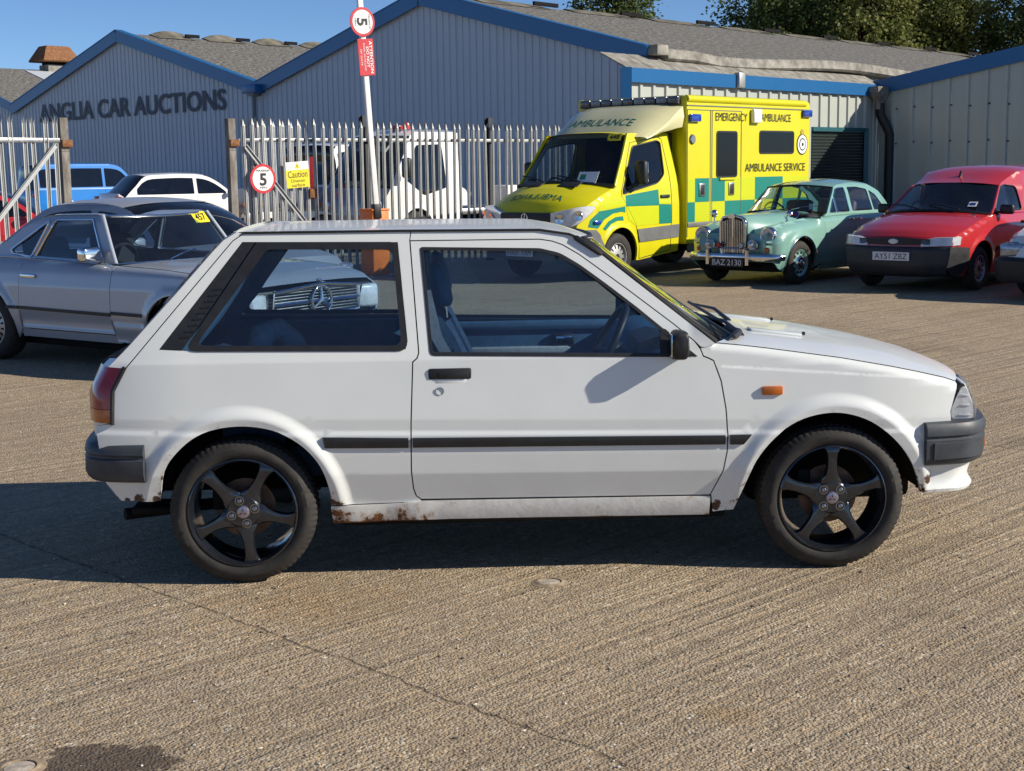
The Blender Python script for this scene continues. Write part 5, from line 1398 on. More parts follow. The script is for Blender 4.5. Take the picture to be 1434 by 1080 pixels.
    pa = MB().box((0, 0, 0), (.34, .20, .004), 0).build('windscreen_notice', M_whitep, v.root, 0, M=frame_M((.235, .50, 1.50), (-.12, 1, 0), (-.55, 0, .8)))
    MB().box((-.08, .01, .004), (.10, .09, .003), 0).build('notice_picture', simple('notice_green', (.05, .25, .12), .6), pa, 0)
    sx = MB().box((0, 0, 0), (.24, .125, .004), 0).build('lot_sticker', M_yellowp, v.root, 0, M=frame_M((-.285, .60, 2.085), (-.08, 1, 0), (-.55, 0, .8)))
    text_obj('sticker_lettering', '448', M_blackp, sx, Matrix.Translation((0, 0, .005)), .17, .075, .025)
    cabin(v, -1.35, .4, .62, 1.3, .85, M_interior, ((-.75, 2),), (-.20, 1.33), -.42)
    MB().box((-1.38, 0, 1.4), (.03, 1.7, 1.5), .01).build('cab_bulkhead', M_interior, v.root)
    # fairing over the cab
    F = []
    prof = [(-.40, 2.085), (-.44, 2.13), (-.80, 2.37), (-1.00, 2.50), (-1.22, 2.575), (-1.45, 2.60)]
    P = []
    for i, (x, z) in enumerate(prof):
        t = i / (len(prof) - 1); hw = .93 + .08 * min(1, t * 1.6); row = []
        for q in VV:
            k = abs(q) ** 5; row.append((x - .20 * k * (1 - t) ** .5, q * hw, z - .16 * k * (1 - abs(2 * t - 1)) - (.05 * k * t)))
        P.append(row)
    fo = MB().grid(P).build('roof_fairing', M_afair, v.root, 60, fix=False)
    for s in (-1, 1):
        edge = [P[i][0 if s < 0 else -1] for i in range(len(P))]
        low = [(-.62, s * .90, 2.085), (-.78, s * .92, 2.105), (-1.0, s * .95, 2.15), (-1.2, s * .97, 2.19), (-1.33, s * .99, 2.22), (-1.45, s * 1.0, 2.235)]
        mid_ = [tuple((Vector(a) * .5 + Vector(b) * .5) + Vector((0, s * .03, 0))) for a, b in zip(edge, low)]
        MB().grid([edge, mid_, low]).build('fairing_cheek', M_afair, v.root, 60, fix=False)
    wp = lambda x, y, z: (x, y, z)
    # lettering on the fairing follows its slope
    Mf = frame_M((-.705, -.0, 2.352), (0, 1, 0), (-.60, 0, .40))
    snap_text([text_obj('fairing_lettering', 'AMBULANCE', M_greenp, v.root, Mf, 1.22, .19)], fo)
    Mb = frame_M((.842, 0, 1.262), (0, 1, 0), (-.62, 0, .46))
    snap_text([text_obj('bonnet_lettering', 'AMBULANCE', M_greenp, v.root, Mb, .98, .125, mirror=True)], bo_)
    # box body
    bw = 1.06; x0, x1, z0, z1 = -1.48, -5.10, .46, 2.715
    def ring(x, o=0.): return [(x, a, b) for a, b in roundpoly([(-bw + o, z0 + o), (bw - o, z0 + o), (bw - o, z1 - o), (-bw + o, z1 - o)], [.02, .02, .10, .10], 5)]
    box = MB().loft([ring(x0 + .012, .03), ring(x0, .0), ring(x1, .0), ring(x1 - .012, .03)]).build('box_body', M_ayel, v.root, 40)
    for s in (-1, 1):
        Ms = lambda x, z, o=.006: frame_M((x, s * (bw + o), z), (-s, 0, 0) if s > 0 else (1, 0, 0), (0, 0, 1))
        def pan(nm, xa, xb, za, zb, mt, t=.004, b=0., par=v.root): return MB().box(((xa + xb) / 2, s * (bw + t / 2), (za + zb) / 2), (abs(xb - xa), t, abs(zb - za)), b).build(nm, mt, par, 40)
        MB().tube([(x0 - .02, s * (bw - .03), z1 - .055), (x1 + .14, s * (bw - .03), z1 - .055)], .062, 8).build('roof_cap_rail', M_ayel, v.root, 60)
        pan('rain_strip', x0 - .005, x1 + .02, 2.555, 2.57, M_agrey, .012)
        for xa, xb, za, zb, mt in ((-1.49, -1.70, 1.092, 1.458, M_alime), (-1.70, -2.085, 1.092, 1.458, M_agreen), (-2.165, -2.525, 1.092, 1.458, M_agreen), (-2.525, -3.40, 1.092, 1.458, M_alime), (-3.40, -4.255, 1.092, 1.458, M_agreen), (-4.255, -5.09, 1.092, 1.458, M_alime),
                                   (-1.49, -1.70, .79, 1.092, M_agreen), (-1.70, -2.525, .79, 1.092, M_alime), (-2.525, -3.40, .79, 1.092, M_agreen), (-3.40, -4.255, .79, 1.092, M_alime), (-4.255, -5.09, .79, 1.092, M_agreen)):
            pan('check_panel', xa, xb, za + .001, zb - .001, mt, .004)
        pan('rubbing_strip', -1.50, -5.09, .715, .785, M_agrey, .016, .004)
        for x in (-1.495, -2.115, -2.16, -2.985):
            pan('panel_seam', x - .005, x + .005, .56, 2.50, M_agrey, .008)
        pan('panel_seam', -1.49, -2.98, 2.495, 2.505, M_agrey, .007)
        for (xa, xb, za, zb) in ((-2.28, -2.872, 1.462, 2.188), (-3.52, -4.595, 1.828, 2.205)):
            poly = roundpoly([(xa, za), (xb, za), (xb, zb), (xa, zb)], .06)
            MB().prism(poly, 'y', s * (bw + .001), s * (bw + .010)).build('window_seal', M_rubber, v.root, 40)
            MB().prism(inset(poly, .025), 'y', s * (bw + .001), s * (bw + .014)).build('side_window', M_tint, v.root, 40)
        pan('door_step_grip', -2.36, -2.80, 1.42, 1.455, M_ayel, .03, .006)
        for x, z in ((-1.66, 2.375), (-4.97, 2.50)):
            MB().box((x, s * (bw + .03), z), (.27, .06, .12), .02).build('strobe_lamp', M_bluelamp, v.root)
        MB().box((-3.37, s * (bw + .04), 2.43), (.24, .08, .22), .02).build('scene_lamp', M_reflector, v.root)
        MB().lathe([(a, s * (bw + b)) for a, b in ((.0, .03), (.06, .03), (.075, .015), (.08, 0))], 24, (-1.62, 0, 2.05), 'y').build('filler_cap', M_steel, v.root)
        for x in (-1.88, -2.70):
            MB().box((x, s * (bw + .010), 1.28), (.15, .02, .20), .006).build('door_latch', M_steel, v.root)
            MB().box((x, s * (bw + .016), 1.28), (.10, .02, .15), .006).build('latch_recess', M_black, v.root)
        sg = -1 if s > 0 else 1
        text_obj('side_lettering', 'EMERGENCY', M_blackp, v.root, frame_M((-2.70, s * (bw + .011), 2.405), (sg, 0, 0), (0, 0, 1)), .90, .125, .004)
        text_obj('side_lettering', 'AMBULANCE', M_blackp, v.root, frame_M((-4.02, s * (bw + .011), 2.415), (sg, 0, 0), (0, 0, 1)), .92, .125, .004)
        text_obj('side_lettering', 'AMBULANCE SERVICE', M_blackp, v.root, frame_M((-4.03, s * (bw + .011), 1.61), (sg, 0, 0), (0, 0, 1)), 1.86, .13, .004)
        # round badge
        for rr, mt, t in ((.175, M_blackp, .008), (.155, M_whitep, .011), (.105, M_blackp, .013), (.085, M_whitep, .015), (.03, M_blackp, .017)):
            MB().lathe([(0, s * (bw + t)), (rr, s * (bw + t)), (rr, s * bw)], 28, (-4.86, 0, 1.985), 'y', ).build('badge_ring', mt, v.root, 0)
        MB().lathe([(0, s * (bw + .012)), (.05, s * (bw + .012)), (.05, s * bw)], 16, (-4.86, 0, 2.19), 'y').build('badge_crown', simple('badge_gold', (.5, .36, .08), .4), v.root, 0)
        MB().box((-3.3, s * (bw - .06), .40), (3.4, .06, .16), .02).build('side_skirt', M_agrey, v.root)
    # light bar
    for i in range(9):
        y = -.86 + i * .215
        MB().box((-1.47, y, 2.652), (.17, .195, .105), .02).build('light_bar_module', M_barlens if i % 2 else M_barlens2, v.root)
    MB().box((-1.46, 0, 2.595), (.14, 1.92, .03), .008).build('light_bar_base', M_black, v.root)
    MB().box((-2.6, 0, .42), (5.2, 1.6, .18), .03).build('chassis', M_dark, v.root)
    for s in (-1, 1):
        P = [[(.08 + .42 * math.cos(a), s * y, .36 + .42 * math.sin(a)) for y in (.5, .95)] for a in np.linspace(R(-12), R(192), 16)]
        MB().grid(P).build('wheel_housing', M_dark, v.root, 40, fix=False)
    rim = simple('steel_wheel_silver', (.45, .45, .46), .45, metal=.7)
    v.wheel(.10, .345, .22, .86, .205, (rim, M_black), 'slots'); v.wheel(-3.57, .345, .40, .82, .205, (rim, M_black), 'slots')
M_tint = simple('tinted_window', (.004, .0045, .005), .12, spec=.22, var=.3)
M_barlens = simple('light_bar_clear', (.20, .21, .22), .2, coat=.6, var=.3, scale=20)
M_barlens2 = simple('light_bar_smoke', (.07, .075, .085), .2, coat=.6, var=.3, scale=20)
ambulance()
# ------------------------------------------------------------------ sage-green classic saloon
M_sage = paint('sage_green_paint', (.225, .43, .365), .25, dirt=.05)
M_plateblk = simple('plate_black', (.012, .012, .013), .35)
M_redp = simple('red_enamel', (.35, .02, .02), .3)
M_bluep = simple('blue_enamel', (.02, .05, .22), .3)
Vg = Veh('green_saloon', 'sage-green rounded classic saloon with upright chrome grille', 'car', (3.405, 20.019, 0), -133.5, .942,
         [.15, .30, .45, .65, .80, .95], [.68, .745, .785, .79, .775, .735], nose=(-.1, .75, .045), tail=(-2.7, .9, .16), arches=((0, .325, .36), (-2.59, .325, .34)), flare=.018)
def magnette():
    v = Vg
    wt = [(.615, .46), (.62, .60), (.575, .735), (.45, .835), (.25, .885), (-.05, .915), (-.40, .935)]
    wt2 = [(-.40, .935), (-.75, .955), (-1.5, .965), (-2.4, .955), (-2.9, .93), (-3.3, .80), (-3.45, .60)]
    v.rounds = [(wt, .17), (wt2, .055)]
    fa = arc(0, .325, .37, -20, 200, 18); ra = arc(-2.59, .325, .35, -20, 200, 18)
    fw = inset(wt[::1][::-1] + [], 0) if False else None
    front = wt + [(-.62, .950), (-.64, .28), (-.40, .22)] + arc(0, .325, .37, 200, -20, 18) + [(.50, .26), (.60, .34)]
    v.side('front_wing', front, [], M_sage, step=.04, bstep=.03)
    fd = inset([(-.62, .952), (-1.475, .965), (-1.475, .24), (-.64, .24)], .004); rd = inset([(-1.475, .965), (-2.42, .955), (-2.38, .62), (-2.18, .30), (-1.475, .24)], .004)
    ds = v.side('door', fd, [], M_sage); ds += v.side('door', rd, [], M_sage)
    v.side('rear_wing', inset([(-2.42, .955), (-2.9, .93), (-3.3, .80), (-3.45, .60), (-3.40, .30), (-3.1, .26)] + arc(-2.59, .325, .35, 200, -20, 18)[::1] + [(-2.18, .28), (-2.38, .62)], .003), [], M_sage)
    v.side('sill', [(-.60, .245), (-.60, .17), (-2.2, .17), (-2.2, .245)], [], M_sage, off=-.02)
    for i, d in enumerate(ds):
        s = -1 if i % 2 == 0 else 1; x = -1.38 if i < 2 else -1.60
        MB().box((x, s * (v.wy(x, .87) + .015), .90), (.13, .025, .03), .008).build('door_handle', M_chrome, d)
    # inner wing tops and scuttle
    v.strip('wing_tops', wt[2:] + [(-.62, .950)], [(.40, .70), (.38, .78), (.2, .82), (-.1, .84), (-.4, .86), (-.62, .95)], M_sage, 14, 2.0)
    v.strip('nose_panel', [(.575, .735), (.62, .60), (.615, .46), (.58, .34)], [(.52, .74), (.55, .60), (.55, .46), (.52, .34)], M_sage, 8, 2)
    P = []
    for x, hw, zt, zb in ((.53, .185, .965, .62), (.50, .20, .985, .66), (.30, .27, 1.0, .76), (0, .36, 1.012, .80), (-.35, .45, 1.025, .84), (-.62, .53, 1.035, .88), (-.76, .56, 1.04, .92)):
        P.append([(x + (.03 if x > .3 else .0) * (1 - q * q), q * hw, zt - (zt - zb) * abs(q) ** 3.2 + .012 * math.exp(-(q / .06) ** 2)) for q in VV])
    bo = MB().grid(P).build('bonnet', M_sage, v.root, 60, fix=False)
    MB().tube([(-.76, 0, 1.056), (-.1, 0, 1.028), (.5, 0, .985)], .007, 6).build('bonnet_strip', M_chrome, bo)
    # greenhouse
    gw = lambda x, z: np.interp(z, [.94, 1.0, 1.30, 1.40, 1.46], [.71, .695, .605, .555, .49]) - .10 * np.clip((-2.2 - x) / .6, 0, 1) ** 2
    gh = [(-.70, .952), (-.80, 1.00), (-1.02, 1.23), (-1.16, 1.365), (-1.30, 1.405), (-1.75, 1.43), (-2.15, 1.40), (-2.45, 1.29), (-2.75, 1.10), (-2.92, .935), (-2.4, .955), (-1.5, .965)]
    ql = roundpoly([(-.88, 1.005), (-1.045, 1.205), (-1.055, 1.005)], .015)
    w1 = roundpoly([(-1.085, 1.005), (-1.08, 1.24), (-1.17, 1.335), (-1.25, 1.355), (-1.43, 1.362), (-1.435, 1.005)], [.02, .01, .03, .02, .03, .03])
    w2 = roundpoly([(-1.53, 1.005), (-1.53, 1.363), (-1.80, 1.365), (-2.08, 1.325), (-2.13, 1.005)], .03)
    w3 = roundpoly([(-2.17, 1.005), (-2.13, 1.31), (-2.30, 1.24), (-2.52, 1.05), (-2.50, 1.005)], .03)
    v.side('cabin_side', gh, [ql, w1, w2, w3], M_sage, wf=gw, step=.05, bstep=.04, lip=.03)
    for nm, p in (('quarter_light', ql), ('door_glass', w1), ('door_glass', w2), ('quarter_glass', w3)): v.side(nm, inset(p, -.008), [], M_glass, off=-.008, wf=gw, lip=0)
    for s in (-1, 1):
        for p in (ql, w1): MB().tube([(x, s * (float(gw(x, z)) + .004), z) for x, z in dens(p, .06)], .007, 6, closed=True).build('window_trim', M_chrome, v.root, 50)
        MB().tube([(x, s * (v.wy(x, .80) + .004), z) for x, z in dens([(-.2, .66), (-.7, .69), (-1.4, .70)], .1, False)], .006, 6).build('waist_strip', M_sage, v.root)
    e = [(x, float(gw(x, z)), z) for x, z in gh[3:10]]; c = [(-1.02, 1.40), (-1.25, 1.455), (-1.75, 1.485), (-2.15, 1.465), (-2.50, 1.35), (-2.85, 1.14), (-3.02, .96)]
    v.strip('roof', e[:4], c[:4], M_sage, 18, 2.6); v.strip('rear_screen', e[3:], c[3:], M_glass, 10, 2.6)
    v.strip('boot', [(-2.92, .93), (-3.3, .80), (-3.45, .60), (-3.40, .30)], [(-3.02, .96), (-3.45, .85), (-3.62, .60), (-3.55, .30)], M_sage, 12, 2.6)
    wse = [(-.79, float(gw(0, 1.0)), .995), (-1.02, float(gw(0, 1.23)), 1.23), (-1.15, float(gw(0, 1.36)), 1.362)]; wsc = [(-.60, 1.04), (-.84, 1.26), (-1.02, 1.40)]
    v.strip('windscreen', wse, wsc, M_glass, 10, 2)
    MB().tube([(-.79 + .19 * (1 - q * q), q * .69, 1.0 + .042 * (1 - q * q)) for q in VV], .010, 6).build('screen_trim', M_rubber, v.root)
    MB().tube([(-1.15 + .13 * (1 - q * q), q * .575, 1.362 + .038 * (1 - q * q)) for q in VV], .012, 6).build('screen_trim', M_rubber, v.root)
    for y in (-.30, .22): MB().tube([(-.58, y, 1.05), (-.66, y + .16, 1.09), (-.74, y + .36, 1.10)], .006, 6).build('wiper', M_chrome, v.root)
    cabin(v, -2.4, -.7, .25, .9, .62, simple('red_brown_leather', (.12, .045, .03), .5), ((-1.45, 2), (-2.25, 1)), (-1.02, .98), -.34, .85)
    MB().box((-.845, .40, 1.085), (.004, .075, .085), 0).build('tax_disc', M_whitep, v.root)
    # grille
    g = MB()
    shell = [(-.19, .42), (-.215, .60), (-.215, .90), (-.17, .965), (0, .995), (.17, .965), (.215, .90), (.215, .60), (.19, .42)]
    gs = MB().tube([(.60, y, z) for y, z in dens(shell, .05, False)], .020, 8).build('grille_shell', M_chrome, v.root, 50)
    MB().prism(shell, 'x', .53, .575).build('grille_back', M_black, gs, 40)
    for i in range(13):
        y = -.18 + i * .03
        MB().tube([(.592, y * .92, .43), (.60, y, .60), (.60, y, .955 - abs(y) * .25)], .0062 if i != 6 else .014, 6).build('grille_bar', M_chrome, gs, 50)
    MB().prism([(-.05, .955), (.05, .955), (.065, .985), (.03, 1.02), (-.03, 1.02), (-.065, .985)], 'x', .585, .635).build('grille_badge', M_chrome, gs, 30)
    MB().tube([(.635, -.30, .535), (.655, 0, .53), (.635, .30, .535)], .010, 6).build('badge_bar', M_chrome, v.root)
    for y, m in ((-.20, M_redp), (.19, M_steel)): MB().lathe([(0, .68), (.035, .68), (.045, .665), (.045, .655)], 16, (0, y, .575), 'x').build('badge', m, v.root)
    for s in (-1, 1):
        hl = MB().lathe([(.125, .50), (.122, .565), (.110, .578), (.098, .575)], 28, (0, s * .565, .715), 'x').build('headlamp_ring', M_chrome, v.root, 50)
        MB().lathe([(0, .53), (.05, .54), (.10, .572)], 28, (0, s * .565, .715), 'x').build('reflector', M_reflector, hl, 50)
        MB().lathe([(0, .602), (.05, .595), (.10, .572)], 28, (0, s * .565, .715), 'x').build('headlamp_lens', M_lens, hl, 60)
        sp = MB().lathe([(0, .56), (.05, .575), (.078, .62), (.085, .645), (.078, .652)], 24, (0, s * .37, .585), 'x').build('spot_lamp', M_chrome, v.root, 50)
        MB().lathe([(0, .672), (.04, .667), (.078, .650)], 24, (0, s * .37, .585), 'x').build('spot_lens', M_lens, sp, 60)
        MB().lathe([(0, .63), (.03, .625), (.045, .60), (.048, .565)], 20, (0, s * .585, .52), 'x').build('front_indicator', M_amber, v.root, 50)
        MB().loft([[(.715 + a * .03, s * .34 + b * .028, z) for a, b in ((1, -1), (1.3, 0), (1, 1), (-1, 1), (-1, -1))] for z in (.30, .34, .45, .50, .515)]).build('over_rider', M_chrome, v.root, 50)
        # wing mirror
        mb = MB().tube([(.18, s * .62, .895), (.17, s * .63, .96), (.16, s * .64, .985)], .010, 6)
        mb.lathe([(0, .05), (.04, .045), (.058, .02), (.06, 0), (0, -.002)], 16, (.14, s * .65, 1.005), 'x')
        mb.build('wing_mirror', M_chrome, v.root, 50)
        P = [[(cx + .375 * math.cos(a), s * y, .325 + .375 * math.sin(a)) for y in (.4, .74)] for cx in (0,) for a in np.linspace(R(-20), R(200), 16)]
        MB().grid(P).build('wheel_housing', M_dark, v.root, 40, fix=False)
        ar = arc(0, .325, .368, -8, 195, 20)
        MB().tube([(x, s * (v.wy(x, z) + .004), z) for x, z in ar], .010, 6).build('arch_trim', M_chrome, v.root, 50)
    for rr, m, t in ((.058, M_steel, 0), (.05, M_bluep, .006), (.022, M_redp, .010)):
        MB().lathe([(0, t + .008), (rr, t + .008), (rr, 0)], 20, (0, 0, 0), 'z').build('enamel_badge', m, v.root, 0, M=frame_M((-.33, .45, .985), (0, 1, -.5), (-.3, 0, .6)))
    bp = spline([(.10, -.80), (.45, -.78), (.62, -.70), (.68, -.45), (.70, 0), (.68, .45), (.62, .70), (.45, .78), (.10, .80)], 3)
    sweep([p for p in bp[3:-3]], [(-.008, .365), (.006, .362), (.022, .385), (.026, .41), (.022, .435), (.006, .455), (-.008, .452)], 'front_bumper', M_chrome, v.root)
    plate(v.root, frame_M((.742, 0, .335), (0, 1, 0), (0, 0, 1)), 'BAZ 2130', M_plateblk, M_whitep, .56, .125)
    MB().box((-1.3, 0, .26), (3.6, 1.3, .12), .02).build('floor_pan', M_dark, v.root)
    MB().box((.2, 0, .34), (.6, .9, .2), .02).build('engine_undertray', M_dark, v.root)
    rimm = paint('sage_rim', (.205, .40, .345), .35, dirt=.2)
    v.wheel(0, .315, .155, .70, .195, (rimm, M_chrome), 'chrome_cap', steer=0); v.wheel(-2.59, .315, .155, .66, .195, (rimm, M_chrome), 'chrome_cap')
magnette()

# ------------------------------------------------------------------ red car-derived van
M_red = paint('faded_red_paint', (.52, .018, .020), .3, dirt=.10)
M_gbump = simple('grey_bumper_plastic', (.030, .032, .036), .5, var=.2, scale=9, bump=.15, bscale=200)
Vv = Veh('red_van', 'small red high-roof van with grey plastic bumper beside the green saloon', 'van', (5.35, 18.758, 0), -132., .96,
         [.15, .30, .50, .62, .80, .97, 1.05], [.74, .80, .835, .84, .83, .80, .76], nose=(.10, .75, .14), tail=(-2.9, .5, .05), arches=((0, .30, .35), (-2.60, .30, .35)), flare=.018)
def van():
    v = Vv
    bt = [(-.36, .975), (-.1, .925), (.25, .845), (.50, .765), (.62, .715)]
    v.rounds = [(bt, .05)]
    front = [(-.36, .985)] + bt + [(.69, .66), (.71, .56), (.70, .40), (.62, .24), (.46, .21)] + arc(0, .30, .36, -14, 194, 18) + [(-.42, .20), (-.46, .55), (-.40, .975)]
    v.side('front_wing', front, [], M_red, step=.045)
    dpoly = inset([(-.40, .985), (-1.48, .985), (-1.50, .55), (-1.44, .20), (-.42, .20), (-.46, .55)], .004)
    dd = v.side('door', dpoly, [], M_red)
    v.side('load_side', inset([(-1.48, .985), (-3.55, .985), (-3.58, .35), (-3.05, .22)] + arc(-2.60, .30, .36, 194, -14, 16)[::1] + [(-2.1, .20), (-1.44, .20), (-1.50, .55)], .003), [], M_red)
    v.side('bumper_corner', [(.36, .58), (.60, .60), (.745, .60), (.75, .33), (.60, .22), (.44, .21), (.355, .40)], [], M_gbump, off=.012, lip=.03)
    v.side('rubbing_strip', [(-.46, .50), (-1.47, .50), (-1.47, .56), (-.46, .56)], [], M_gbump, off=.012, lip=.012)
    v.strip('bonnet', bt, [(-.20, 1.02), (.15, .965), (.45, .89), (.68, .80), (.78, .73)], M_red, 18, 2.5)
    v.strip('nose_panel', [(.62, .715), (.69, .66), (.71, .56)], [(.78, .73), (.825, .68), (.84, .56)], M_red, 6, 2.5)
    v.strip('front_bumper', [(.715, .60), (.75, .58), (.755, .36), (.70, .24), (.60, .21)], [(.855, .60), (.89, .575), (.89, .36), (.83, .24), (.70, .20)], M_gbump, 14, 2.5)
    gpts = [[(.800 + .03 * (1 - (y / .52) ** 2) + o, y, .665 + (.035 + .015 * (1 - abs(y) / .52)) * k) for k in (-1, 1)] for y in np.linspace(-.50, .50, 15) for o in (.014,)]
    MB().grid(gpts).build('grille', M_black, v.root, 50, fix=False)
    MB().lathe([(0, .016), (.05, .014), (.058, 0)], 24, (0, 0, 0), 'z').build('grille_badge', M_whitep, v.root, 50, M=frame_M((.845, 0, .665), (0, 1, 0), (0, 0, 1)) @ Matrix.Diagonal((1.2, .6, 1, 1)))
    for s in (-1, 1):
        pts = [(.835, .38), (.80, .56), (.70, .745), (.58, .80)]
        mk = lambda o, zb, zt: [[(x + o, s * (y + o), zb + i * .006), (x + o - .02, s * (y + o), zt + i * .004 - (.03 if i == 0 else 0))] for i, (x, y) in enumerate(pts)]
        def solid(o, zb, zt):
            f = mk(o, zb, zt); b = [[(x - .08, y * .93, z) for x, y, z in r] for r in f]
            return MB().loft([[f[i][0], f[i][1], b[i][1], b[i][0]] for i in range(len(f))])
        hb = solid(.002, .605, .715).build('headlamp', M_reflector, v.root, 30)
        solid(.014, .60, .722).build('headlamp_lens', M_lens, hb, 30)
        w = v.wy(-.55, .98)
        mb = MB().box((-.62, s * (w + .10), 1.045), (.09, .19, .13), .03); mb.tube([(-.56, s * (w - .06), .99), (-.60, s * (w + .04), 1.02)], .02, 6)
        mb.build('door_mirror', M_black, v.root, 50)
        P = [[(.365 * math.cos(a), s * y, .30 + .365 * math.sin(a)) for y in (.4, .80)] for a in np.linspace(R(-14), R(194), 16)]
        MB().grid(P).build('wheel_housing', M_dark, v.root, 40, fix=False)
        MB().box((-1.36, s * (v.wy(-1.3, .85) + .008), .86), (.15, .02, .04), .006).build('door_handle', M_black, dd[0 if s < 0 else 1])
    plate(v.root, frame_M((.905, .0, .475), (0, 1, 0), (0, 0, 1)), 'AY51 ZBZ')
    gw = lambda x, z: np.interp(z, [.96, 1.02, 1.34, 1.50, 1.58], [.765, .75, .63, .60, .55]) + np.clip((-1.15 - x) / .35, 0, 1) * np.interp(z, [1.0, 1.3, 1.6], [.0, .09, .10])
    dw = roundpoly([(-.55, 1.02), (-.93, 1.335), (-1.10, 1.365), (-1.34, 1.34), (-1.42, 1.02)], [.02, .03, .03, .05, .04])
    cs = [(-.40, .985), (-.52, 1.05), (-.95, 1.36), (-1.05, 1.40), (-1.25, 1.47), (-1.42, 1.535), (-1.7, 1.56), (-3.45, 1.57), (-3.55, 1.45), (-3.55, .985)]
    v.side('cab_and_load_side', cs, [dw], M_red, wf=gw, step=.06, bstep=.05, lip=.03)
    v.side('door_glass', inset(dw, -.008), [], M_glass, off=-.008, wf=gw, lip=0)
    for s in (-1, 1): MB().tube([(x, s * (float(gw(x, z)) + .002), z) for x, z in dens(dw, .06)], .009, 6, closed=True).build('window_seal', M_rubber, v.root, 50)
    e = [(x, float(gw(x, z)), z) for x, z in cs[2:9]]; c = [(-.80, 1.40), (-.98, 1.44), (-1.25, 1.54), (-1.50, 1.605), (-1.8, 1.63), (-3.45, 1.64), (-3.62, 1.48)]
    v.strip('roof', e, c, M_red, 24, 3.2)
    v.strip('rear_doors', [(-3.55, .60, 1.45), (-3.55, .70, .985), (-3.58, .75, .35)], [(-3.62, 1.48), (-3.63, .985), (-3.62, .30)], M_red, 6, 5)
    wse = [(-.40, .765, .985), (-.52, .742, 1.05), (-.95, .625, 1.36)]; wsc = [(-.18, 1.03), (-.34, 1.10), (-.80, 1.395)]
    v.strip('windscreen', wse, wsc, M_glass, 12, 2.2)
    for s in (-1, 1): MB().tube([(x, s * (y + .004), z) for x, y, z in dens(wse, .08, False)], .016, 6).build('windscreen_pillar', M_red, v.root, 50)
    MB().tube([(-.39 + .21 * (1 - q * q), q * .76, .985 + .05 * (1 - q * q)) for q in VV], .022, 6).build('scuttle', M_black, v.root)
    for y in (-.15, .42): MB().tube([(-.20, y, 1.05), (-.27, y - .25, 1.10), (-.33, y - .5, 1.11)], .010, 6).build('wiper', M_black, v.root)
    MB().prism([(-1.05, 1.46), (-1.14, 1.47), (-1.11, 1.56)], 'y', -.012, .012).build('aerial_fin', M_black, v.root)
    cabin(v, -1.5, -.4, .28, .9, .68, M_interior, ((-1.0, 2),), (-.72, .98), -.36, .95)
    MB().box((-1.5, 0, .9), (.03, 1.3, 1.1), .01).build('bulkhead', M_interior, v.root)
    tx = MB().box((0, 0, 0), (.115, .105, .004), 0).build('tax_sticker', M_whitep, v.root, 0, M=frame_M((-.42, .50, 1.115), (-.1, 1, 0), (-.7, 0, .5)))
    MB().box((0, .0, .004), (.08, .05, .002), 0).build('sticker_band', M_bluep, tx, 0)
    MB().box((-1.5, 0, .26), (4.0, 1.4, .12), .02).build('floor_pan', M_dark, v.root)
    rim = simple('wheel_trim_silver', (.34, .34, .37), .4, metal=.6)
    v.wheel(0, .29, .175, .74, .175, (rim, M_black), 'slots'); v.wheel(-2.6, .29, .175, .74, .175, (rim, M_black), 'slots')
van()

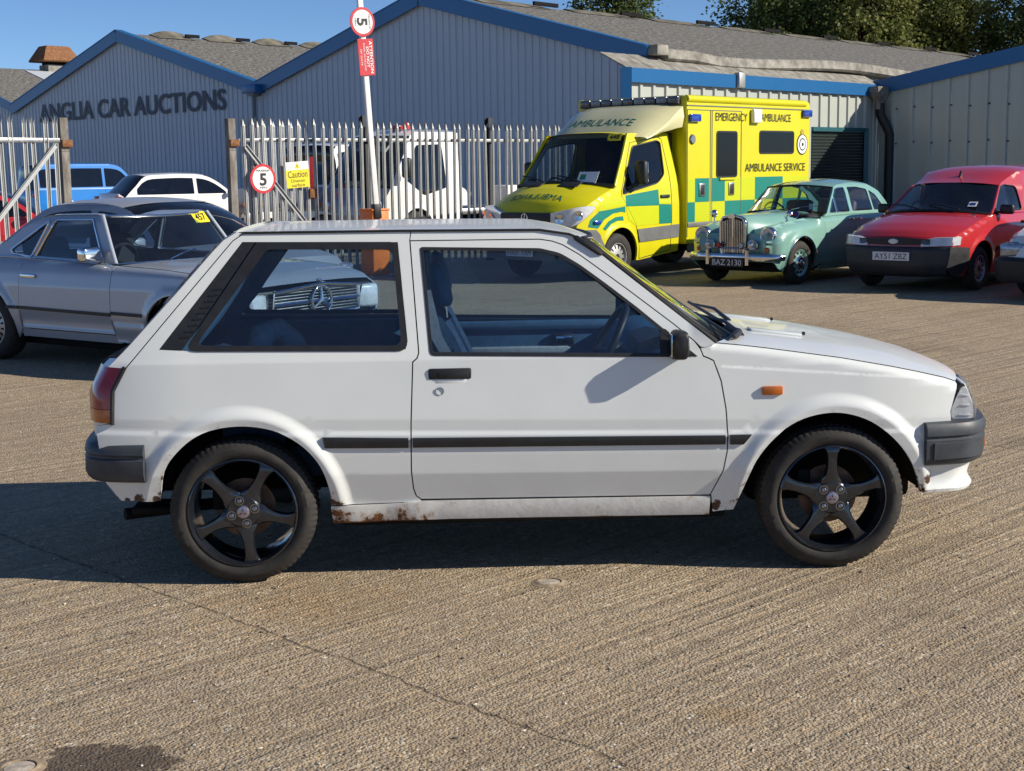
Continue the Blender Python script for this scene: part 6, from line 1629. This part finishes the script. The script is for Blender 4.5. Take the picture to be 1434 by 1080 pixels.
# ------------------------------------------------------------------ generic modern bodies (distant or mostly hidden cars)
def plain_car(name, label, loc, yaw, scale, body, P, group=None):
    """P: dict with length profile; every body panel, pane, lamp and wheel a part of its own"""
    hw, zb, zr, x_f, x_r, wb = P['hw'], P['belt'], P['roof'], P['front'], P['rear'], P['wb']
    v = Veh(name, label, P.get('cat', 'car'), loc, yaw, scale, [.15, .30, .5, .7, zb], [hw - .09, hw - .03, hw, hw - .005, hw - .05], nose=(x_f - .75, .75, .14), tail=(x_r + .7, .7, .10), arches=((0, P['wr'] + .01, P['wr'] + .06), (-wb, P['wr'] + .01, P['wr'] + .06)), flare=.02, group=group)
    wr = P['wr']; ar = wr + .065
    xw, xt, xr, xe = P['screen'][0], P['screen'][1], P['back'][0], P['back'][1]   # screen base, screen top, rear of roof, base of rear glass
    zn_ = P.get('nosez', zb - .25); zt_ = P.get('tailz', zb - .02)
    top_f = [(xw, zb), ((xw + x_f) / 2, (zb + zn_) / 2 + .05), (x_f - .12, zn_ + .02)]
    v.rounds = [(top_f + [(x_f, zn_ - .12)], .07), ([(x_r, .45), (x_r, zt_ - .15), (x_r + .05, zt_), (xe, zb)], .10)]
    front = top_f + [(x_f - .02, zn_ - .10), (x_f, .50), (x_f - .06, .25), (ar + .12, .20)] + arc(0, wr, ar, -10, 190, 16) + [(-ar - .10, .19), (xw - .02, .19)]
    v.side('front_wing', front, [], body)
    xm = (xw + max(xe, -wb + .2)) / 2
    dl = v.side('door', inset([(xw, zb), (xm, zb), (xm, .20), (xw - .02, .20)], .004), [], body)
    rx = -wb + ar + .10
    v.side('rear_wing', inset([(xm, zb), (xe, zb), (x_r + .05, zt_), (x_r, zt_ - .15), (x_r, .45), (x_r + .08, .26), (-wb - ar - .06, .22)] + arc(-wb, wr, ar, 190, -10, 16) + [(rx, .19), (xm, .20)], .003), [], body)
    for s, d in zip((-1, 1), dl): MB().box((xm + .15, s * (v.wy(xm + .15, zb - .12) + .012), zb - .13), (.2, .025, .035), .01).build('door_handle', body, d)
    v.strip('bonnet', top_f, [(xw + .16, zb + .03), ((xw + x_f) / 2 + .1, (zb + zn_) / 2 + .09), (x_f - .02, zn_ + .05)], body, 12, 2.6)
    v.strip('nose_panel', [(x_f - .12, zn_ + .02), (x_f - .02, zn_ - .10), (x_f, .50), (x_f - .06, .25)], [(x_f - .02, zn_ + .05), (x_f + .09, zn_ - .10), (x_f + .12, .48), (x_f + .05, .24)], P.get('nosemat', body), 10, 2.6)
    v.strip('tail_panel', [(xe, zb), (x_r + .05, zt_), (x_r, zt_ - .15), (x_r, .45), (x_r + .08, .26)], [(xe - .06, zb + .02), (x_r - .03, zt_ + .02), (x_r - .10, zt_ - .15), (x_r - .12, .45), (x_r - .02, .26)], body, 14, 3)
    gw = lambda x, z: np.interp(z, [zb - .02, zb + .04, zr - .06, zr], [hw - .075, hw - .09, hw - .215, hw - .27])
    rz = zr - .05; k = rz - zb
    roofline = spline([(xw, zb), (xw + (xt - xw) * .52, zb + k * .60), (xt, rz - .045), ((xt * 2 + xr) / 3, rz), ((xt + xr * 2) / 3, rz - .004), (xr, rz - .05), (xr + (xe - xr) * .5, zb + k * .48), (xe, zb)], 5)
    gh = roofline
    RL = np.array(roofline)
    def under(x): return float(np.interp(-x, -RL[:, 0], RL[:, 1])) - k * .17
    def win(xa, xb):
        xs_ = np.linspace(xa, xb, 12); t = [(x, min(under(x), zb + k * .86)) for x in xs_]; t = [p for p in t if p[1] > zb + k * .13]
        return roundpoly([(t[0][0], zb + k * .09)] + t + [(t[-1][0], zb + k * .09)], .03, 3) if len(t) > 3 else None
    x_front = xw - .22; x_back = xe + .16
    wins = [w_ for w_ in (win(x_front, xm + .04), win(xm - .05, (xm + x_back) / 2 - .18 if P.get('third') else x_back), win((xm + x_back) / 2 - .26, x_back) if P.get('third') else None) if w_]
    v.side('cabin_side', gh, wins, body, wf=gw, lip=.02)
    for p in wins: v.side('side_window', inset(p, -.006), [], P.get('glass', M_glass_dark), off=-.006, wf=gw, lip=0)
    ge = lambda pts: [(x, float(gw(x, z)), z) for x, z in pts]
    cr = .045
    def bow(pts, f, z0=cr): return [(x + f * (1 if i < len(pts) / 2 else 1) , z + z0) for i, (x, z) in enumerate(pts)]
    A_, B_ = roofline[:11], roofline[10:26]; C_ = roofline[25:]
    v.strip('roof', ge(B_), [(x + np.interp(i, [0, 5, 10, 15], [.09, .02, -.02, -.08]), z + cr) for i, (x, z) in enumerate(B_)], P.get('roofmat', body), 18, 3)
    v.strip('windscreen', ge(A_), [(x + np.interp(i, [0, 10], [.16, .09]), z + np.interp(i, [0, 10], [.03, cr])) for i, (x, z) in enumerate(A_)], P.get('glass', M_glass_dark), 10, 2.2)
    v.strip('rear_window', ge(C_), [(x - .08, z + np.interp(i, [0, 10], [cr, .02])) for i, (x, z) in enumerate(C_)], P.get('glass', M_glass_dark), 10, 3)
    for s in (-1, 1):
        MB().box((x_f - .08, s * (hw - .22), zn_ - .10), (.14, .30, .11), .03, s * R(-16)).build('headlamp', M_lampface, v.root, 50)
        MB().box((x_r + .04, s * (hw - .16), zt_ - .14), (.16, .24, .13), .03, s * R(14)).build('tail_lamp', M_redlens, v.root, 50)
        MB().box((xw - .18, s * (hw + .05), zb + .06), (.10, .17, .12), .03).build('door_mirror', body, v.root, 50)
        for cx in (0, -wb):
            Pp = [[(cx + ar * math.cos(t), s * y, wr + ar * math.sin(t)) for y in (.4, hw - .05)] for t in np.linspace(R(-10), R(190), 14)]
            MB().grid(Pp).build('wheel_housing', M_dark, v.root, 40, fix=False)
    MB().box(((x_f + x_r) / 2, 0, .26), (x_f - x_r - .5, hw * 1.6, .1), .02).build('floor_pan', M_dark, v.root)
    MB().box((xm, 0, zb - .12), ((xw - xe) * .8, hw * 1.5, .06), .01).build('cabin_shelf', M_interior, v.root)
    rim = M_rimg
    v.wheel(0, wr, .2, hw - .10, wr - .12, (rim, M_black), 'five'); v.wheel(-wb, wr, .2, hw - .10, wr - .12, (rim, M_black), 'five')
    return v
M_lampface = simple('lamp_face', (.30, .34, .40), .12, metal=.5, coat=1, var=.3, scale=18)
M_rimg = simple('grey_alloy', (.28, .28, .29), .4, metal=.7)
M_vwhite = paint('white_van_paint', (.80, .80, .78), .25, dirt=.06)
M_vblue = paint('bright_blue_paint', (.012, .20, .62), .25, dirt=.06)
M_grey2 = paint('dark_silver_paint', (.30, .32, .36), .4, dirt=.1, flake=.15, coat=.4, cr0=.1)
M_vred = paint('plain_red_paint', (.48, .02, .025), .3, dirt=.1)
saloon = dict(hw=.84, belt=.90, roof=1.40, front=.85, rear=-3.6, wb=2.65, wr=.31, screen=(-.35, -1.0), back=(-2.15, -2.85), nosez=.72)
wc = plain_car('white_saloon', 'white saloon with dark bumper, front corner just inside the right edge', (6.93, 17.15, 0), -131, 1., M_vwhite, dict(saloon, belt=.86))
for s in (-1, 1): MB().box((.86, s * .58, .585), (.05, .40, .15), .02, s * R(-9)).build('headlamp_unit', M_lampface, wc.root, 40)
sweep(spline([(.42, -.86), (.72, -.84), (.92, -.70), (1.0, 0), (.92, .70), (.72, .84), (.42, .86)], 3), [(-.10, .20), (.02, .22), (.05, .32), (.05, .46), (.0, .50), (-.10, .50)], 'front_bumper', M_black, wc.root)
plain_car('grey_car', 'dark silver car parked behind the silver coupe, only its roof showing', (-2.75, 14.75, 0), -34, 1., M_grey2, dict(saloon, roof=1.36, belt=.86))
suv = dict(hw=.90, belt=1.02, roof=1.64, front=.90, rear=-3.55, wb=2.68, wr=.35, screen=(-.35, -1.15), back=(-2.75, -3.35), nosez=.92, tailz=1.12)
# ------------------------------------------------------------------ palisade fence, gates, barrier, signs
def _streak():
    m = NT('rust_streaked_post'); co = m.coord('Object', (1, 1, .25)); n = m.noise(co, 7, 7, .7)
    m.set(color=m.ramp(n, [(.3, (.07, .055, .045)), (.45, (.15, .13, .11)), (.58, (.25, .235, .21)), (.75, (.33, .325, .31))]), rough=.75, spec=.25); return m.m
M_poststreak = _streak()
def pale_mesh(h=2.42):
    """corrugated steel pale with a splayed three-point head"""
    prof = [(-.034, .0), (-.024, .0), (-.016, -.020), (-.006, -.020), (0, -.008), (.006, -.020), (.016, -.020), (.024, .0), (.034, .0)]
    zs_ = [.06, h - .20, h - .13]
    V = []; F = []; n = len(prof)
    for z in zs_: V += [(x, y, z) for x, y in prof]
    for i in range(len(zs_) - 1):
        F += [[i * n + j, i * n + j + 1, (i + 1) * n + j + 1, (i + 1) * n + j] for j in range(n - 1)]
    b = 2 * n
    o = len(V); V += [(-.040, .010, h - .06), (-.046, -.045, h)]; F += [[b, b + 1, b + 2, o], [o, b + 2, o + 1]]
    V += [(.040, .010, h - .06), (.046, -.045, h)]; F += [[b + 6, b + 7, b + 8, o + 2], [o + 2, o + 3, b + 6]]
    V += [(0, .0, h - .03)]; F += [[b + 2, b + 3, o + 4], [b + 3, b + 4, o + 4], [b + 4, b + 5, o + 4], [b + 5, b + 6, o + 4]]
    return mesh('pale', V, F, M_galv, 0)
PALE = pale_mesh()
def palisade(name, label, A, B, spacing=.152, rails=((2.10, .05), (.42, .05)), posts=(), brace=None, z=0., cat='fence', front=1, railmat=None, jit=.010):
    A, B = Vector(A), Vector(B); L = (B - A).length; u = (B - A) / L; yaw = math.atan2(u.y, u.x)
    root = thing(name, label, cat, (A.x, A.y, 0), yaw)
    k = int(L / spacing)
    for i in range(k):
        x = spacing * (i + .5)
        o = new_obj('pale', PALE, root); o.location = (x + random.uniform(-jit, jit), -.035 * front, z + random.uniform(-.012, .012)); o.rotation_euler = (random.uniform(-.006, .006), random.uniform(-.012, .012), 0)
    for rz, rh in rails: MB().box((L / 2, 0.01, z + rz), (L, .05, rh), .004).build('rail', railmat or M_galv, root)
    for x, h, m in posts:
        mb = MB().box((x, .05, h / 2), (.10, .012, h), .0); mb.box((x, .10, h / 2), (.012, .10, h), .0); mb.box((x, .15, h / 2), (.10, .012, h), .0)
        mb.build('post', m, root)
    if brace:
        (xa, za), (xb, zb) = brace; d = Vector((xb - xa, 0, zb - za)); an = math.atan2(d.z, d.x)
        MB().box(((xa + xb) / 2, -.085 * front, (za + zb) / 2), (d.length, .012, .065), .0, Matrix.Rotation(-an, 4, 'Y')).box(((xa + xb) / 2, -.10 * front, (za + zb) / 2 + .03), (d.length, .03, .010), .0, Matrix.Rotation(-an, 4, 'Y')).build('brace', M_galv, root)
    return root
M_postd = simple('dark_post', (.05, .055, .06), .5, metal=.4)
fu = Vector((.73, .683)).normalized()
FA = Vector((-4.02, 22.25))
fence = palisade('palisade_fence', 'long galvanised palisade fence between the gate and the ambulance', FA, FA + fu * 9.6, posts=((2.35, 2.5, M_postd), (5.12, 2.5, M_postd), (7.9, 2.5, M_postd)))
# right leaf, swung back against the fence
ga = Vector((-3.93, 21.33)); gb = ga + Vector((.76, .65)).normalized() * 1.36
leaf = palisade('gate_leaf', 'right palisade gate leaf carrying the round speed sign and caution sign', ga, gb, .150, rails=((2.07, .05), (.42, .05)), brace=((.06, 1.98), (1.30, .55)), cat='gate', railmat=M_steel)
MB().box((1.20, -.06, 1.28), (.13, .06, .14), .01).build('latch_plate', M_rusty, leaf)
for nm, p, lab in (('gate_post', (-4.03, 21.22), 'rust-streaked gate post holding the right gate leaf'), ('gate_post', (-6.10, 20.05), 'rust-streaked gate post holding the left gate leaf')):
    po = thing(nm, lab, 'post', (p[0], p[1], 0), R(40), 'gate posts')
    MB().box((0, 0, 1.24), (.115, .115, 2.48), .006).build('shaft', M_post, po) if False else None
    MB().box((0, 0, 2.15), (.115, .115, .46), .006).build('shaft_head', M_poststreak, po)
    MB().box((0, 0, .96), (.113, .113, 1.92), .006).build('shaft', M_poststreak if 'M_poststreak' in globals() else M_galv, po)
    MB().box((.02, -.03, 2.03), (.15, .14, .10), .01).build('hinge', M_rusty, po)
la = Vector((-6.12, 19.92)); lb = la + Vector((-.70, -.72)).normalized() * 1.75
lleaf = palisade('gate_leaf', 'left palisade gate leaf with diagonal brace behind the silver coupe', la, lb, .152, rails=((2.07, .06), (.42, .06)), brace=((.10, 2.0), (1.60, .35)), cat='gate', front=-1, railmat=M_steel)

def disc_sign(parent, M, name_mat=None, r=.20):
    d = MB().lathe([(0, .006), (r, .006), (r, -.006), (0, -.006)], 40, (0, 0, 0), 'z').build('sign_border', M_signred, parent, 30, M=M)
    MB().lathe([(0, .009), (r * .82, .009), (r * .82, .0)], 40, (0, 0, 0), 'z').build('sign_face', M_whitep, d, 30)
    T = Matrix.Translation((0, -.0, .012))
    text_obj('sign_lettering', '5', M_blackp, d, T @ Matrix.Translation((0, -.01, 0)), r * .55, r * .85, .03)
    text_obj('sign_lettering', 'MAXIMUM', M_blackp, d, T @ Matrix.Translation((0, r * .55, 0)), r * 1.0, r * .15, .01)
    text_obj('sign_lettering', 'MPH', M_blackp, d, T @ Matrix.Translation((0, -r * .60, 0)), r * .5, r * .14, .01)
    return d
M_signred = simple('sign_red', (.55, .03, .04), .4)
# speed sign and caution sign on the right leaf (leaf-local frame: x along, -y towards the yard)
ss = thing('speed_sign', 'round red-ringed maximum 5 sign fixed to the right gate leaf', 'sign'); ss.matrix_world = Matrix.Translation((ga.x, ga.y, 0)) @ Matrix.Rotation(leaf.rotation_euler.z, 4, 'Z')
disc_sign(ss, frame_M((.30, -.125, 1.51), (1, 0, 0), (0, 0, 1)), r=.215)
cs_ = thing('caution_sign', 'yellow and white caution uneven surface board on the gate leaf', 'sign'); cs_.matrix_world = ss.matrix_world.copy()
cb = MB().box((0, 0, 0), (.40, .38, .006), .0).build('board', M_yellowp, cs_, 0, M=frame_M((.90, -.125, 1.56), (1, 0, .06), (0, 0, 1)))
MB().box((0, .135, .003), (.40, .12, .006), .0).build('white_band', M_whitep, cb, 0)
MB().prism([(-.05, .095), (.05, .095), (0, .185)], 'z', .004, .008).build('warning_triangle', M_yellowp, cb, 0)
MB().box((0, .132, .010), (.010, .04, .003), .0).build('sign_mark', M_blackp, cb, 0)
text_obj('sign_lettering', 'Caution', M_blackp, cb, Matrix.Translation((0, .01, .005)), .34, .10, .03)
text_obj('sign_lettering', 'Uneven', M_blackp, cb, Matrix.Translation((0, -.085, .005)), .24, .05, .02)
text_obj('sign_lettering', 'surface', M_blackp, cb, Matrix.Translation((0, -.150, .005)), .23, .05, .02)
# barrier
M_orange = simple('orange_powder_coat', (.82, .19, .02), .45, var=.1)
br = thing('parking_barrier', 'orange barrier pedestal with its white arm raised upright', 'barrier', (-2.06, 22.1, 0), R(38))
MB().box((0, 0, .52), (.30, .36, .98), .015).build('cabinet', M_orange, br)
MB().box((0, 0, 1.02), (.32, .38, .03), .008).build('cabinet_lid', M_orange, br)
MB().box((0, 0, .015), (.40, .46, .03), .0).build('base_plate', M_steel, br)
tilt = math.atan(.062)
AM = Matrix.Translation((-.06, -.16, .98)) @ Matrix.Rotation(-tilt, 4, 'Y')
MB().box((0, 0, 2.35), (.085, .05, 4.8), .006).build('arm', M_whitep, br, 35, M=AM)
MB().box((0, 0, .02), (.12, .10, .22), .01).build('arm_clamp', M_black, br, 35, M=AM)
# the signs ride on the arm, so they stand on their side while it is up
sg = thing('arm_speed_sign', 'round maximum 5 sign lying sideways on the raised barrier arm', 'sign', (0, 0, 0)); WM = Matrix.Translation((-2.06, 22.1, 0)) @ Matrix.Rotation(R(38), 4, 'Z') @ AM
sg.matrix_world = WM
disc_sign(sg, Matrix.Translation((-.01, -.04, 2.80)) @ Matrix.Rotation(PI / 2, 4, 'X') @ Matrix.Rotation(R(-90), 4, 'Z'), r=.212)
sr = thing('attention_sign', 'red attention board turned sideways on the barrier arm', 'sign'); sr.matrix_world = WM
rbd = MB().box((0, 0, 0), (.53, .27, .008), .003).build('board', M_signred2 if 'M_signred2' in globals() else M_signred, sr, 0, M=Matrix.Translation((.012, -.04, 2.29)) @ Matrix.Rotation(PI / 2, 4, 'X') @ Matrix.Rotation(R(-90), 4, 'Z'))
for s_, y, w, h in (('ATTENTION', .085, .47, .052), ('DO NOT', .025, .30, .045), ('PARK IN FRONT', -.03, .40, .028), ('OF GATE', -.085, .24, .028)):
    text_obj('sign_lettering', s_, M_whitep, rbd, Matrix.Translation((0, y, .006)), w, h, .02)

# ------------------------------------------------------------------ vehicles inside the compound
plain_car('white_crossover', 'white crossover car beyond the gate opening, seen from behind', (-7.56, 39.9, 0), 35, 1., M_vwhite, dict(suv), None)
plain_car('blue_van', 'bright blue people carrier behind the white crossover', (-13.2, 51.4, 0), 40, 1., M_vblue, dict(third=1, hw=.95, belt=1.12, roof=2.02, front=.85, rear=-4.0, wb=3.0, wr=.34, screen=(-.25, -1.05), back=(-3.75, -3.95), nosez=1.0, tailz=1.1, cat='van'))
plain_car('red_car', 'red car behind the left gate leaf', (-7.6, 24.6, 0), 20, 1., M_vred, dict(saloon))
# white recovery truck behind the fence
M_tgrey = paint('truck_shade_trailer_grey', (.20, .23, .28), .4, dirt=.1)  # white cab front's shade painted in; trailer boards and crate bases are simply grey
tr = Veh('white_truck', 'white truck cab with amber beacon behind the palisade fence', 'truck', (-2.55, 29.6, 0), -132, 1.,
         [.3, .6, 1.2, 1.9, 2.4], [.88, .95, .97, .90, .82], nose=(.35, .6, .08), arches=((0, .40, .44),), flare=.02)
def truck():
    v = tr
    body = [(.70, 1.25), (.05, 2.28), (-.12, 2.36), (-1.25, 2.36), (-1.25, .45), (-.55, .42)] + arc(0, .40, .46, 190, -10, 14) + [(.75, .40), (.88, .60), (.86, 1.0)]
    dw = roundpoly([(.30, 1.42), (-.08, 2.10), (-.80, 2.12), (-.85, 1.25), (-.20, 1.10)], .06)
    v.side('cab_side', body, [dw], M_vwhite, lip=.03)
    v.side('door_glass', inset(dw, -.01), [], M_glass_dark, off=-.01, lip=0)
    v.strip('front_panel', [(.70, 1.25), (.86, 1.0), (.88, .60), (.75, .40)], [(.82, 1.28), (.98, 1.0), (1.0, .60), (.88, .40)], M_tgrey, 10, 3)
    v.strip('windscreen', [(.70, 1.25), (.05, 2.28)], [(.82, 1.28), (.15, 2.30)], M_glass_van, 10, 3)
    v.strip('cab_roof', [(.05, 2.28), (-.12, 2.36), (-1.25, 2.36)], [(.15, 2.30), (-.10, 2.42), (-1.25, 2.44)], M_vwhite, 8, 3)
    MB().box((-1.26, 0, 1.4), (.04, 1.75, 1.9), .01).build('cab_back', M_vwhite, v.root)
    MB().box((.93, 0, .62), (.10, 1.9, .26), .05).build('front_bumper', M_black, v.root)
    for s in (-1, 1):
        MB().box((.90, s * .72, .92), (.12, .30, .20), .04).build('headlamp', M_lampface, v.root, 50)
        MB().box((.42, s * 1.12, 1.65), (.14, .20, .40), .05).build('door_mirror', M_black, v.root, 50)
    MB().lathe([(0, 2.56), (.05, 2.55), (.07, 2.50), (.075, 2.42)], 16, (-.15, .55, 0), 'z').build('beacon', simple('beacon_lens', (.60, .05, .01), .2, coat=1), v.root, 50)
    MB().box((-.15, .25, 2.46), (.16, .30, .08), .02).build('beacon_bar', simple('beacon_red', (.35, .02, .02), .3), v.root)
    MB().box((-3.0, 0, .75), (3.4, 1.9, .12), .02).build('flat_bed', M_steel, v.root)
    MB().box((-2.6, 0, .50), (4.6, .8, .2), .02).build('chassis', M_dark, v.root)
    cabin(v, -1.2, .6, .62, 1.2, .8, M_interior, ((-.6, 2),), (-.05, 1.28), -.4)
    v.wheel(0, .40, .24, .82, .24, (M_rimg, M_black), 'slots'); v.wheel(-3.2, .40, .40, .78, .24, (M_rimg, M_black), 'slots')
truck()
# low trailer with orange markers, white van, crates
tl = thing('dropside_trailer', 'grey-blue dropside trailer with a row of orange markers behind the fence', 'trailer', (-3.86, 29.6, 0), R(10))
MB().box((0, 0, 1.06), (3.3, .06, .42), .01).build('side_board', M_tgrey, tl)
MB().box((0, 1.9, 1.06), (3.3, .06, .42), .01).build('side_board', M_tgrey, tl)
MB().box((0, .95, .84), (3.3, 1.9, .06), .01).build('deck', M_steel, tl)
MB().box((-.18, -.05, 1.48), (.15, .06, .85), .01).build('red_stanchion', M_redp, tl)
for i in range(9): MB().box((-1.5 + i * .375, -.045, .96), (.10, .03, .07), .008).build('side_marker', M_amber, tl)
for x in (-1.0, 0.0):
    for y in (.25, 1.65): plain_wheel(tl, x, y, .32, -1 if y < 1 else 1, .32, .2, .2, (M_rimg, M_black))
plain_car('white_van', 'plain white van parked behind the trailer', (-2.2, 36.4, 0), 55, 1., M_vwhite, dict(hw=.98, belt=1.30, roof=2.25, front=.9, rear=-4.2, wb=3.2, wr=.35, screen=(-.2, -1.0), back=(-4.0, -4.15), nosez=1.1, tailz=1.25, cat='van'))
M_cyan = simple('pale_cyan_label', (.30, .62, .66), .5); M_pink = simple('pale_pink_label', (.72, .45, .45), .5)
for i, (x, y, w) in enumerate(((.25, 31.6, .62), (.98, 32.3, .60))):
    c = thing('white_crate', ('white stacked crate with pale labels, left of the pair behind the fence', 'white stacked crate with pale labels, right of the pair near the ambulance')[i], 'crate', (x - .25, y, 0), R(43), 'crates behind the fence')
    MB().box((0, 0, .95), (w, .6, .62), .02).build('crate_body', M_whitep, c)
    MB().box((0, 0, .32), (w, .6, .62), .02).build('crate_base', M_tgrey, c)
    for k in range(3):
        MB().box((-w / 2 + .12 + k * .19, -.306, 1.0 - .1 * (k % 2)), (.10, .012, .22), .0).build('crate_label', (M_cyan, M_pink, M_bluelamp)[(k + i) % 3], c)
# ------------------------------------------------------------------ trees behind the halls
def _leafmat(name, a, b, c):
    m = NT(name); tc = m.n('ShaderNodeNewGeometry'); co = m.coord('Object')
    n = m.noise(co, .55, 4, .6); rnd = tc.outputs['Random Per Island']
    col = m.mix(m.math('MULTIPLY', rnd, .8), m.ramp(n, [(.35, a), (.62, b)]), (*c, 1))
    m.set(color=col, rough=.6, spec=.3)
    tr = m.n('ShaderNodeBsdfTranslucent'); m.l(col, tr.inputs[0])
    mx = m.n('ShaderNodeMixShader'); mx.inputs[0].default_value = .4; m.l(m.b.outputs[0], mx.inputs[1]); m.l(tr.outputs[0], mx.inputs[2]); m.l(mx.outputs[0], m.out.inputs[0]); return m.m
M_leaf = _leafmat('olive_foliage', (.075, .115, .03), (.155, .205, .05), (.24, .22, .07))
M_leaf2 = _leafmat('dark_foliage', (.055, .09, .034), (.11, .165, .05), (.16, .18, .055))
M_bark = simple('bark', (.09, .07, .05), .9, spec=.1, var=.3, scale=3, bump=.6, bscale=14)
def tree_meshes(seed, h, cw, nclump, mat, leaves=95):
    rg = np.random.default_rng(seed); trunk = MB()
    th = h * .38
    trunk.tube([(0, 0, 0), (.1, .05, th * .5), (.0, .1, th), (.05, 0, h * .75)], [.42, .34, .26, .08], 8)
    V = []; F = []
    for i in range(nclump):
        # clump centres spread through an uneven ellipsoid volume
        d = rg.normal(size=3); d /= np.linalg.norm(d); rr = rg.uniform(.25, 1) ** .6
        lump = 1 + .25 * math.sin(3.1 * math.atan2(d[1], d[0]) + seed) + .15 * math.sin(5 * d[2] + seed)
        c = np.array([d[0] * cw * rr * lump, d[1] * cw * rr * lump, h * .60 + d[2] * h * .40 * rr])
        if rg.random() < .35: trunk.tube([(0, 0, min(th * 1.1, c[2] * .7)), tuple(c * [.5, .5, 1] * np.array([1, 1, .9])), tuple(c)], [.12, .07, .025], 5)
        cr = rg.uniform(.5, 1.15)
        for k in range(leaves):
            q = rg.normal(size=3) * [.55, .55, .48] * cr; p = c + q; p[2] -= .25 * (q[0] ** 2 + q[1] ** 2)
            a = rg.uniform(0, 2 * PI); t = rg.uniform(-.9, .5); ln = rg.uniform(.18, .34); wd = ln * rg.uniform(.28, .45)
            x = np.array([math.cos(a) * math.cos(t), math.sin(a) * math.cos(t), math.sin(t)]); y = np.cross(x, rg.normal(size=3)); y /= np.linalg.norm(y) + 1e-9
            o = len(V); V += [p - y * wd * .1, p + x * ln * .5 + y * wd, p + x * ln, p + x * ln * .5 - y * wd]; F.append([o, o + 1, o + 2, o + 3])
    return trunk.mesh('trunk', M_bark, 50), mesh('crown', V, F, mat, 0)
TM = [tree_meshes(1, 17, 5.2, 270, M_leaf, 105), tree_meshes(2, 16, 4.8, 260, M_leaf2, 105), tree_meshes(3, 15, 4.5, 240, M_leaf, 105), tree_meshes(4, 17.5, 3.0, 170, M_leaf2, 105)]
for px, Y, k, sc, rz, lab in ((868, 108, 3, 1.0, 0, 'dark rounded tree top above the tall hall ridge'), (1086, 104, 1, .98, 1, 'dark tree at the left end of the tree row behind the long roof'), (1140, 112, 0, 1.05, 2, 'olive tree second from the left in the row behind the long roof'),
                              (1205, 104, 2, 1.12, 3, 'brownish olive tree in the middle of the row behind the long roof'), (1275, 110, 0, 1.0, 4, 'olive tree right of the middle in the row behind the long roof'), (1318, 106, 2, .95, 5, 'olive tree at the right end of the row, before the sky gap'), (1480, 104, 1, 1.08, 2.2, 'dark tree at the right edge above the blue shed verge')):
    t = thing('tree', lab, 'tree', ((px - 717) / 2020 * Y * 1.0, Y, 0), rz, 'trees behind the halls', sc)
    tm, cm = TM[k]
    new_obj('trunk', tm, t); new_obj('crown', cm, t)
